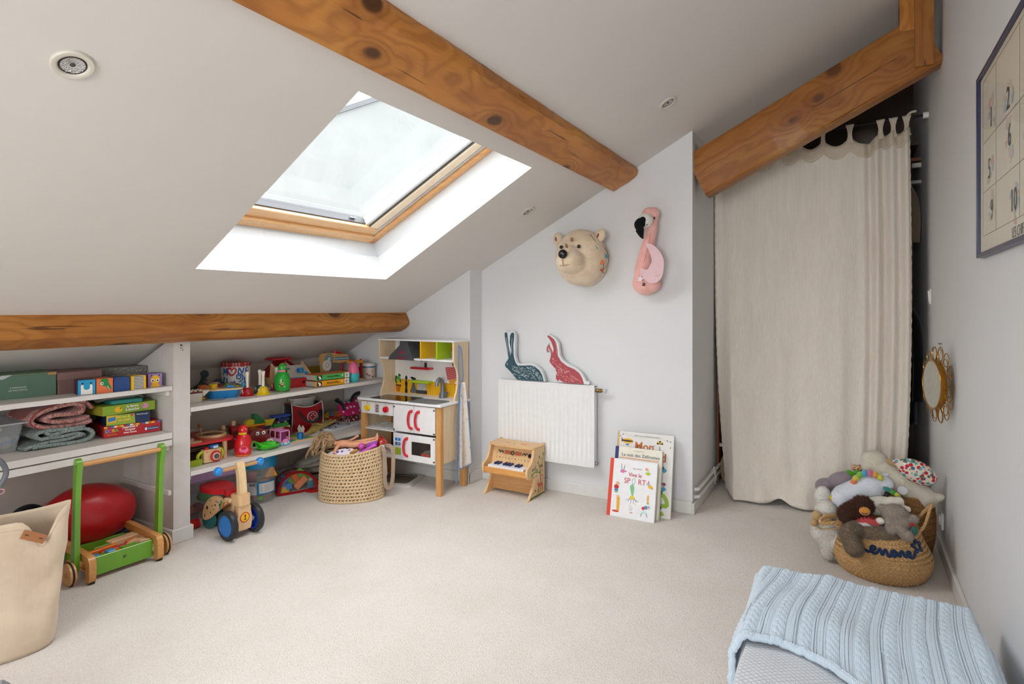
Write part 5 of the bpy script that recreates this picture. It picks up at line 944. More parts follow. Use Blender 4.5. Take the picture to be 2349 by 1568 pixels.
seat = s2([(-.035, .055), (-.03, .10), (-.058, .15), (-.068, .21), (-.055, .27), (0, .29), (.055, .27), (.068, .21), (.058, .15), (.03, .10), (.035, .055)], 4)
MB().prism(seat, .195, .222).build('seat', C('#b8141f', .3, coat=.3), t, smooth=40)
for s in (-1, 1): MB().cyl((s*.012, .235, .045), (s*.034, .235, .045), .045, n=28).build('rear_wheel', C('#1f6b6e', .4), t)

# ================================================================ play kitchen (local: x right, front faces -Y, origin on the floor)
KW = C('#e6e6e6', .35); KP = WOOD('#e6d0ae', '#d6bd96', 'z', .8, .45); KL = WOOD('#d6a368', '#bd8549', 'z', 1.6, .4); DG = C('#4c4e52', .4); KR = C('#c8152a', .3, coat=.3)
t = thing('play_kitchen', 'white and birch toy kitchen with red handles in the corner', 'toy kitchen', (-2.44, 2.81, 0), 0)
def kb(name, c, d, m, bev=.0015, par=None): return MB().box(c, d, bev).build(name, m, par or t, smooth=0)
for x in (-.306, .306):
    for y in (.016, .265): kb('leg', (x, y, .265), (.036, .03, .53), KL)
kb('side_panel', (.318, .14, .36), (.010, .22, .34), KP); kb('side_panel', (-.318, .14, .36), (.010, .22, .34), KP); kb('divider', (-.045, .14, .35), (.012, .24, .33), KW); kb('back_board', (0, .275, .36), (.62, .006, .34), C('#a59d92', .6)); kb('base_board', (0, .14, .186), (.62, .25, .012), KW)
kb('worktop', (0, .14, .543), (.672, .315, .016), KW, .003)
# sink: rim, basin; hob plate
sk = NT('brushed_grey'); sk.set(Base_Color=lin('#737a82'), Roughness=.35, Metallic=.2)
m = MB(); a = rrect(.078, .0, .300, .150, .02); b = rrect(.088, .010, .290, .140, .018); m.ring([[(x, y-.015, .551) for x, y in a], [(x, y-.015, .5545) for x, y in a], [(x, y-.015, .5545) for x, y in b], [(x, y-.015, .5515) for x, y in b], [(x, y-.015, .5512) for x, y in rrect(.10, .02, .28, .13, .015)]]); m.build('sink_basin', sk.m, t)
m = MB(); m.prism(rrect(-.245, -.005, .062, .172, .006), .551, .5525); m.build('hob_plate', C('#131417', .12), t, smooth=0)
for x, y, r in ((-.16, .05, .04), (-.02, .12, .035)): MB().prism(circ(x, y, r, n=28), .5525, .5529).build('hob_ring', C('#2c1c1a', .15), t, smooth=0)
m = MB(); m.tube(spline([(.165, .235, .551), (.165, .235, .60), (.163, .232, .65), (.162, .205, .675), (.162, .180, .655), (.162, .176, .632)], 6), .013, 12); m.build('tap_spout', C('#767d86', .3, .3), t); MB().lathe([(.0, .551), (.024, .551), (.022, .575), (.016, .592), (.0, .592)], 20, c=(.165, .235, 0)).build('tap_base', C('#6a7078', .35, .3), t); MB().cyl((.178, .235, .575), (.205, .232, .585), .009, n=12).build('tap_lever', C('#6a7078', .35, .3), t)
# control panel, knobs, oven compartment
kb('control_panel', (-.185, .006, .488), (.268, .012, .078), KW, .003)
for x, m_ in ((-.258, C('#ecc81a', .3)), (-.103, KR)):
    k_ = thing('knob', '', ''); del k_['label'], k_['category']; k_.parent = t; k_.location = (x, 0, .488); MB().cyl((0, 0, 0), (0, -.016, 0), .0205, .018, 24).build('dial', m_, k_); MB().box((0, -.02, 0), (.007, .008, .034), .003, (0, R(20), 0)).build('grip', m_, k_, smooth=0)
    for i in range(7): a = pi*.15+i*.33; MB().box((x+.029*cos(a-.6), -.0004, .488+.029*sin(a-.6)), (.003, .001, .002)).build('scale_mark', C('#c79a9a', .5), t, smooth=0)
dec(t, 'timer_plate', rrect(-.198, .462, -.164, .514, .002), 0, C('#9a9da0', .4)); [dec(t, 'timer_light', circ(-.181, .470+i*.018, .0055, n=14), -.0007, C('#a3122c', .4)) for i in range(3)]
for x in (-.258, -.181, -.103): dec(t, 'symbol', circ(x-.008, .520, .004, n=10), 0, C('#b5b5b5', .5))
gr = thing('oven_rack', '', ''); del gr['label'], gr['category']; gr.parent = t
for i in range(6): MB().box((-.185, .018+i*.040, .352), (.262, .020, .007), .001).build('slat', KW, gr, smooth=0)
MB().box((-.312, .13, .352), (.012, .24, .008)).build('rail', KW, gr, smooth=0); MB().box((-.057, .13, .352), (.012, .24, .008)).build('rail', KW, gr, smooth=0)
kb('compartment_lining', (-.185, .26, .27), (.25, .006, .15), C('#2e2c2c', .6)); kb('oven_lamp', (-.172, .03, .445), (.02, .02, .014), C('#d9d7d2', .4))
# doors with curved red handles
def handle(par, x, z0, z1, flip=1):
    pts = spline([(x+flip*.010, -.004, z1), (x-flip*.004, -.020, z1-.010), (x-flip*.010, -.026, (z0+z1)/2), (x-flip*.003, -.020, z0+.012), (x+flip*.010, -.004, z0)], 5); m = MB(); m.tube(pts, [.0095]+[.0085]*(len(pts)-2)+[.0095], 10, flat=.8)
    for z in (z0+.006, z1-.006): m.box((x+flip*.006, -.010, z), (.018, .020, .016), .004)
    return m.build('handle', KR, par)
for x0, x1, hx, f in ((-.037, .124, .104, 1), (.128, .288, .160, 1)):
    d = MB().box(((x0+x1)/2, -.004, .4465), (x1-x0, .010, .167), .002).build('door', KW, t, smooth=0); handle(d, hx, .386, .500, f)
    for z in (.372, .514): MB().box((x0+.006 if x0 < 0 else x1-.006, -.0098, z), (.014, .003, .009), .001).build('hinge', DG, d, smooth=0)
for i, (x0, x1) in enumerate(((-.037, .288),)):
    d = MB(); w0, w1, z0, z1 = .108, .256, .228, .310
    for a, b, c_, e in ((x0, w0, .190, .350), (w1, x1, .190, .350), (w0, w1, .190, z0), (w0, w1, z1, .350)): d.box(((a+b)/2, -.004, (c_+e)/2), (b-a, .010, e-c_))
    d = d.build('microwave_door', KW, t, smooth=0); handle(d, .068, .214, .328)
    MB().box(((w0+w1)/2, -.004, (z0+z1)/2), (w1-w0, .003, z1-z0)).build('window_pane', C('#2c2727', .1), d, smooth=0); dec(d, 'print_patch', [(w0+.07, z0+.004), (w1-.008, z0+.003), (w1-.008, z0+.013), (w0+.075, z0+.016)], -.0056, C('#b03a35', .3)); dec(d, 'print_patch', [(w0+.08, z0+.016), (w1-.01, z0+.014), (w1-.004, z0+.045), (w0+.10, z0+.034)], -.0056, C('#5a5450', .3))
    dec(d, 'button_panel', [(-.036, .192), (.046, .192), (.046, .348), (-.036, .348)], -.0092, C('#d9d9df', .4))
    for bx_, bz in ((-.010, .313), (.014, .313), (-.010, .286), (.014, .286)): dec(d, 'button', rrect(bx_-.009, bz-.009, bx_+.009, bz+.009, .003), -.0098, C('#1b7fc4' if bz > .3 else '#155a9c', .35), .002)
    txt('+1', .012, (.014, -.0122, .286), FRONT, WH, d); txt('-', .012, (-.010, -.0122, .286), FRONT, WH, d)
    for bx_, bz, ch in ((-.010, .251, 'A'), (.014, .251, 'B'), (-.010, .229, 'C'), (.014, .229, 'D')): dec(d, 'button', [(bx_-.0115, bz-.0105), (bx_+.0115, bz-.0105), (bx_+.0115, bz+.0105), (bx_-.0115, bz+.0105)], -.0098, C('#9fb52a', .4), .0015); txt(ch, .012, (bx_, -.0116, bz), FRONT, C('#cbd873', .5), d)
    for z in (.204, .340): MB().box((x1-.006, -.0098, z), (.014, .003, .009), .001).build('hinge', DG, d, smooth=0)
# upper unit
sd = [(.290, .551), (.290, .917), (.134, .917), (.134, .806)]+[(p.x, p.y) for p in spline([(.134, .800, 0), (.150, .775, 0), (.172, .735, 0), (.178, .68, 0), (.168, .62, 0), (.150, .580, 0), (.146, .551, 0)], 5)]
for x in (-.284, .320): MB().prism(sd, x-.006, x+.006, 'yz').build('upper_side', KP, t, smooth=30)
pnl = kb('splash_panel', (.018, .287, .735), (.60, .006, .37), C('#e3e1de', .4)); kb('top_board', (.018, .21, .922), (.625, .165, .010), KW); kb('upper_shelf', (.018, .21, .800), (.596, .15, .012), KW)
# printed pictures on the splash panel
wsp = NT('yellow_wainscot'); wv = wsp.n('TexWave', _bands_direction='X'); wv.inputs['Scale'].default_value = 28; wsp.l(wsp.co(), wv.inputs['Vector']); wsp.base(wsp.ramp(wv.outputs[0], [(.0, lin('#7d5a10')), (.18, lin('#d99a12')), (.6, lin('#efb81c'))])); wsp.set(Roughness=.4)
dec(t, 'wainscot_print', [(-.278, .552), (.314, .552), (.314, .632), (-.278, .640)], .2838, wsp.m); dec(t, 'dado_print', [(-.278, .640), (.314, .632), (.314, .638), (-.278, .647)], .2836, C('#c9880f', .4)); Q = .2828
dec(t, 'pot_print', [(-.262, .558), (-.235, .558), (-.226, .6), (-.271, .6)], Q, C('#b5651c', .4)); dec(t, 'pot_print', [(-.273, .598), (-.224, .598), (-.224, .606), (-.273, .606)], Q, C('#3a2a1a', .4))
for i in range(15): a = random.uniform(-1, 1); z = .608+.06*random.random(); dec(t, 'leaf_print', circ(-.248+a*.03*(1-.3*(z-.6)/.06), z+.004, .007, .010, 9), Q-.0007*(i % 3), C(('#2f8a3a', '#49a851', '#1f6b2c')[i % 3], .5))
dec(t, 'mill_print', s2([(-.190, .556), (-.168, .556), (-.172, .59), (-.168, .62), (-.176, .64), (-.168, .655), (-.179, .672), (-.190, .655), (-.182, .64), (-.19, .62), (-.186, .59)], 3), Q, K)
dec(t, 'kettle_print', s2([(-.145, .56), (-.085, .56), (-.09, .58), (-.107, .62), (-.10, .655), (-.13, .662), (-.137, .655), (-.125, .64), (-.13, .6)], 3), Q, C('#5e6268', .35)); dec(t, 'kettle_print', s2([(-.137, .654), (-.098, .648), (-.098, .658), (-.135, .666)], 3), Q-.0008, K)
dec(t, 'mixer_print', rrect(-.080, .572, -.008, .632, .01), Q, C('#a9abaa', .3)); [dec(t, 'mixer_print', [(-.074+i*.011, .58), (-.071+i*.011, .58), (-.071+i*.011, .628), (-.074+i*.011, .628)], Q-.0008, C('#cfd0ce', .3)) for i in range(6)]; dec(t, 'mixer_print', rrect(-.094, .556, .0, .580, .006), Q-.0012, C('#3a3b3e', .35))
dec(t, 'bottle_print', [(.225, .56), (.245, .556), (.248, .63), (.234, .618)], Q, C('#2f9a44', .4))
gh = NT('red_gingham'); a_ = gh.n('TexWave', _bands_direction='X'); b_ = gh.n('TexWave', _bands_direction='Z'); c0 = gh.co(rot=(0, .25, 0)); [q.inputs['Scale'].__setattr__('default_value', 26) for q in (a_, b_)]; gh.l(c0, a_.inputs['Vector']); gh.l(c0, b_.inputs['Vector']); gh.base(gh.ramp(gh.math('MULTIPLY', a_.outputs[0], b_.outputs[0]), [(.1, lin('#b52a35')), (.6, lin('#e3b0ac'))]))
dec(t, 'potholder_print', [(.180, .645), (.216, .630), (.240, .668), (.184, .676)], Q, C('#d9982a', .5)); dec(t, 'potholder_print', [(.150, .742), (.232, .752), (.240, .672), (.168, .660)], Q-.0008, gh.m); kb('peg', (.215, .279, .768), (.006, .012, .026), C('#8f3a22', .4))
for x, c in ((-.044, '#d5d2cc'), (-.012, '#3c2320')): dec(t, 'shaker_print', s2([(x-.012, .735), (x+.012, .735), (x+.011, .765), (x+.009, .78), (x, .793), (x-.009, .78), (x-.011, .765)], 3), Q, C('#b9b7b4', .3)); dec(t, 'shaker_print', [(x-.010, .735), (x+.010, .735), (x+.010, .765), (x-.010, .765)], Q-.0007, C(c, .4))
kb('red_shelf', (-.030, .262, .730), (.165, .044, .014), KR, .003); kb('lime_shelf', (-.034, .258, .640), (.165, .052, .014), C('#a9c41a', .4), .003)
m = MB(); m.ring([[(-.20, .125, .793), (.012, .125, .793), (.026, .28, .793), (-.20, .28, .793)], [(-.19, .127, .815), (.004, .127, .815), (.02, .28, .815), (-.19, .28, .815)], [(-.125, .15, .885), (-.050, .15, .885), (-.03, .28, .885), (-.125, .28, .885)], [(-.12, .15, .918), (-.055, .15, .918), (-.035, .28, .918), (-.12, .28, .918)]]); m.build('cooker_hood', C('#4a4c50', .4), t, smooth=0)
o = MB().prism(circ(-.10, .842, .024, .007, 16), 0, .001, 'xz').build('hood_badge', C('#a3123f', .4), t, smooth=0, loc=(0, .1335, 0), rot=(0, 0, 0))
for x in (-.118, -.092, -.066): MB().cyl((x, .130, .806), (x, .124, .806), .008, n=14).build('hood_knob', C('#9c1c3c', .4), t)
kb('yellow_divider', (.068, .205, .862), (.010, .155, .112), C('#e6b312', .4)); kb('lime_divider', (.196, .205, .862), (.010, .155, .112), C('#a6c418', .4))
dec(t, 'fruit_bowl_print', [(.170, .853), (.250, .853), (.225, .808), (.198, .808)], Q, C('#a3a7a8', .4))
for x, z, c, r in ((.182, .864, '#2f8a3a', .013), (.208, .864, '#c0452c', .015), (.200, .889, '#c9852c', .012), (.226, .882, '#3f7a2c', .013), (.216, .898, '#a83a24', .010), (.234, .864, '#a83a24', .011)): dec(t, 'fruit_print', circ(x, z, r, n=14), Q-.0007, C(c, .4))
# apron hanging over the kitchen's side
t = thing('apron', 'white floral child apron with blue binding hanging on the toy kitchen', 'apron', (-2.112, 3.025, 0), 90)
ap = NT('flower_print_cotton'); vv = ap.n('TexVoronoi'); vv.inputs['Scale'].default_value = 34; ap.l(ap.co(), vv.inputs['Vector']); sc_ = ap.n('SeparateColor'); ap.l(vv.outputs['Color'], sc_.inputs[0])
ap.base(ap.mix(ap.ramp(vv.outputs['Distance'], [(.22, (.8, .8, .8)), (.4, (0, 0, 0))]), lin('#ebe5dd'), ap.ramp(sc_.outputs[0], [(0, lin('#e6c3bf')), (.35, lin('#efe0b5')), (.55, lin('#ebe5dd')), (.8, lin('#e3b4b0')), (.93, lin('#8f8894'))], 'CONSTANT'))); ap.set(Roughness=.95)
BT_ = FAB('#7f9fcb', 700)
def apf(u, v): w = .022+.044*v**.7; return (-.014+(u-.5)*2*w+.012*v, -.016-.013*sin(u*pi*2.2+.5)*(.35+.65*v)-.006*v, .665-.52*v-.02*sin(pi*u)*v)
MB().grid(apf, 24, 40).build('bib', ap.m, t, smooth=180, solid=.002); MB().grid(lambda u, v: (.045+.05*u, -.006-.010*sin(u*6), .42-.26*v-.02*u), 10, 20).build('back_fold', FAB('#ddd3bd', 600), t, smooth=180, solid=.002)
for pts in ([(-.032, -.006, .665), (-.052, -.012, .78), (-.045, -.010, .885), (-.030, -.006, .888), (-.020, -.012, .86), (.000, -.010, .72), (.004, -.006, .66), (.02, -.01, .52), (.036, -.012, .44)], [(-.036, -.01, .655), (-.055, -.014, .50), (-.072, -.012, .44), (-.070, -.012, .30), (-.066, -.01, .14), (-.07, -.006, .04)], [(.036, -.01, .44), (.075, -.008, .41), (.085, -.006, .33), (.086, -.006, .17)]): MB().ribbon(spline(pts, 6), .012, .0018, (0, -1, .2)).build('strap', BT_, t, smooth=60)
MB().tube([V(apf(0, i/30))+V((0, -.001, 0)) for i in range(31)]+[V(apf(i/20, 1)) for i in range(21)]+[V(apf(1, 1-i/14)) for i in range(12)], .003, 6).build('binding', BT_, t)
# framed tray on the floor under the kitchen
t = thing('framed_tray', 'white framed board with brown inset lying under the toy kitchen', 'tray', (-2.56, 2.935, 0), 16)
m = MB(); a = rrect(-.14, -.12, .14, .12, .03); m.ring([[(x*1.04, y*1.04, 0) for x, y in a], [(x*1.04, y*1.04, .016) for x, y in a], [(x*.78, y*.78, .018) for x, y in a], [(x*.76, y*.76, .010) for x, y in a]]); m.build('frame', C('#c9c5bf', .5), t, smooth=30); MB().prism([(x*.74, y*.74) for x, y in a], .010, .012).build('inset', C('#6b6055', .6), t, smooth=0); MB().tube([(x*.77, y*.77, .0175) for x, y in a], .003, 6, True).build('edging', C('#4a413a', .6), t)

# ================================================================ raffia basket and what fills it
t = thing('raffia_basket', 'open-weave raffia basket of toys in front of the toy kitchen', 'basket', (-2.575, 2.545, 0), 38)
RA = WOOD('#dcc5a0', '#bd9c70', 'z', 2.2, .8, .5); BA, BB_ = .182, .118
def bprof(z): k = z/.285; return 1.0+.02*sin(pi*k)-.055*k**2+.02*(1-k)**3
def bpt(a, z, off=0): s = bprof(z); return V(((BA*s+off)*cos(a), (BB_*s+off)*sin(a), z+.010*(z/.285)**2*cos(2*a+.6)+(.006*cos(a) if z > .2 else 0)))
m = MB(); m.grid(lambda u, v: bpt(2*pi*u, .004+.276*v, -.005), 64, 20); m.prism([(p.x, p.y) for p in (bpt(2*pi*i/40, .004, -.004) for i in range(40))], .002, .006); m.build('inner_wall', C('#57422b', .9), t, smooth=180)
NR = 14
for k in range(NR+1):
    z = .008+k*.276/NR; m = MB(); m.tube([bpt(2*pi*i/72, z)+V((0, 0, .0016*noise.noise(V((i*.5, k, 0))))) for i in range(72)], .0076, 7, True)
    m.build('coil', RA, t)
m = MB(); rr = random.Random(4)
for k in range(NR):
    z0 = .008+k*.276/NR; z1 = z0+.276/NR
    for i in range(58):
        a = 2*pi*(i+.5*(k % 2)+.25*rr.random())/58; da = .034
        p, q_ = bpt(a, z0+.004, .0055), bpt(a+da, z1-.004, .0055); mid_ = bpt(a+da*.5, (z0+z1)/2, .0045); m.ribbon([p, mid_, q_], .0092, .002, (cos(a)/BA, sin(a)/BB_, 0))
o = m.build('stitching', RA, t, smooth=60); o['kind'] = 'stuff'
m = MB(); HB = FAB('#a8927e', 700); m.ribbon(spline([(.165, -.03, .275), (.178, -.036, .296), (.192, -.040, .27), (.196, -.044, .18), (.198, -.044, .10), (.210, -.042, .062), (.228, -.036, .062), (.240, -.03, .10), (.244, -.024, .18), (.242, -.012, .265), (.225, .0, .298), (.185, .015, .295), (.168, .02, .27)], 6), .023, .003, (.35, -1, 0)); m.build('handle', HB, t, smooth=60)
m = MB(); m.grid(lambda u, v: bpt(-.25+.75*u, .292-.17*v*(.6+.4*sin(u*5)), .013+.012*sin(u*14+v*3)), 20, 16); o = m.build('white_cloth', FAB('#d9d6d6', 600), smooth=180, solid=.002); o.name = 'muslin_cloth'; o.location = t.location; o.rotation_euler = t.rotation_euler; tag(o, 'white muslin cloth hanging out of the raffia basket', 'cloth')
fl = NT('coral_flower_print'); vv = fl.n('TexVoronoi'); vv.inputs['Scale'].default_value = 55; fl.l(fl.co(), vv.inputs['Vector']); fl.base(fl.ramp(vv.outputs['Distance'], [(.2, lin('#e8d8c8')), (.3, lin('#c9574f')), (.5, lin('#d98a80'))])); fl.set(Roughness=.9)
BL = Mx.Translation((-2.575, 2.545, 0)) @ Mx.Rotation(R(38), 4, 'Z')
def inb(o, loc, label, cat, rz=38, rot=None): o.location = BL @ V(loc); o.rotation_euler = rot or (0, 0, R(rz)); return tag(o, label, cat)
m = MB(); m.grid(lambda u, v: (.06*(u-.5), .05*(v-.5)*1.6, .020*(1-(2*u-1)**2)+.006*sin(v*12)), 12, 12); inb(m.build('print_scarf', fl.m, smooth=180, solid=.003), (.185, .05, .278), 'coral flower print scrap over the basket handle', 'cloth')
m = MB(); m.grid(lambda u, v: ((u-.5)*.23, (v-.5)*.13, .262+.030*sin(pi*u)*sin(pi*v)+.008*noise.noise(V((u*5, v*5, 0)))), 24, 16)
dp = NT('doll_dress_print'); vv = dp.n('TexVoronoi'); vv.inputs['Scale'].default_value = 42; dp.l(dp.co(), vv.inputs['Vector']); se = dp.n('SeparateColor'); dp.l(vv.outputs['Color'], se.inputs[0]); dp.base(dp.mix(dp.ramp(vv.outputs['Distance'], [(.3, (1, 1, 1)), (.36, (0, 0, 0))]), lin('#e6dfe8'), dp.ramp(se.outputs[0], [(0, lin('#3a3f8f')), (.4, lin('#e6dfe8')), (.7, lin('#b0557f')), (.9, lin('#e6dfe8'))], 'CONSTANT'))); dp.set(Roughness=.9)
inb(m.build('printed_dress', dp.m, smooth=180, solid=.003), (-.03, -.005, 0), 'white dress with blue and pink flowers under the doll', 'cloth')
# plastic doll lying on its front, head over the rim
t = thing('doll', 'plastic doll with tangled fair hair lying on top of the raffia basket', 'doll', BL @ V((0, 0, .30)), 38); SKN = NT('doll_vinyl'); SKN.set(Base_Color=lin('#d99a74'), Roughness=.45, Subsurface_Weight=.1)
m = MB(); m.ell((-.055, .02, .018), (.045, .028, .022), 14); m.ell((-.01, .02, .012), (.035, .026, .020), 14); m.cap((-.10, .02, .022), (-.085, .02, .020), .014); m.ell((-.135, .02, .026), (.032, .034, .034), 14)
m.cap((-.075, -.010, .014), (-.092, -.030, -.008), .0105, .009); m.cap((-.092, -.030, -.008), (-.088, -.050, -.035), .009, .0075); m.ell((-.088, -.054, -.038), (.013, .010, .006), 10)
m.cap((-.06, .045, .02), (-.02, .075, .022), .011, .009); m.cap((-.02, .075, .022), (.015, .085, .040), .009, .0075); m.ell((.022, .087, .045), (.012, .008, .010), 10)
m.cap((.01, .010, .010), (.075, .012, .016), .019, .014); m.cap((.075, .012, .016), (.14, .020, .030), .013, .008); m.cap((.145, .02, .032), (.150, .022, .058), .0085, .006)
m.cap((.01, .034, .012), (.075, .042, .026), .019, .014); m.cap((.075, .042, .026), (.135, .045, .040), .013, .008); m.cap((.138, .045, .042), (.146, .048, .066), .0085, .006)
m.build('body', SKN.m, t, voxel=.0035, iters=4)
m = MB(); rr = random.Random(11); m.ell((-.137, .022, .033), (.040, .044, .040), 16)
for i in range(130):
    a = rr.uniform(-2.6, 2.6); e = rr.uniform(-.2, 1.4); p = V((-.137-.038*cos(e)*cos(a)*1.0, .022+.044*cos(e)*sin(a), .033+.040*sin(e))); L = rr.uniform(.06, .15); d = V((-.6+rr.uniform(-.4, .5), rr.uniform(-.7, .5), .0))
    m.tube(spline([p, p+d*L*.35+V((0, 0, .010)), p+d*L*.6+V((rr.uniform(-.02, .02), rr.uniform(-.02, .02), -.02-.25*L)), p+d*L*.75+V((rr.uniform(-.02, .02), rr.uniform(-.02, .02), -.6*L))], 3), [.0048]*6+[.004, .003, .002, .001], 5)
HR = NT('doll_hair'); HR.set(Roughness=.5); HR.base(HR.ramp(HR.noise(HR.co((1, 1, 1)), 60, 3), [(.3, lin('#7c6348')), (.7, lin('#bf9f76'))])); m.build('hair', HR.m, t)
PUR = C('#a14fc0', .35)
m = MB(); m.prism([(-.035, -.02), (.03, -.025), (.04, .028), (-.02, .03)], -.02, .02, 'xz'); inb(m.build('purple_toy', PUR), (.115, .0, .292), 'violet plastic box toy at the right of the basket', 'toy', rot=(R(15), R(-12), R(38)))
m = MB(); m.tube([(-.05, 0, -.03), (.06, 0, .03)], .0115, 10); inb(m.build('magenta_bar', C('#c94fb5', .35)), (.085, -.045, .290), 'long magenta plastic bar across the basket rim', 'toy'); m = MB(); m.ell((0, 0, 0), .020, 18); inb(m.build('magenta_ball', C('#cf4fae', .3)), (.058, -.015, .305), 'small magenta ball beside the violet box', 'ball')
m = MB(); m.ell((0, 0, 0), (.038, .036, .036), 20); inb(m.build('red_ornament', C('#a8261a', .25, coat=.5)), (.168, .06, .300), 'red and gold ball toy at the far end of the basket', 'ball')
m = MB(); m.box((0, 0, 0), (.05, .02, .016), .004); inb(m.build('card_piece', C('#b5823f', .6)), (.02, -.065, .286), 'tan card piece poking over the basket rim', 'toy', rot=(.4, -.5, R(38)))
m = MB(); m.tube(spline([(-.08, .0, .0), (-.02, .02, .015), (.05, .0, .03), (.075, -.01, .05)], 5), .008, 8); inb(m.build('red_strap', RED), (.10, .085, .290), 'thin red plastic handle behind the doll legs', 'toy')

# ================================================================ toy piano
t = thing('toy_piano', 'small wooden toy piano with navy keys below the radiator', 'toy piano', (-1.775, 2.985, 0), -1); PW_ = WOOD('#e0b987', '#cda06b', 'x', 1.2, .4); PZ = WOOD('#e3c193', '#d3aa78', 'z', 1.2, .4)
sp = s2([(.0, .0), (.022, .012), (.055, .055), (.085, .105), (.055, .128), (.018, .126), (-.004, .145), (-.004, .185), (.02, .200), (.045, .215), (.065, .245), (.075, .278), (.09, .29), (.20, .292), (.205, .285), (.205, .0), (.17, .0), (.13, .008), (.06, .0)], 3)
for x in (-.152, .152): MB().prism(sp, x-.007, x+.007, 'yz').build('side_board', PZ, t, smooth=30)
m = MB(); m.prism([(-.165, .205)]+[(p.x, p.y) for p in spline([(-.165, .12, 0), (-.155, .078, 0), (-.10, .062, 0), (0, .058, 0), (.10, .062, 0), (.155, .078, 0), (.165, .12, 0)], 4)]+[(.165, .205)], .290, .301); m.build('lid_board', PW_, t, smooth=30)
MB().box((0, .005, .153), (.29, .014, .036), .004).build('front_rail', WOOD('#dca45e', '#c98a45', 'x', 1.2), t, smooth=0); MB().box((0, .05, .150), (.29, .09, .016)).build('key_bed', PW_, t, smooth=0); MB().box((0, .105, .09), (.29, .010, .15)).build('knee_board', WOOD('#d3a56f', '#bf8c54', 'x', 1.2), t, smooth=0)
MB().prism([(.078, .165), (.115, .29), (.125, .29), (.09, .165)], -.145, .145, 'yz').build('fall_board', PZ, t, smooth=0)
for i in range(12): MB().box((-.115+i*.0208, .042, .172), (.0198, .068, .022), .0015).build('white_key', C('#e8eaef', .3), t, smooth=0)
for i in (0, 1, 3, 4, 5, 7, 8): MB().box((-.1046+(i+.6)*.0208, .058, .187), (.013, .045, .014), .002).build('black_key', C('#1f2a5e', .35), t, smooth=0)
TF = (R(73.5), 0, 0)
def onfall(name, poly, m_): o = MB().prism(poly, 0, .001).build(name, m_, t, smooth=0, loc=(0, .1005-.006, .237), rot=TF); return o
ORA = C('#c4532f', .5)
for s in (-1, 1):
    for i in range(6): onfall('painted_bar', [(s*(.018+i*.0075)-.002, .0), (s*(.018+i*.0075)+.002, .0), (s*(.018+i*.0075)+.003, .022), (s*(.018+i*.0075)-.001, .022)], ORA)
    for i in range(4): onfall('painted_leaf', [(p[0], p[1]) for p in circ(s*(.07+i*.009), .010+.006*(i % 2), .004, .0055, 8)], K)
MB().torus((0, .0935, .248), .010, .0025, 20, 6, TF).build('painted_ring', K, t); onfall('painted_dot', circ(.118, .008, .012, .013, 16), K)
for i in range(11): onfall('painted_dot', circ(-.11+i*.022, -.022, .003, n=8), C(('#c9822c', '#1f2430', '#c4532f', '#2f8a6a', '#2a3f8a')[i % 5], .5))
def onside(name, pts, m_, w=None, x=.1592):
    if w: o = stroke(t, name, pts, w, m_, None, -.0006, n=4); [setattr(v, 'co', V((x-v.co.y*1.0, v.co.x, v.co.z))) for v in o.data.vertices]; return o
    return MB().prism(pts, x, x+.0007, 'yz').build(name, m_, t, smooth=0)
PG = C('#3f8a2f', .5); onside('painted_tree', [(.155, .02), (.155, .10), (.15, .135), (.12, .150), (.08, .155), (.05, .145)], PG, .006); onside('painted_tree', [(.152, .13), (.16, .17), (.185, .21), (.19, .25)], PG, .004); onside('painted_tree', [(.152, .135), (.14, .17), (.13, .20)], PG, .003)
for y, z, c, r in ((.05, .143, '#4f9a35', .012), (.085, .175, '#4f9a35', .011), (.125, .205, '#4f9a35', .010), (.188, .245, '#4f9a35', .012), (.06, .175, '#39443c', .009), (.11, .165, '#39443c', .008), (.15, .18, '#39443c', .009), (.175, .175, '#39443c', .009), (.14, .235, '#39443c', .008), (.095, .19, '#a8738a', .007), (.165, .22, '#a8738a', .007), (.07, .13, '#a8738a', .006), (.10, .13, '#1f2430', .004), (.178, .145, '#1f2430', .004), (.09, .045, '#39443c', .009), (.07, .035, '#39443c', .005), (.11, .04, '#1f2430', .004), (.18, .05, '#1f2430', .004), (.125, .1, '#b5484a', .006)): onside('painted_leaf', circ(y, z, r*.6, r, 10), C(c, .5), x=.1595)
onside('painted_fox', s2([(.125, .025), (.128, .06), (.115, .075), (.13, .088), (.15, .075), (.18, .078), (.182, .03), (.172, .03), (.168, .06), (.14, .055), (.136, .025)], 3), ORA, x=.1597); onside('painted_tail', [(.175, .075), (.19, .10), (.18, .122), (.16, .118), (.16, .10), (.17, .095)], ORA, .004)
onside('painted_grass', [(.02, .004), (.07, .0065), (.20, .0065), (.20, .016), (.075, .016), (.03, .014)], C('#4d6f2a', .5))
for pts in circ(-.06, .13, .02, .012, 10), circ(.06, .13, .024, .014, 10): MB().prism(pts, .301, .3016).build('painted_flower', C('#d98a70', .5), t, smooth=0)
MB().prism(circ(.0, .115, .012, .010, 10), .301, .3018).build('painted_flower', C('#8fae3a', .5), t, smooth=0); [MB().prism(circ(x, .13+.02*sin(x*40), .008, .006, 8), .301, .3014).build('painted_flower', C('#a9aeb0', .5), t, smooth=0) for x in (-.10, -.03, .03, .10)]

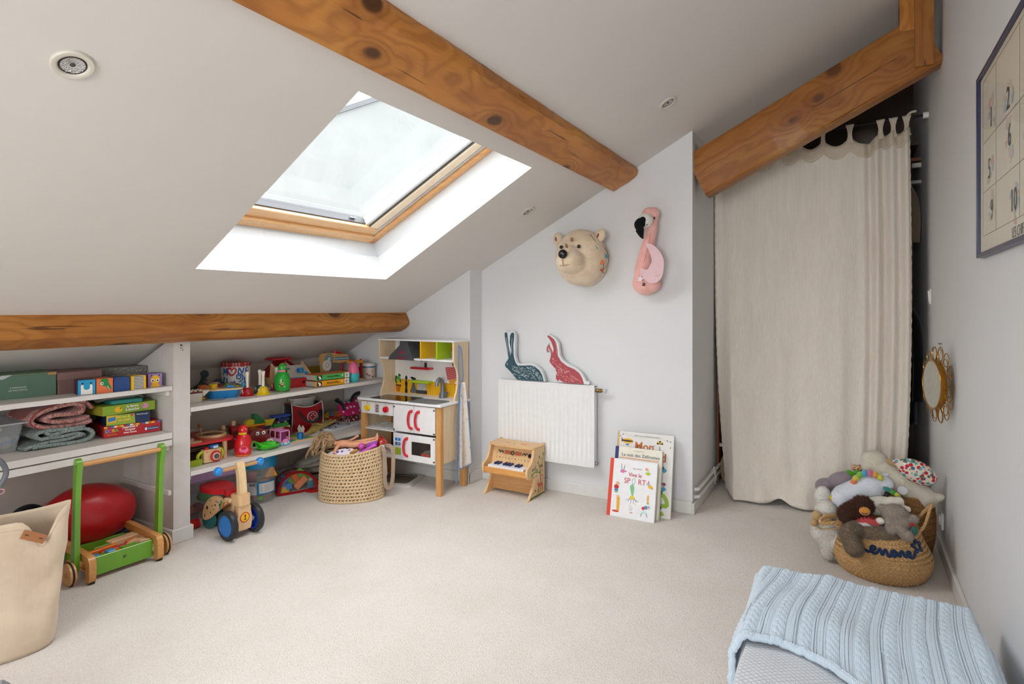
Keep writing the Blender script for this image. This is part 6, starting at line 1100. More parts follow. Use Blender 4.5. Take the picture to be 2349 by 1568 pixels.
# ================================================================ radiator and the two rabbits on it
t = thing('radiator', 'white ribbed panel radiator hung on the back wall', 'radiator', (-1.6225, 3.205, 0), 0); RW = C('#e3e4e4', .3)
w, z0, z1, n = .655, .192, .673, 21; m = MB(); xs = []
for i in range(n):
    c0 = -w/2+.020+(i+.5)*(w-.04)/n; h = (w-.04)/n/2; xs += [(c0-h*.95, 0), (c0-h*.60, 0), (c0-h*.30, .0060), (c0+h*.30, .0060), (c0+h*.60, 0)]
xs = [(-w/2, 0)]+xs+[(w/2, 0)]
zz = [(z0, 0), (z0+.030, 0), (z0+.045, 1), (z1-.045, 1), (z1-.032, 0), (z1, 0)]
m.add([(x, d*k, z) for z, k in zz for x, d in xs], [(r*len(xs)+i, r*len(xs)+i+1, (r+1)*len(xs)+i+1, (r+1)*len(xs)+i) for r in range(len(zz)-1) for i in range(len(xs)-1)]); m.build('front_panel', RW, t, smooth=50, fix=False)
MB().box((0, .030, (z0+z1)/2), (w, .022, z1-z0), .003).build('rear_panel', RW, t, smooth=0); MB().box((0, .018, z1-.004), (w+.004, .040, .010), .002).build('top_grille', RW, t, smooth=0)
for x in (-w/2, w/2): MB().box((x, .018, (z0+z1)/2), (.004, .038, z1-z0-.004), .001).build('side_cover', RW, t, smooth=0)
BRS = C('#8a7448', .35, .8); v = MB(); v.cyl((w/2, .02, .645), (w/2+.022, .02, .645), .011, n=14).cyl((w/2+.022, .02, .645), (w/2+.05, .02, .645), .008, n=12); v.ell((w/2+.03, .02, .645), .013, 12); v.build('valve', BRS, t); MB().cyl((w/2+.045, .02, .645), (w/2+.07, .02, .645), .0075, n=12).build('pipe', C('#c8c9c8', .4), t); MB().cyl((w/2+.062, .02, .645), (w/2+.066, .02, .645), .014, n=16).build('collar', C('#c8c9c8', .4), t)
MB().cyl((w/2, .02, .214), (w/2+.013, .02, .214), .011, n=12).build('end_plug', C('#9c9a92', .4, .5), t)
def inflate(poly, d):
    out = []; n = len(poly); A = sum(poly[i-1][0]*poly[i][1]-poly[i][0]*poly[i-1][1] for i in range(n)); s = 1 if A > 0 else -1
    for i in range(n):
        a, b, c_ = V(poly[i-1]), V(poly[i]), V(poly[(i+1) % n]); e = ((b-a).normalized()+(c_-b).normalized()); e = e.normalized() if e.length > .05 else (b-a).normalized(); nn = V((e.y, -e.x))*s; out.append((b.x+nn.x*d, b.y+nn.y*d))
    return out
R1 = [(-0.068, 0.002), (-0.093, 0.027), (-0.125, 0.058), (-0.152, 0.078), (-0.156, 0.091), (-0.149, 0.104), (-0.136, 0.121), (-0.129, 0.135), (-0.141, 0.195), (-0.155, 0.261), (-0.159, 0.291), (-0.15, 0.298), (-0.139, 0.294), (-0.135, 0.261), (-0.131, 0.218), (-0.121, 0.174), (-0.117, 0.143), (-0.11, 0.185), (-0.121, 0.234), (-0.118, 0.276), (-0.109, 0.294), (-0.098, 0.298), (-0.089, 0.291), (-0.089, 0.268), (-0.095, 0.219), (-0.093, 0.159), (-0.087, 0.131), (-0.077, 0.107), (-0.062, 0.09), (-0.018, 0.092), (0.031, 0.096), (0.061, 0.088), (0.092, 0.067), (0.109, 0.041), (0.117, 0.018), (0.121, 0.002), (0.031, 0.001)]
B1 = [(-0.070, 0.0), (-0.165, .085), (-.160, .105), (-.139, .132), (-.170, .285), (-.163, .307), (-.145, .308), (-.125, .297), (-.104, .308), (-.088, .304), (-.080, .285), (-.082, .15), (-.068, .106), (-.052, .100), (.03, .107), (.068, .098), (.102, .073), (.119, .043), (.130, .0)]
R2 = [(-0.039, 0.002), (-0.062, 0.012), (-0.076, 0.02), (-0.075, 0.011), (-0.085, 0.011), (-0.095, 0.023), (-0.095, 0.041), (-0.088, 0.058), (-0.099, 0.083), (-0.125, 0.108), (-0.139, 0.126), (-0.131, 0.153), (-0.128, 0.171), (-0.137, 0.195), (-0.149, 0.208), (-0.15, 0.181), (-0.158, 0.189), (-0.158, 0.21), (-0.143, 0.233), (-0.131, 0.211), (-0.114, 0.177), (-0.111, 0.206), (-0.128, 0.248), (-0.155, 0.282), (-0.143, 0.285), (-0.111, 0.264), (-0.093, 0.238), (-0.085, 0.197), (-0.083, 0.163), (-0.062, 0.13), (-0.022, 0.103), (0.024, 0.087), (0.057, 0.066), (0.077, 0.036), (0.088, 0.002), (0.024, 0.001)]
B2 = [(-0.036, 0.0), (-.07, .006), (-.09, .005), (-.101, .022), (-.101, .044), (-.094, .058), (-.105, .081), (-.145, .122), (-.136, .152), (-.134, .170), (-.145, .198), (-.158, .178), (-.164, .19), (-.164, .212), (-.145, .239), (-.130, .225), (-.150, .266), (-.164, .285), (-.145, .295), (-.100, .268), (-.078, .236), (-.069, .165), (-.050, .137), (-.012, .112), (.034, .096), (.070, .070), (.09, .040), (.100, .018), (.118, .018), (.122, .006), (.118, .0)]
def rabbit(loc, label, B, poly, col, eye, rz, rng, hatch):
    t = thing('rabbit_cutout', label, 'soft decoration', loc, rz); MB().prism(B, .0, .026, 'xz').build('backing', FAB('#dfe2e4', 500, .2), t, smooth=25); MB().prism(poly, -.002, .0, 'xz').build('printed_body', C(col, .7), t, smooth=0)
    dec(t, 'eye', circ(*eye, .0035, n=10), -.002, WH); rr = random.Random(rng); wm_ = C('#c3cccd', .7) if rng == 1 else C('#dba9a2', .7); m = MB()
    for x, z, a in hatch(rr): m.box((x, -.0023, z), (.010+.004*rr.random(), .0008, .0016), 0, (0, a, 0))
    o = m.build('hatch_marks', wm_, t, smooth=0); o['kind'] = 'stuff'; return t
def h1(rr):
    for i in range(150):
        x = rr.uniform(-.10, .115); top = .088-.55*max(0, x-.05)**1.0*1.0-(0 if x > -.06 else 0); z = rr.uniform(.012, .085); lo = .03-(x+.095)*.55
        if z > max(.006, lo)+.006 and z < (.084 if x < .05 else .088-(x-.05)*1.15): yield x, z, R(15)+max(0, (x-.0))*7
def h2(rr):
    for i in range(150):
        x = rr.uniform(-.10, .075); z = rr.uniform(.012, .12); up = .094-(x+.02)*.75 if x > -.06 else .125; lo = .012 if x > -.05 else .045
        if z < up-.010 and z > lo: yield x, z, R(35)+max(0, x)*4
t = rabbit((-1.75, 3.212, .678), 'teal hare cushion cutout with upright ears on the radiator', B1, R1, '#2c4d59', (-.138, .096), 0, 1, h1); [stroke(t, 'ear_line', p, .0025, C('#b9c6c9', .7), None, -.0027) for p in ([(-.147, .265), (-.138, .22), (-.130, .17)], [(-.103, .262), (-.106, .21), (-.104, .165)])]
t = rabbit((-1.45, 3.212, .678), 'red hare cushion cutout with bent ears on the radiator', B2, R2, '#a54850', (-.114, .142), 0, 2, h2); [stroke(t, 'ear_line', p, .002, C('#dba9a2', .7), None, -.0027) for p in ([(-.149, .20), (-.143, .214), (-.122, .178)], [(-.098, .243), (-.089, .21), (-.090, .175)], [(-.121, .126), (-.092, .133)], [(-.121, .117), (-.10, .117)])]

# ================================================================ wall-mounted animal heads
t = thing('bear_head', 'cream plush polar bear head mounted on the back wall', 'soft decoration', (-1.36, 3.268, 1.425), 0); BF = FUR('#e6d3b8', '#cfb592', 320, .6)
m = MB(); m.ell((0, -.115, .0), (.152, .125, .165), 24); m.ell((0, -.04, -.01), (.145, .07, .158), 20); m.ell((-.008, -.225, -.032), (.086, .110, .070), 20); m.ell((-.008, -.20, .02), (.050, .10, .045), 18); m.ell((-.005, -.15, .045), (.090, .09, .072), 18); m.ell((0.01, -.10, -.085), (.11, .10, .075), 18); m.build('head', BF, t, voxel=.006, iters=10)
for x, y, z in ((.122, -.115, .120), (-.152, -.10, .118)):
    e = MB(); e.ell((0, 0, 0), (.037, .018, .042), 16); e = e.build('ear', BF, t, voxel=.004, iters=5, loc=(x, y, z), rot=(R(-8), R(18 if x > 0 else -18), R(-18))); MB().ell((0, -.016, -.004), (.008, .004, .015), 10).build('ear_mark', C('#8f5236', .8), e)
MB().ell((-.010, -.335, .002), (.026, .020, .026), 18).build('nose', C('#15161a', .15), t)
for x, y, z in ((.046, -.243, .050), (-.064, -.240, .052)): MB().ell((x, y, z), (.0105, .0075, .0105), 14).build('eye', C('#16130f', .15), t)
SB = C('#6b3a26', .9); MB().tube(spline([(-.010, -.345, -.020), (-.010, -.338, -.045), (-.010, -.328, -.058)], 4), .0022, 6).build('mouth_stitch', C('#b08a6a', .8), t); MB().tube(spline([(-.035, -.318, -.060), (-.010, -.329, -.062), (.022, -.318, -.054), (.046, -.295, -.042)], 4), .0022, 6).build('mouth_stitch', C('#b08a6a', .8), t)
MB().ell((-.008, -.292, .052), (.006, .010, .016), 10, (R(40), 0, 0)).build('brow_mark', FUR('#b98462'), t); MB().ell((.0, -.238, .092), (.008, .008, .014), 10, (R(30), R(15), 0)).build('brow_mark', FUR('#b07a58'), t)
t2 = thing('pennant_string', 'thin cord of tiny teal and orange pennants hung on the bear', 'garland', (-1.36, 3.268, 1.425), 0)
MB().tube(spline([(.085, -.175, .125), (.115, -.165, .08), (.135, -.145, .03), (.150, -.130, -.05), (.145, -.125, -.09), (.150, -.12, -.10)], 6), .0016, 6).build('cord', C('#5a4a3a', .8), t2); MB().tube(spline([(.135, -.09, .06), (.155, -.08, .02), (.158, -.075, -.03), (.150, -.10, -.07)], 5), .0014, 6).build('cord', C('#5a4a3a', .8), t2)
for (x, y, z), c, a in (((.122, -.170, .045), '#2f8a8f', .4), ((.155, -.092, .0), '#2f8a8f', .9), ((.150, -.140, -.035), '#d9671f', .1), ((.148, -.135, -.078), '#8f4a26', -.7)):
    MB().prism([(-.012, .012), (.014, .0), (-.012, -.016)], -.001, .001, 'xz').build('pennant', C(c, .7), t2, smooth=0, loc=(x, y-.006, z), rot=(0, a, R(25)))
t = thing('flamingo_head', 'pink plush flamingo head and neck mounted on the back wall', 'soft decoration', (-.93, 3.268, 1.40), 0); PF = FUR('#eeb8ae', '#e3a198', 420, .35)
m = MB(); path = spline([(-.036, -.075, .262), (-.018, -.07, .245), (-.012, -.07, .205), (-.022, -.068, .150), (-.036, -.068, .095), (-.052, -.068, .04), (-.064, -.07, -.02), (-.070, -.07, -.08), (-.056, -.07, -.135)], 4); n_ = len(path)
m.tube(path, [.022+.020*sin(min(1, i/7)*pi)+.030*max(0, (i-8)/(n_-8))+.004 for i in range(n_)], 14); m.ell((-.034, -.075, .250), (.042, .040, .040), 16); m.ell((-.055, -.07, -.13), (.075, .065, .070), 18); m.ell((-.02, -.075, -.135), (.055, .05, .05), 16); m.ell((-.03, -.075, .225), (.036, .042, .045), 16); m.build('neck', PF, t, voxel=.005, iters=8)
m = MB(); m.ell((-.040, -.122, .210), (.043, .036, .040), 18); m.build('beak_base', FUR('#e3e0d8', None, 420, .3), t); 
m = MB(); m.tube(spline([(-.046, -.148, .208), (-.062, -.155, .185), (-.062, -.15, .155), (-.056, -.14, .125), (-.05, -.13, .108)], 5), [.020+.010*sin(pi*min(1, i/9)) if i < 10 else .026-.0023*(i-9) for i in range(21)], 14); m.ell((-.046, -.148, .208), (.021, .02, .02), 12); m.build('beak_tip', FUR('#191a1c', '#0d0d0e', 420, .3), t)
MB().ell((.004, -.100, .222), (.0045, .005, .0075), 10).build('eye', K, t); MB().tube(spline([(-.028, -.152, .178), (-.012, -.135, .192), (.0, -.115, .200)], 4), .0018, 6).build('beak_line', K, t); MB().tube(spline([(-.015, -.108, .14), (-.03, -.112, .06), (-.05, -.12, -.02)], 4), .0012, 6).build('seam', C('#c98880', .9), t)
t = thing('moon_sign', 'pale pink crescent moon with a small star hung on the flamingo', 'decoration', (-.93, 3.125, 1.40), 0); MOON = [(-0.034, 0.078), (-0.003, 0.077), (0.035, 0.048), (0.062, 0.002), (0.068, -0.044), (0.058, -0.1), (0.035, -0.129), (0.013, -0.136), (-0.018, -0.132), (-0.045, -0.108), (-0.061, -0.077), (-0.059, -0.05), (-0.041, -0.059), (-0.022, -0.061), (-0.01, -0.041), (0.001, -0.015), (-0.007, 0.024), (-0.018, 0.051)]
MB().prism(s2(MOON, 4), .0, .006, 'xz').build('crescent', C('#dcb9bd', .6), t, smooth=30); star = [(-.060+(.022 if i % 2 == 0 else .009)*sin(i*pi/5+.2), -.112+(.022 if i % 2 == 0 else .009)*cos(i*pi/5+.2)) for i in range(10)]; MB().prism(star, -.008, -.005, 'xz').build('star', C('#dccfd6', .5), t, smooth=0); MB().tube([(-.055, -.003, -.055), (-.058, -.006, -.095)], .0008, 5).build('thread', WH, t)
for x, z in ((.025, -.075), (.040, -.088)): stroke(t, 'sleepy_eye', [(x-.005, z), (x, z-.003), (x+.005, z)], .0015, C('#6a5a60', .6), None, -.0006)
stroke(t, 'smile', [(.022, -.095), (.030, -.100), (.036, -.096)], .0015, C('#6a5a60', .6), None, -.0006); MB().box((-.043, .0, -.142), (.014, .004, .018), .002, (0, .4, 0)).build('clip', C('#2f2c2c', .4), t, smooth=0)

# ================================================================ picture books leaning on the wall
def book(name, label, x, y, w, h, th, cover, spine, lean, rz, spw=.018, pages='#d9d5ca'):
    t = thing(name, label, 'book', (x, y, 0), rot=(R(-lean), 0, R(rz)), group='picture books leaning on the back wall')
    MB().box((0, .0012, h/2), (w, .0024, h), .0008).build('front_cover', C(cover, .35), t, smooth=0); MB().box((.002, th/2, h/2), (w-.006, th-.005, h-.008)).build('pages', C(pages, .8), t, smooth=0); MB().box((0, th-.0012, h/2), (w, .0024, h), .0008).build('back_cover', C(cover, .35), t, smooth=0)
    if spine: MB().box((-w/2-.001, th/2, h/2), (.003, th, h), .001).build('spine', C(spine, .4), t, smooth=0); dec(t, 'spine_cloth', [(-w/2-.002, 0), (-w/2+spw, 0), (-w/2+spw, h), (-w/2-.002, h)], 0, C(spine, .5))
    return t
t = book('picture_book', 'white picture book with red spine and small sports drawings, in front', -1.018, 3.026, .262, .305, .020, '#e6e7e9', '#d6452f', 13.5, 0)
RL = C('#c4404a', .5); txt('Vive le', .030, (.012, -.0012, .228), FRONT, RL, t, bold=.0002, sx=.9); txt('SP', .040, (-.030, -.0012, .194), FRONT, RL, t, sx=.9); txt('RT !', .040, (.062, -.0012, .194), FRONT, RL, t, sx=.9); stroke(t, 'racket', circ(.006, .195, .008, .015, 12), .003, C('#a9aeb3', .5), None, -.0008, True, 2); txt('ISA LARGEAU', .008, (.022, -.0012, .262), FRONT, C('#8a8d90', .5), t)
def fig(x, z, parts_):
    for p, c in parts_: dec(t, 'drawing', [(x+a, z+b) for a, b in p], -.0002-.0003*(ord(c[1]) % 3), C(c, .5), .0006)
fig(-.06, .24, [(circ(0, 0, .014, .008, 12), '#d873a8'), (circ(.016, .003, .008, .004, 8), '#d873a8'), ([(-.006, .005), (-.010, .04), (-.008, .04), (-.003, .005)], '#55565a'), ([(.004, .005), (.010, .035), (.012, .035), (.007, .004)], '#55565a')])
fig(.082, .245, [(circ(0, .0, .014, .008, 12), '#a9c23a'), (circ(-.008, .022, .010, .008, 10), '#e0a08a'), (circ(.0, .012, .009, .008, 10), '#cfd8b5')])
fig(.10, .178, [(circ(0, 0, .013, .009, 12), '#e2b51f'), (circ(-.012, .014, .012, .009, 10), '#bcc0c4'), (circ(.008, -.006, .006, .003, 8), '#3a2c10')])
fig(-.088, .155, [(circ(0, 0, .014, .012, 12), '#b5262f'), (circ(.006, .018, .012, .010, 12), '#e0ac88'), ([(-.012, -.012), (.012, -.012), (.010, -.022), (-.01, -.022)], '#2f7fb0'), (circ(0, -.027, .012, .003, 8), '#4fa03a')])
fig(-.072, .062, [([(-.006, -.03), (.008, -.03), (.008, .04), (-.010, .04)], '#e2a52a'), (circ(-.012, -.034, .02, .006, 10), '#c4402f'), (circ(-.004, .044, .010, .006, 8), '#e8b88a')])
fig(.004, .118, [(s2([(-.012, .03), (-.016, .05), (-.002, .062), (.008, .045), (.006, .01), (-.002, .0)], 3), '#7fb88a'), (circ(.0, -.008, .014, .010, 12), '#e0c52f')])
for a in (-.032, -.02, -.006, .010, .024, .036): stroke(t, 'drawing', [(.004+a*.3, .108), (.004+a*.8, .100-abs(a)*.2), (.004+a, .075+abs(a)*.7)], .0022, C('#6f7f8f', .5), None, -.0006)
fig(.090, .115, [([(-.004, -.02), (.004, -.02), (.006, .008), (-.006, .008)], '#d9a86a'), (circ(0, .014, .006, n=8), '#e8b060'), (circ(.002, -.022, .007, .004, 8), '#8fae3a')]); fig(.096, .072, [(circ(0, 0, .012, .010, 9), '#c9ccd0'), (circ(0, .004, .004, n=6), '#7c7f84')])
fig(.0, .05, [(circ(0, 0, .010, .013, 10), '#d5d8dc'), (circ(-.004, .016, .008, .007, 8), '#d9dcdf'), (circ(.022, .03, .003, n=6), '#d9982a'), (circ(.004, -.018, .010, .003, 6), '#d98a8a')])
fig(.074, .045, [(circ(-.006, .02, .009, n=10), '#c9303a'), (circ(.008, .026, .010, n=10), '#3a8fc4'), (circ(0, .0, .014, .008, 10), '#bfe0dc'), ([(-.014, -.004), (-.010, -.004), (-.016, -.024), (-.02, -.024)], '#8f9aa5'), ([(.010, -.004), (.014, -.004), (.020, -.022), (.016, -.022)], '#8f9aa5')])
t = book('picture_book', 'cream picture book with navy spine and orange line, in the middle', -1.008, 3.070, .262, .362, .024, '#e3dfd0', '#1c2f6e', 13.5, 1)
SER = C('#5d5f63', .5); txt('La nuit des Zéfirottes', .0245, (.012, -.0012, .321), FRONT, SER, t); txt('CLAUDE PONTI', .008, (.0, -.0012, .345), FRONT, C('#c3b98a', .5), t); dec(t, 'orange_rule', [(-.105, .305), (.115, .305), (.115, .3015), (-.105, .3015)], -.0002, C('#dd7a52', .5))
t = book('picture_book', 'tall white alphabet board book with orange lettering, at the back', -.985, 3.118, .315, .438, .016, '#dcdad6', None, 12.5, 2)
OB = C('#b5622a', .5); txt('Mon', .060, (-.004, -.0012, .362), FRONT, OB, t, bold=.0013); txt('grand', .062, (.052, -.0012, .312), FRONT, OB, t, bold=.0013)
for a0, c, z in ((0, '#2f93b5', .20), (0, '#8fb02f', .070)):
    stroke(t, 'big_letter', [(.078+.058*cos(a), z+.062*sin(a)) for a in [R(42)+i*R(276)/20 for i in range(21)]] if c == '#2f93b5' else [(.03, z-.006), (.08, z-.006), (.132, z-.006)]+[(.078+.058*cos(a), z+.058*sin(a)) for a in [R(8)+i*R(305)/20 for i in range(21)]], .022, C(c, .5), None, -.0006, n=2)
txt('Un livre pour découvrir les lettres', .0105, (.01, -.0012, .420), FRONT, C('#8f8d88', .5), t); stroke(t, 'flight_line', [(-.14, .426), (-.05, .412), (.06, .414), (.15, .40)], .001, C('#a5a29c', .5), None, -.0006)
dec(t, 'airship', circ(-.100, .386, .032, .014, 18), -.0003, C('#e0b021', .4)); dec(t, 'airship_band', circ(-.100, .386, .032, .005, 16), -.0011, C('#3a2416', .4)); dec(t, 'airship_tail', [(-.136, .38), (-.124, .382), (-.124, .393), (-.136, .396)], -.0003, K); dec(t, 'gondola', rrect(-.110, .362, -.092, .369, .002), -.0003, C('#2f5f9c', .4))
for i in range(5): a0 = pi*i/5; dec(t, 'parasol', [(.082, .384)]+[(.082+.018*cos(a0+pi/5*k/4), .384+.020*sin(a0+pi/5*k/4)) for k in range(5)], -.0003, C('#3a2416' if i % 2 == 0 else '#e0b021', .4))
dec(t, 'parasol_figure', [(.079, .352), (.085, .352), (.084, .376), (.080, .376)], -.0003, C('#8f8490', .5))
for x, z in ((-.143, .41), (-.13, .42), (-.02, .385), (.05, .372), (.14, .372), (.14, .404), (.122, .408), (-.135, .40)): dec(t, 'speck', circ(x, z, .003, n=7), -.0003, K)
dec(t, 'spine_stripe', [(-.1575, 0), (-.149, 0), (-.149, .437), (-.1575, .437)], -.0003, C('#dda55a', .4)); MB().box((-.159, .008, .219), (.003, .016, .436), .001).build('spine', C('#3fb0c0', .4), t, smooth=0)
for x, z, c, r in ((.100, .262, '#2a2826', .010), (.092, .205, '#8fa83a', .012), (.096, .178, '#b5486a', .010), (.115, .176, '#7a3f5a', .010), (.095, .132, '#4a3a2c', .014), (.092, .052, '#2a2630', .016)): dec(t, 'drawing', circ(x, z, r, n=10), -.0014, C(c, .5))

# ================================================================ closet: rod, curtain, what shows behind it
ROD = C('#1c1b1d', .35, .6)
t = thing('curtain_rod', 'thin black curtain rod across the closet opening', 'curtain rod', (0, 3.85, 2.165), 0)
MB().cyl((-.745, 0, -.02), (.355, 0, .006), .0065, n=12).build('rod', ROD, t); MB().cyl((.345, 0, .006), (.370, 0, .006), .017, n=16).build('bracket', C('#e3e2de', .4), t)
cu = NT('cream_cotton_gauze'); v = cu.co((1, 1, .035)); n1 = cu.noise(v, 190, 3, .6); n2 = cu.noise(cu.co((1, 1, 8)), 60, 2); n3 = cu.noise(cu.co((1, 1, .12)), 26, 3)
cu.base(cu.ramp(cu.math('ADD', cu.math('MULTIPLY', n1, .6), cu.math('MULTIPLY', n3, .4)), [(.30, lin('#dcd3c6')), (.6, lin('#e8e1d6'))])); cu.set(Roughness=.95, Sheen_Weight=.2)
cu.bump(cu.math('ADD', cu.math('MULTIPLY', n1, .8), cu.math('ADD', cu.math('MULTIPLY', n2, .12), cu.math('MULTIPLY', n3, .35))), .008, .6)
TABU = [.0, .165, .36, .475, .595, .727, .872, .93, .99]
t = thing('curtain', 'cream crinkled gauze curtain with tied tabs closing the closet', 'curtain', (0, 3.85, 0), 0)
def cx(u, v): return -.738+.075*v**3*(1-u)+u*(1.020+.030*v-.075*v**3)
def ctop(u):
    z = 2.10
    for a, b in zip(TABU, TABU[1:]):
        if a <= u <= b: k = (u-a)/(b-a); z = 2.100-.35*(b-a)*sin(pi*k)*1.0
    return z+.02*(u-.5)
def curt(u, v):
    x = cx(u, v); zt = ctop(u); z = zt*(1-v)+.012*v
    f = .011*sin(u*17+.5)+.004*sin(u*43+1)+(.030*sin((u-.80)*92)*max(0, min(1, (u-.76)/.06)))*(1-.45*v)
    f += .010*noise.noise(V((u*14, v*1.6, 0)))
    y = -.235*max(0, v-.02)**2.1*(1-.25*u)*min(1, u/.10+.12)+f*(.75+.25*v)-.02*math.exp(-((v-.97)/.03)**2)*sin(u*30)
    if v > .93: y -= (v-.93)*.5*(.6+.4*sin(u*17))
    return (x, y, z+.012*math.exp(-((u-.36)/.05)**2)*v**8*3)
m = MB(); m.grid(curt, 200, 110); m.build('gauze', cu.m, t, smooth=180, solid=.0022, soff=0)
m = MB(); m.grid(lambda u, v: V(curt(u, v*.038))+V((0, -.003, 0)), 200, 4); m.build('heading_band', FAB('#d5c9b5', 900, .4), t, smooth=180, solid=.002)
for s in (0, 1): m = MB(); m.tube([V(curt(s, i/80))+V((.0015*sin(i*9), -.001, 0)) for i in range(81)], .004, 6); m.build('selvedge', FAB('#d8cdbb', 500, .6), t)
for k, u in enumerate(TABU[1:]):
    p = V(curt(u, .0)); zr = 2.165-.02+.026*(p.x+.745)/1.1-2.165+2.165
    m = MB(); m.ribbon([p+V((0, -.004, -.045)), p+V((0, -.004, 0)), V((p.x, -.011, zr-.012)), V((p.x, -.012, zr)), V((p.x, 0, zr+.0105)), V((p.x, .012, zr)), V((p.x, .011, zr-.012)), p+V((0, .012, 0))], [.040, .036, .022, .020, .020, .020, .022, .034], .0025, (1, 0, 0)) if 0 else m.grid(lambda a, b, p=p, zr=zr: ((p.x+(a-.5)*(.042-.022*sin(pi*min(1, b*1.05)))), -.016+.003*sin(a*6)+(.006*b), p.z-.04+(zr+.011-p.z+.04)*b), 8, 12)
    m.build('tab', FAB('#d5c9b5', 900, .4), t, smooth=180, solid=.0025)
    if k in (2, 3, 7): MB().tube(spline([(p.x, -.02, zr+.004), (p.x+.018, -.026, zr+.020), (p.x+.042, -.022, zr+.024 if k != 2 else zr-.03)], 4), .007, 6, flat=.35).build('tie_end', FAB('#d5c9b5', 900, .4), t)
WB = C('#8a4722', .45)
t = thing('closet_shelving', 'reddish wood shelving just visible at the left edge of the curtain', 'shelving', (-.765, 3.965, 0), 0)
MB().box((.018, .012, .60), (.022, .024, 1.2), .001).build('upright', WB, t, smooth=0); MB().box((.018, .19, .60), (.022, .30, 1.2)).build('upright', WB, t, smooth=0)
for z in (.235, .62, 1.0): MB().box((.19, .20, z), (.33, .32, .02)).build('shelf_board', WB, t, smooth=0); MB().box((.19, .036, z), (.33, .004, .022)).build('shelf_edge', C('#d6cfc6', .5), t, smooth=0)
o = MB().box((0, 0, .022), (.15, .18, .044), .003).build('dark_book', C('#3a1f24', .5), smooth=0, loc=(-.63, 4.10, .246)); tag(o, 'dark red book on the closet shelf behind the curtain edge', 'book')
t = thing('rolled_rug', 'beige rolled rug standing on the closet floor behind the curtain', 'rug', (-.645, 3.915, .0), 0); m = MB()
for r in (.105, .085, .064, .044): m.at((0, 0, .108)).torus((0, 0, 0), r, .0095, 36, 8, (R(90), 0, 0), sq=(.62, 1))
m.at(); m.build('rolled_edge', FAB('#8f7c64', 300, .6), t)
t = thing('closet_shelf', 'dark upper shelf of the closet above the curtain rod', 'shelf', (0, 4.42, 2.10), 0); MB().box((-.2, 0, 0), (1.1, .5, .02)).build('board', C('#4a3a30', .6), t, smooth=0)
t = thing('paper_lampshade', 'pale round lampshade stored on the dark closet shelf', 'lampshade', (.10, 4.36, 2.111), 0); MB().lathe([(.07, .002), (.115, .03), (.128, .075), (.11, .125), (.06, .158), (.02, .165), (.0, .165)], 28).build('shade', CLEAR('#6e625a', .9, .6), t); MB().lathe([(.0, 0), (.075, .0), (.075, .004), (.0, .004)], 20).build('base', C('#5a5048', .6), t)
o = MB().ell((0, 0, .04), (.042, .042, .04), 16).build('grey_ball', C('#7d7474', .6), loc=(.255, 4.26, 2.111)); tag(o, 'small grey ball on the closet shelf near the rod bracket', 'ball')
t = thing('hanging_rail', 'clothes rail with chrome hook inside the closet on the right', 'clothes rail', (.33, 4.2, 0), 0); MB().box((-.01, .05, 2.02), (.10, .03, .02)).build('wood_rail', C('#7a3a20', .5), t, smooth=0); MB().box((.02, .03, 1.98), (.05, .03, .025)).build('bracket', C('#cfcac2', .5), t, smooth=0); MB().box((.0, .06, 1.88), (.08, .10, .018)).build('ledge', C('#b5aca0', .5), t, smooth=0); v_ = MB(); v_.ell((-.008, .0, 1.17), (.009, .009, .009), 10); v_.cyl((-.008, 0, 1.17), (.02, .06, 1.17), .004, n=8); v_.build('hook', C('#b5b2ae', .2, .9), t)
def cloth_hang(name, label, cat, x, y, z0, z1, w, col, sh):
    t = thing(name, label, cat, (x, y, 0), 0); m = MB()
    m.grid(lambda u, v: ((w*(.35+.65*min(1, v*2.2)))*(u-.5)*2, .025*sin(u*15)*(.3+.7*v)+.02, z1-(z1-z0)*v-.04*abs(u-.5)*2*(1-v)), 30, 24); m.build('body', FAB(col, 600), t, smooth=180, solid=.02)
    m = MB(); m.tube(spline([(w*.35*sh, 0, z1-.02), (w*.9*sh, -.01, z1-.12), (w*1.05*sh, -.02, (z0+z1)/2), (w*1.0*sh, -.02, z0+.2*(z1-z0))], 6), .035, 10, flat=.6); m.build('sleeve', FAB(col, 600), t); MB().tube([(0, .02, z1-.01), (0, .02, z1+.04), (.01, .02, z1+.06)], .004, 6).build('loop', FAB(col, 600), t)
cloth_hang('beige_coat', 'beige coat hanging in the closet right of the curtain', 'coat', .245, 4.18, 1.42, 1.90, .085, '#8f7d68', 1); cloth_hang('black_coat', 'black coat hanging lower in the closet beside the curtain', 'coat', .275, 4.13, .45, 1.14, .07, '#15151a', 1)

# pipes along the recess
t = thing('heating_pipe', 'upper white heating pipe along the recess skirting', 'pipe', (-.728, 3.30, 0), 0, 'white heating pipes'); MB().tube(spline([(-.016, .0, .128), (.0, .015, .128), (.004, .05, .127), (.004, .30, .125), (.004, .64, .123)], 5), .010, 12).build('tube', C('#dcdad6', .4), t)
MB().tube(spline([(.006, .42, .139), (.02, .42, .128), (.006, .42, .113), (-.008, .42, .128), (.004, .42, .142), (.012, .425, .156), (.004, .43, .150)], 4), .0022, 6).build('string_tie', C('#e0d9cc', .9), t); MB().tube(spline([(.012, .42, .118), (.022, .42, .09), (.014, .42, .065), (.022, .422, .055)], 4), .0022, 6).build('string_tie', C('#e0d9cc', .9), t)
t = thing('heating_pipe', 'lower white heating pipe along the recess skirting', 'pipe', (-.728, 3.30, 0), 0, 'white heating pipes'); MB().tube(spline([(-.016, .0, .086), (.0, .015, .086), (.006, .05, .085), (.006, .30, .084), (.006, .64, .083)], 5), .010, 12).build('tube', C('#dcdad6', .4), t)
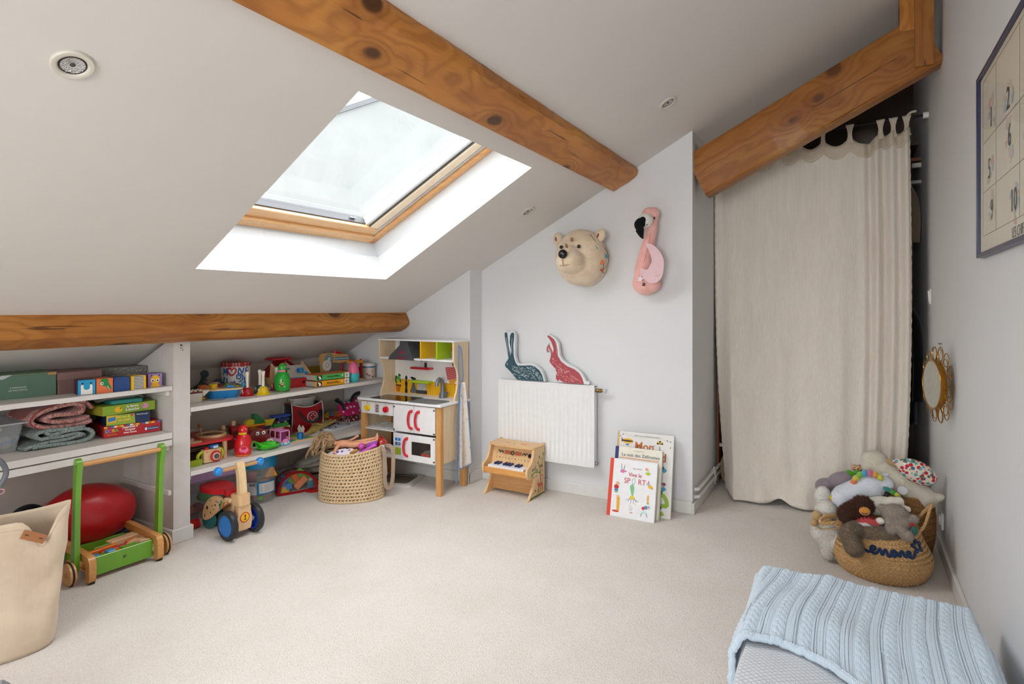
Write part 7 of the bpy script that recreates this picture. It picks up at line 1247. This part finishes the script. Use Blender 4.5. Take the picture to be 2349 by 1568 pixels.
# ================================================================ right wall
def onwall(y, z, x=.37): return (x, y, z)
t = thing('number_poster', 'framed poster of drawn numbers in a navy frame on the right wall', 'picture', (.37, 2.345, 1.283), rot=(0, R(0), R(-90))); NV = C('#23294a', .3); WP, HP = .86, .566
MB().box((WP/2, -.006, HP/2), (WP-.01, .010, HP-.01)).build('paper', C('#d8d3c4', .7), t, smooth=0)
for c, d, nm in (((WP/2, -.010, .006), (WP, .022, .013), 'frame_rail'), ((WP/2, -.010, HP-.006), (WP, .022, .013), 'frame_rail'), ((.006, -.010, HP/2), (.013, .022, HP), 'frame_stile'), ((WP-.006, -.010, HP/2), (.013, .022, HP), 'frame_stile')): MB().box(c, d, .002).build(nm, NV, t, smooth=0)
MB().add([(.01, -.0155, .01), (WP-.01, -.0155, .01), (WP-.01, -.0155, HP-.01), (.01, -.0155, HP-.01)], [(0, 1, 2, 3)]).build('glass', GLASS('picture_glass', alpha=.05), t, smooth=0, fix=False)
LN = C('#8f8b80', .7); NB = C('#3a3d44', .7)
for z in (.062, .195, .345, .535): dec(t, 'grid_line', [(.05, z), (WP-.04, z), (WP-.04, z+.0015), (.05, z+.0015)], -.0112, LN)
for x in (.05, .235, .50, .68): dec(t, 'grid_line', [(x, .062), (x+.0014, .062), (x+.0014, .535), (x, .535)], -.0112, LN)
NUM = [('1', .175, .395), ('2', .385, .385), ('3', .60, .39), ('4', .77, .39), ('5', .15, .25), ('6', .40, .285), ('7', .60, .26), ('8', .77, .26), ('9', .185, .125), ('10', .445, .11), ('11', .61, .12), ('12', .77, .12)]
rr = random.Random(5); PAL = ['#cdbfae', '#b3c1cc', '#d6bdb0', '#ddd2ae', '#a9b5c0', '#c2c6b4', '#cda69c']
for s_, x, z in NUM:
    txt(s_, .085, (x, -.0128, z), FRONT, NB, t, bold=-.0008, sx=.8)
    for k in range(9): a = rr.uniform(0, 6.28); q = rr.uniform(.02, .05); dec(t, 'wash_of_colour', s2([(x+.035*cos(a)*1.2+rr.uniform(-.010, .010)+q*.35*cos(b), z+q*sin(a)*1.1+q*.45*sin(b)*rr.uniform(.6, 1)) for b in (0, 1.3, 2.5, 3.7, 5)], 3), -.0112-.0001*k, C(rr.choice(PAL), .8), .0003)
txt('LES CHIFFRES', .040, (.425, -.0122, .030), FRONT, NB, t, al='LEFT', bold=-.0010, sx=.75)
t = thing('wall_mirror', 'small round mirror with looped gold wire rim on the right wall', 'mirror', (.338, 3.035, .805), rot=(0, 0, R(-78))); GO = C('#a9782f', .3, .85)
MB().lathe([(.0, .0), (.098, .0), (.104, .003), (.106, .010), (.106, .026), (.098, .026)], 48, rot=(R(90), 0, 0), c=(0, -.012, 0)).build('metal_rim', GO, t)
mg = C('#b9bdb5', .03, 1.); MB().cyl((0, -.036, 0), (0, -.0375, 0), .1035, n=48).build('mirror_glass', mg, t, smooth=0); MB().torus((0, -.0375, 0), .104, .002, 48, 6, (R(90), 0, 0)).build('bezel', GO, t); MB().cyl((0, 0, 0), (0, -.013, 0), .05, n=24).build('mount', GO, t)
m = MB()
for i in range(26):
    a = 2*pi*i/26; y0 = -.010-.012*(i % 2); m.tube([((.098+.030*(1+cos(b+pi))/1)*cos(a+.16*sin(b)) if 0 else (.100+.030*(1-cos(b)))*cos(a+.19*sin(b)), y0, (.100+.030*(1-cos(b)))*sin(a+.19*sin(b))) for b in [2*pi*j/16 for j in range(16)]], .0018, 5, True)
m.build('wire_loops', GO, t); MB().tube([(0, -.004, .125), (0, -.006, .172)], .0008, 4).build('hanging_wire', GO, t); MB().cyl((0, 0, .172), (0, -.014, .172), .003, n=10).build('nail', C('#8f8f8f', .3, .8), t)
t = thing('light_switch', 'white rocker light switch on the right wall near the closet', 'light switch', (.37, 3.77, 1.188), rot=(0, 0, R(-90))); MB().box((0, -.003, 0), (.080, .006, .080), .002).build('plate', C('#e9e8e2', .35), t, smooth=0); MB().box((0, -.0075, .002), (.045, .006, .060), .002, (R(4), 0, 0)).build('rocker', C('#efeee8', .3), t, smooth=0)
t = thing('wall_socket', 'white wall socket low on the right wall beside the baskets', 'socket', (.37, 3.30, .160), rot=(0, 0, R(-90))); MB().box((0, -.005, 0), (.082, .010, .078), .004).build('plate', C('#e4e3de', .35), t, smooth=0); MB().lathe([(.026, 0), (.026, .006), (.021, .006), (.020, -.004), (.0, -.004)], 28, c=(0, -.010, 0), rot=(R(90), 0, 0)).build('outlet_well', C('#d9d8d2', .35), t); [MB().cyl((x, -.006, 0), (x, -.0075, 0), .003, n=8).build('contact_hole', K, t) for x in (-.009, .009)]
# ================================================================ seagrass baskets
sg = NT('woven_seagrass'); a1 = sg.n('TexWave', _bands_direction='DIAGONAL'); a1.inputs['Scale'].default_value = 42; a1.inputs['Distortion'].default_value = 3; a2 = sg.n('TexWave', _bands_direction='Z'); a2.inputs['Scale'].default_value = 38; a2.inputs['Distortion'].default_value = 1.5; sg.l(sg.co(), a1.inputs['Vector']); sg.l(sg.co(), a2.inputs['Vector'])
wv_ = sg.math('MULTIPLY', a1.outputs[0], a2.outputs[0]); nn = sg.noise(sg.co(), 60, 4, .7); sg.base(sg.mix(sg.math('MULTIPLY', sg.math('SUBTRACT', 1, wv_), .45), sg.ramp(nn, [(.3, lin('#c39862')), (.7, lin('#dcb987'))]), lin('#9a7245'))); sg.set(Roughness=.7, Specular_IOR_Level=.25); sg.bump(wv_, .004, .5)
def weave(par, prof, nrow, nst, mat, seed, w=.012):
    """over-and-under strands that follow the basket's profile"""
    rr = random.Random(seed); m = MB(); pts = [V((r, z, 0)) for r, z in prof]; L = [0]
    for a, b in zip(pts, pts[1:]): L.append(L[-1]+(b-a).length)
    def at(s):
        s = max(0, min(1, s))*L[-1]
        for i in range(len(pts)-1):
            if s <= L[i+1]+1e-9: q = pts[i].lerp(pts[i+1], (s-L[i])/max(1e-9, L[i+1]-L[i])); return q.x, q.y
        return pts[-1].x, pts[-1].y
    for k in range(nrow):
        for i in range(nst):
            a0 = 2*pi*(i+.5*(k % 2))/nst; da = 2*pi/nst*.95; P = []
            for j in range(4):
                f = j/3; r, z = at((k+.15+.75*f)/nrow); o = .0012+.0034*sin(pi*f)+.0006*rr.random(); a = a0+da*(f-.5)*(1 if k % 2 else -1); P.append(V(((r+o)*cos(a), (r+o)*sin(a), z)))
            m.ribbon(P, w, .0014, (cos(a0), sin(a0), 0))
    o = m.build('weave', mat, par, smooth=50); o['kind'] = 'stuff'; return o
prof = [(p.x, p.y) for p in spline([(.150, .004, 0), (.168, .030, 0), (.180, .065, 0), (.180, .088, 0), (.172, .108, 0), (.152, .150, 0), (.138, .182, 0), (.133, .205, 0)], 4)]
t = thing('belly_basket', 'round seagrass belly basket with navy knitted lettering full of soft toys', 'basket', (.118, 2.972, 0), 0)
def rimdip(o):   # the rim sags at the front
    for v_ in o.data.vertices:
        k = max(0, v_.co.z-.10)/.105; a = math.atan2(-v_.co.y, v_.co.x); v_.co.z -= .030*k*math.exp(-((a-pi/2)/.9)**2)
    return o
m = MB(); m.lathe([(.0, .004)]+prof+[(.129, .207), (.126, .20), (.14, .15), (.165, .09), (.14, .012), (.0, .010)], 56); rimdip(m.build('shell', sg.m, t)); rimdip(weave(t, prof, 22, 64, sg.m, 3))
for s, pts in ((1, [(.122, -.055, .195), (.150, -.045, .235), (.172, -.01, .295), (.182, .02, .305), (.170, .04, .285), (.140, .06, .235), (.118, .065, .20)]), (-1, [(-.118, -.06, .190), (-.165, -.10, .205), (-.215, -.125, .200), (-.228, -.12, .21), (-.20, -.08, .22), (-.150, -.02, .215), (-.125, .03, .20)])):
    sp = spline(pts, 6); m = MB()
    for ph in (0, 2*pi/3, 4*pi/3): m.tube([p+V((0, .0045*cos(i*.9+ph), .0045*sin(i*.9+ph))) for i, p in enumerate(sp)], .0046, 6)
    m.build('handle', sg.m, t)
NAVY = FAB('#1e3050', 260, 1.)
def script(pts, r_off=.006, w=.0062, name='knitted_lettering'):
    P = []
    for x, z in spline2(pts):
        a = -pi/2+x/.165; zz = z
        for i in range(len(prof)-1):
            if prof[i][1] <= zz <= prof[i+1][1]: f = (zz-prof[i][1])/(prof[i+1][1]-prof[i][1]); r = prof[i][0]+f*(prof[i+1][0]-prof[i][0]); break
        else: r = prof[-1][0]
        k = max(0, zz-.10)/.105; dzv = .030*k*math.exp(-((-a-pi/2)/.9)**2) if a < 0 else 0
        P.append(((r+r_off)*cos(a), (r+r_off)*sin(a), zz-dzv))
    return MB().tube(P, w, 8).build(name, NAVY, t)
def spline2(pts): return [(p.x, p.y) for p in spline([(a, b, 0) for a, b in pts], 6)]
script([(-.128, .180), (-.120, .172), (-.112, .160), (-.100, .150), (-.085, .145)]); script([(-.085, .145), (-.070, .140), (-.052, .135), (-.038, .142), (-.028, .160), (-.038, .165), (-.044, .152), (-.036, .136), (-.024, .136), (-.016, .150), (-.010, .160), (-.006, .148), (-.002, .136), (.004, .150), (.010, .160), (.015, .148), (.020, .134), (.028, .138), (.034, .156), (.044, .158), (.048, .144), (.040, .134), (.034, .144), (.040, .160), (.052, .148), (.060, .136), (.066, .152), (.074, .156), (.078, .140), (.086, .134), (.094, .150), (.104, .152), (.102, .138), (.094, .134), (.106, .128), (.114, .130), (.124, .140), (.132, .150)])
script([(.152+(.027 if i % 2 == 0 else .015)*sin(i*pi/5), .166+(.026 if i % 2 == 0 else .014)*cos(i*pi/5)) for i in range(11)], .006)
SGD = WOOD('#9c6f3c', '#75502a', 'x', 2., .8, .4)
prof2 = [(p.x, p.y) for p in spline([(.115, .004, 0), (.130, .08, 0), (.134, .16, 0), (.128, .23, 0), (.124, .27, 0)], 4)]
t = thing('tall_basket', 'tall darker woven basket behind the belly basket against the wall', 'basket', (.205, 3.272, 0), 0); m = MB(); m.lathe([(.0, .004)]+prof2+[(.118, .272), (.118, .26), (.12, .02), (.0, .012)], 48); m.build('shell', SGD, t); weave(t, prof2, 20, 52, SGD, 7, .013); MB().torus((0, 0, .272), .122, .007, 48, 8).build('rim', SGD, t)
t = thing('small_basket', 'small golden woven basket half buried behind the soft toys', 'basket', (-.035, 3.33, 0), 0); prof3 = [(.085, .004), (.10, .08), (.10, .17), (.092, .235)]; m = MB(); m.lathe([(.0, .004)]+prof3+[(.086, .236), (.088, .16), (.08, .01), (.0, .01)], 40); m.build('shell', sg.m, t); weave(t, prof3, 14, 40, sg.m, 9, .013); MB().torus((0, 0, .237), .090, .007, 40, 8).build('rim', sg.m, t)
# ================================================================ soft toys
ST = 'soft toys heaped in the baskets'
class PL:
    def __init__(s, name, label, org): s.o = V(org); s.t = thing(name, label, 'soft toy', org, 0, ST); s.m = MB()
    def e(s, c, r, rot=None): s.m.ell(V(c)-s.o, r, 16, rot); return s
    def c(s, a, b, r0, r1=None): s.m.cap(V(a)-s.o, V(b)-s.o, r0, r1, 12); return s
    def end(s, name, mat, voxel=.005, iters=5, fur=0, L=.008, droop=.4):
        o = s.m.build(name, mat, s.t, voxel=voxel, iters=iters); s.m = MB()
        if fur: shag(o, s.t, fur, L, mat, fur, droop)
        return o
    def raw(s, name, mat, smooth=60): o = s.m.build(name, mat, s.t, smooth=smooth); s.m = MB(); return o
WF = FUR('#ddd8cc', '#c2baa9', 300, .5); WW = FUR('#dcdfe6', '#ced4e0', 340, .5); CRM = FUR('#d9d3c3', '#bdb39c', 300, .6)
p = PL('swan_toy', 'large cream plush swan with a floral fabric wing, topmost of the heap', (.19, 3.23, .28))
p.e((.105, 3.26, .405), (.058, .055, .048)).c((.10, 3.26, .385), (.145, 3.25, .350), .055, .060).c((.145, 3.25, .350), (.225, 3.22, .315), .066, .068).c((.225, 3.22, .315), (.30, 3.20, .275), .062, .045).c((.30, 3.20, .27), (.350, 3.19, .292), .032, .018).end('body', CRM, .006, 6, 6000, .004, .1)
p.e((.175, 3.185, .418), (.034, .012, .015), (0, .35, 0)).raw('beige_patch', FAB('#b59d74', 500))
fp = NT('liberty_floral'); va = fp.n('TexVoronoi'); va.inputs['Scale'].default_value = 70; fp.l(fp.co(), va.inputs['Vector']); se = fp.n('SeparateColor'); fp.l(va.outputs['Color'], se.inputs[0])
fp.base(fp.mix(fp.ramp(va.outputs['Distance'], [(.50, (1, 1, 1)), (.60, (0, 0, 0))]), lin('#d9c9b8'), fp.ramp(se.outputs[0], [(0, lin('#b32236')), (.30, lin('#d9c9b8')), (.42, lin('#5f9aa0')), (.62, lin('#41637f')), (.74, lin('#d5ded4')), (.84, lin('#4f6b42')), (.93, lin('#a83040'))], 'CONSTANT'))); fp.set(Roughness=.9)
p.m.ell((.070, -.085, .120), (.080, .030, .050), 28, (0, R(26), 0)); p.m.ell((.005, -.080, .148), (.030, .012, .018), 14, (0, R(35), 0)); o = p.m.build('wing', fp.m, p.t, voxel=.004, iters=5); p.m = MB()
p.m.cyl((.250-.19, 3.128-3.23, .345-.28), (.250-.19, 3.124-3.23, .345-.28), .019, n=20); o = p.raw('paper_tag', C('#d8d8dc', .5)); o.location = (-.045, .0, -.030); p.m.tube([(.03, -.12, .10), (.018, -.10, .045)], .0012, 5); p.raw('tag_cord', C('#cbb199', .8))
p = PL('giraffe_toy', 'small spotted giraffe plush peeking out behind the unicorn', (.03, 3.31, .30)); gs = NT('giraffe_spots'); va = gs.n('TexVoronoi', _feature='DISTANCE_TO_EDGE'); va.inputs['Scale'].default_value = 70; gs.l(gs.co(), va.inputs['Vector']); gs.base(gs.ramp(va.outputs[0], [(.06, lin('#d9bf9a')), (.12, lin('#8f4f2c'))])); gs.set(Roughness=.95)
p.c((.04, 3.30, .345), (.075, 3.30, .33), .024, .026).e((.022, 3.295, .352), (.018, .016, .014)).c((.05, 3.30, .33), (.07, 3.31, .26), .02, .025).end('body', gs.m, .004, 4)
p = PL('leaf_toy', 'bright green plush leaf above the grey soft toy', (.015, 3.225, .33)); p.e((.005, 3.22, .342), (.020, .012, .012), (0, .5, 0)).e((.030, 3.222, .348), (.018, .012, .011), (0, -.7, 0)).c((.02, 3.225, .34), (.045, 3.23, .325), .010, .012).end('leaf', FUR('#4f9a2a', None, 300, .4), .003, 4)
p = PL('grey_toy', 'soft grey velour animal lying behind the unicorn', (-.04, 3.28, .24)); p.e((-.01, 3.27, .290), (.085, .06, .045), (0, -.15, 0)).e((-.10, 3.27, .248), (.050, .045, .042)).c((-.06, 3.27, .27), (-.09, 3.24, .262), .03, .022).end('body', FUR('#8d8189', '#7a6f77', 300, .3), .005, 6)
p = PL('unicorn_toy', 'white plush unicorn with a rainbow mane lying across the basket', (.02, 3.08, .26)); p.e((.080, 3.10, .325), (.062, .060, .058)).c((.06, 3.09, .31), (-.02, 3.06, .268), .055, .052).e((-.035, 3.04, .255), (.045, .045, .05)).c((-.03, 3.03, .24), (-.005, 2.99, .215), .026, .020).c((.01, 3.03, .25), (.02, 2.99, .235), .024, .022).c((.08, 3.10, .34), (.135, 3.09, .352), .030, .026).e((.142, 3.085, .345), (.030, .028, .026)).c((.10, 3.12, .36), (.15, 3.13, .375), .014, .008).end('body', WW, .005, 5, 6000, .0045, .1)
for i, c in enumerate(('#e07a4a', '#d9c83a', '#7fbf3f', '#3fa5c9', '#d96a9a', '#e5a53a', '#d8d040')):
    a = .25+i*.33; p.m.ell(V((.080-.062*cos(a)*1.02, 3.065, .325+.064*sin(a)))-p.o, (.017, .022, .013), 10, (0, -a, 0)); p.raw('mane_tuft', FUR(c, None, 300, .5))
for i, (c, q) in enumerate((('#2f8a8a', (.145, 3.06, .328)), ('#4fa03f', (.165, 3.06, .318)), ('#c9c93a', (.18, 3.06, .310)))): p.m.ell(V(q)-p.o, (.018, .014, .010), 10, (0, .5, 0)); p.raw('tail_tuft', FUR(c, None, 300, .5))
p.m.ell(V((.143, 3.052, .305))-p.o, (.007, .006, .009), 10); p.raw('eye', K)
p.m.cyl(V((-.075, 3.03, .272))-p.o, V((-.058, 3.025, .258))-p.o, .014, .016, 12); p.raw('hoof', FUR('#c9c233', None, 300, .4)); p.m.ell(V((-.07, 3.02, .248))-p.o, (.016, .014, .010), 10, (0, .5, 0)); p.raw('tail_tuft', FUR('#d66a8f', None, 300, .5))
p = PL('ivory_toy', 'ivory plush rabbit lying between monkey and grey bunny', (.125, 3.02, .26)); p.e((.125, 3.02, .262), (.072, .05, .042), (0, -.1, 0)).c((.16, 3.0, .285), (.185, 2.995, .300), .030, .020).c((.17, 3.0, .262), (.215, 2.99, .272), .026, .014).end('body', WF, .005, 6)
p = PL('monkey_toy', 'shaggy dark brown plush monkey with an orange muzzle', (.03, 2.92, .23)); p.e((.048, 2.915, .283), (.038, .036, .034)).c((.03, 2.92, .265), (-.01, 2.93, .235), .034, .030).c((-.005, 2.92, .232), (-.02, 2.90, .200), .020, .015).c((.005, 2.905, .25), (-.012, 2.885, .222), .014, .012).e((.075, 2.91, .292), (.012, .010, .014)).end('body', FUR('#5e2f14', '#3a1a0a', 210, 1.), .004, 3, 4500, .016, .5)
p.e((.056, 2.874, .272), (.021, .014, .018)).raw('muzzle', FUR('#c9832f', None, 300, .3)); p.m.tube(spline([V((.045, 2.861, .268))-p.o, V((.056, 2.858, .264))-p.o, V((.068, 2.861, .270))-p.o], 4), .0012, 5); p.raw('smile', K); [p.m.ell(V((x, 2.882, .296))-p.o, (.004, .003, .004), 8) for x in (.048, .066)]; p.raw('eye', K)
p = PL('bunny_toy', 'small taupe plush bunny sitting on the right of the basket', (.17, 2.9, .22)); p.e((.165, 2.905, .268), (.048, .042, .040)).e((.172, 2.89, .240), (.045, .036, .036)).c((.205, 2.90, .255), (.228, 2.895, .262), .022, .018).c((.165, 2.86, .232), (.205, 2.845, .205), .020, .021).c((.145, 2.875, .24), (.150, 2.85, .218), .020, .018).c((.125, 2.90, .285), (.115, 2.895, .292), .018, .012).end('body', FUR('#a4978c', '#897c70', 330, .5), .004, 4, 4500, .006, .2)
p.m.ell(V((.112, 2.868, .243))-p.o, (.017, .016, .014), 10); p.raw('pompom_tail', WF); p.m.ell(V((.228, 2.86, .226))-p.o, (.014, .012, .018), 10); p.raw('green_shoe', FAB('#35625a', 500)); p.m.ell(V((.222, 2.872, .245))-p.o, (.009, .009, .009), 8); p.raw('red_bow', FAB('#a8242c', 500))
p = PL('red_knit_toy', 'red patterned knitted toy with a white felt edge', (.06, 2.88, .22)); kp = NT('nordic_knit'); wa = kp.n('TexWave', _bands_direction='Z'); wa.inputs['Scale'].default_value = 90; wb = kp.n('TexWave', _bands_direction='X'); wb.inputs['Scale'].default_value = 70; kp.l(kp.co(), wa.inputs['Vector']); kp.l(kp.co(), wb.inputs['Vector']); kp.base(kp.ramp(kp.math('MULTIPLY', wa.outputs[0], wb.outputs[0]), [(.3, lin('#a81f2c')), (.7, lin('#cf8a80'))])); kp.set(Roughness=1)
p.m.prism([(-.045, -.004), (-.02, .018), (.01, .026), (.045, .022), (.052, .004), (.03, -.006), (-.01, .0)], -.018, .022, 'xz'); p.raw('knit_body', kp.m, 30); p.m.prism([(-.06, -.014), (-.035, .003), (.0, .008), (.03, -.004), (.034, -.016), (.02, -.020), (-.01, -.010), (-.035, -.012)], -.026, -.016, 'xz'); p.raw('felt_edge', FAB('#d8cdd0', 500), 30)
p = PL('brown_fur_toy', 'big taupe plush animal with one paw hanging over the basket rim', (.06, 2.86, .17)); p.e((.09, 2.885, .190), (.10, .055, .035)).c((.02, 2.855, .192), (-.005, 2.805, .188), .034, .030).c((-.005, 2.800, .185), (.018, 2.772, .145), .031, .032).end('body', FUR('#8d7961', '#6e5c47', 230, 1.), .005, 4, 6000, .010, .4)
p = PL('llama_toy', 'white fluffy plush llama with straw pompoms hanging outside the basket', (-.10, 2.96, .10)); p.e((-.105, 3.04, .262), (.034, .030, .048)).e((-.090, 2.985, .215), (.046, .042, .048)).e((-.090, 2.975, .125), (.062, .050, .068)).c((-.085, 2.96, .09), (-.082, 2.95, .035), .035, .026).c((-.055, 2.96, .11), (-.05, 2.94, .08), .03, .026).end('body', FUR('#dcd9d2', '#cfcbc2', 210, .7), .006, 5, 6000, .006, .3)
STR = FAB('#b89a6e', 220, 1.)
for q, r in (((-.125, 2.925, .207), .021), ((-.085, 2.918, .203), .021), ((-.135, 2.93, .173), .019), ((-.038, 2.895, .192), .018)): p.m.ell(V(q)-p.o, (r, r, r), 12); p.raw('straw_pompom', STR)
p.m.tube(spline([V(q)-p.o for q in ((-.135, 2.925, .165), (-.115, 2.912, .156), (-.08, 2.905, .160), (-.04, 2.89, .178))], 4), .003, 6); p.raw('straw_cord', STR); p.m.prism([(.05, -.018), (.088, .004), (.082, .012), (.046, -.006)], -.04, -.039, 'xz'); p.raw('sewn_label', C('#cfd0d8', .5))
# ================================================================ low bed with quilt and cable-knit blanket
def bedtop(x, y): return .258+.012*noise.noise(V((x*3, y*3, 1)))-.020*max(0, (abs(x-.035)-.25)/.05)**2
dm = NT('quilted_cotton'); co_ = dm.co(); e1 = dm.n('TexWave', _bands_direction='DIAGONAL'); e1.inputs['Scale'].default_value = 33; e1.inputs['Distortion'].default_value = .5; e2 = dm.n('TexWave', _bands_direction='DIAGONAL'); e2.inputs['Scale'].default_value = 33; e2.inputs['Distortion'].default_value = .5
mp_ = dm.n('Mapping'); mp_.inputs['Scale'].default_value = (1, -1.3, 0); dm.l(co_, mp_.inputs[0]); mp2 = dm.n('Mapping'); mp2.inputs['Scale'].default_value = (1, 1.3, 0); dm.l(co_, mp2.inputs[0]); dm.l(mp2.outputs[0], e1.inputs['Vector']); dm.l(mp_.outputs[0], e2.inputs['Vector'])
mn = dm.math('MINIMUM', e1.outputs[0], e2.outputs[0]); dm.base(dm.ramp(mn, [(.0, lin('#b3bac3')), (.08, lin('#d2d7dd'))])); dm.set(Roughness=.95, Sheen_Weight=.2); dm.bump(dm.math('MINIMUM', mn, .25), .010, .6)
t = thing('toddler_bed', 'low bed with a white diamond-quilted cover in the right foreground', 'bed', (0, 0, 0), 0)
MB().box((.025, 1.23, .10), (.51, 1.66, .20), .03).build('mattress', FAB('#cfd3d8', 600), t, smooth=0)
def quilt(u, v):      # over the top and down both long sides and the foot
    x = -.345+.74*u; y = .35+1.86*v; dx = max(0, abs(x-.025)-.258); dy = max(0, y-2.07); ov = max(dx, dy)
    xx = x if dx == 0 else .025+math.copysign(.258+.012*min(1, dx/.03), x-.025); yy = y if dy == 0 else 2.07+.012*min(1, dy/.03)
    return (xx+.006*noise.noise(V((y*7, x*7, 3))), yy, .250+.010*noise.noise(V((x*5, y*5, 1)))+.004*sin(x*11+y*6)-max(0, ov-.008)*1.0-.008*min(1, ov/.02))
MB().grid(quilt, 80, 150).build('quilt', dm.m, t, smooth=180, solid=.012)
MB().box((.025, .33, .30), (.54, .04, .60), .01).build('headboard', C('#e3e3e1', .5), t, smooth=0)
kb_ = NT('pale_blue_knit'); ca = kb_.n('TexWave', _bands_direction='X'); ca.inputs['Scale'].default_value = 78; ca.inputs['Distortion'].default_value = .6; cb2 = kb_.n('TexVoronoi'); cb2.inputs['Scale'].default_value = 330; kb_.l(kb_.co(), ca.inputs['Vector']); kb_.l(kb_.co(), cb2.inputs['Vector'])
kb_.base(kb_.ramp(kb_.math('ADD', kb_.math('MULTIPLY', cb2.outputs['Distance'], .5), kb_.math('MULTIPLY', ca.outputs[0], .3)), [(.2, lin('#bccfdf')), (.6, lin('#cddce8'))])); kb_.set(Roughness=1, Sheen_Weight=.35, Specular_IOR_Level=.05); kb_.bump(kb_.math('ADD', kb_.math('MULTIPLY', ca.outputs[0], .45), kb_.math('MULTIPLY', cb2.outputs['Distance'], -.6)), .0016, .55)
t = thing('cable_blanket', 'pale blue cable-knit blanket thrown over the foot of the bed', 'blanket', (0, 0, 0), 0)
PB_ = [V((-.385, 1.585, 0)), V((-.32, 2.25, 0)), V((.42, 2.18, 0)), V((.40, 1.36, 0))]    # plan corners: front-left, back-left, back-right, front-right
def knit_h(a, b):      # a across (m), b along (m)
    per = .064; k = math.floor(a/per); f = a-k*per-per/2
    if abs(f) < .0135:
        ph = 2*pi*b/.052+k*1.7; s = .0058*sin(ph); return .0062*max(math.exp(-((f-s)/.0058)**2)*(1+.25*cos(ph)), math.exp(-((f+s)/.0058)**2)*(1-.25*cos(ph)))-.001
    if .0135 <= abs(f) < .0185: return -.0010
    return .0014*(.5+.5*cos(2*pi*f/.0062))+.0004
def blanket(u, v):     # u left->right, v back->front
    fe = 1.0-.17*math.exp(-((u-.33)/.22)**2)
    L = PB_[1].lerp(PB_[0], v*fe); Rr = PB_[2].lerp(PB_[3], v*fe); p = L.lerp(Rr, u); x, y = p.x, p.y
    x += .012*sin(v*5+u*3); cxx = .025; dx = max(0, abs(x-cxx)-.262); dy = max(0, y-2.085); ov = max(dx, dy)
    xx = x if dx == 0 else cxx+math.copysign(.262+.026*min(1, dx/.05), x-cxx); yy = y if dy == 0 else 2.085+.022*min(1, dy/.05)
    z = .272+.010*noise.noise(V((x*5, y*5, 1)))+.010*noise.noise(V((u*7, v*4, 8)))+.006*sin(v*9+u*4)-max(0, ov-.015)*.92-.012*min(1, ov/.03)
    h = knit_h(u*.80, v*.62)*.62; k = min(1, ov/.02) if ov else 0
    nx = (math.copysign(1, x-cxx) if dx >= dy else 0)*k; ny = (1 if dy > dx else 0)*k
    edge = math.exp(-((1-v)/.02)**2)*.006
    return (xx+nx*h, yy+ny*h, max(.012, z+h*(1-k)+edge))
m = MB(); m.grid(blanket, 420, 260); m.build('knit', kb_.m, t, smooth=180, solid=.007, fix=False)
m = MB(); m.tube([V(blanket(i/160, 1))+V((0, 0, -.004)) for i in range(161)], .009, 8); m.build('hem', kb_.m, t)
t = thing('grey_stool', 'corner of a grey padded stool at the lower left edge', 'stool', (-1.76, .40, 0), 65); MB().box((0, 0, .16), (.38, .38, .06), .015).build('seat_pad', C('#85878c', .7), t, smooth=0)
for x in (-.15, .15):
    for y in (-.15, .15): MB().cyl((x, y, 0), (x, y, .135), .018, .016, 12).build('leg', C('#6f7074', .5), t)
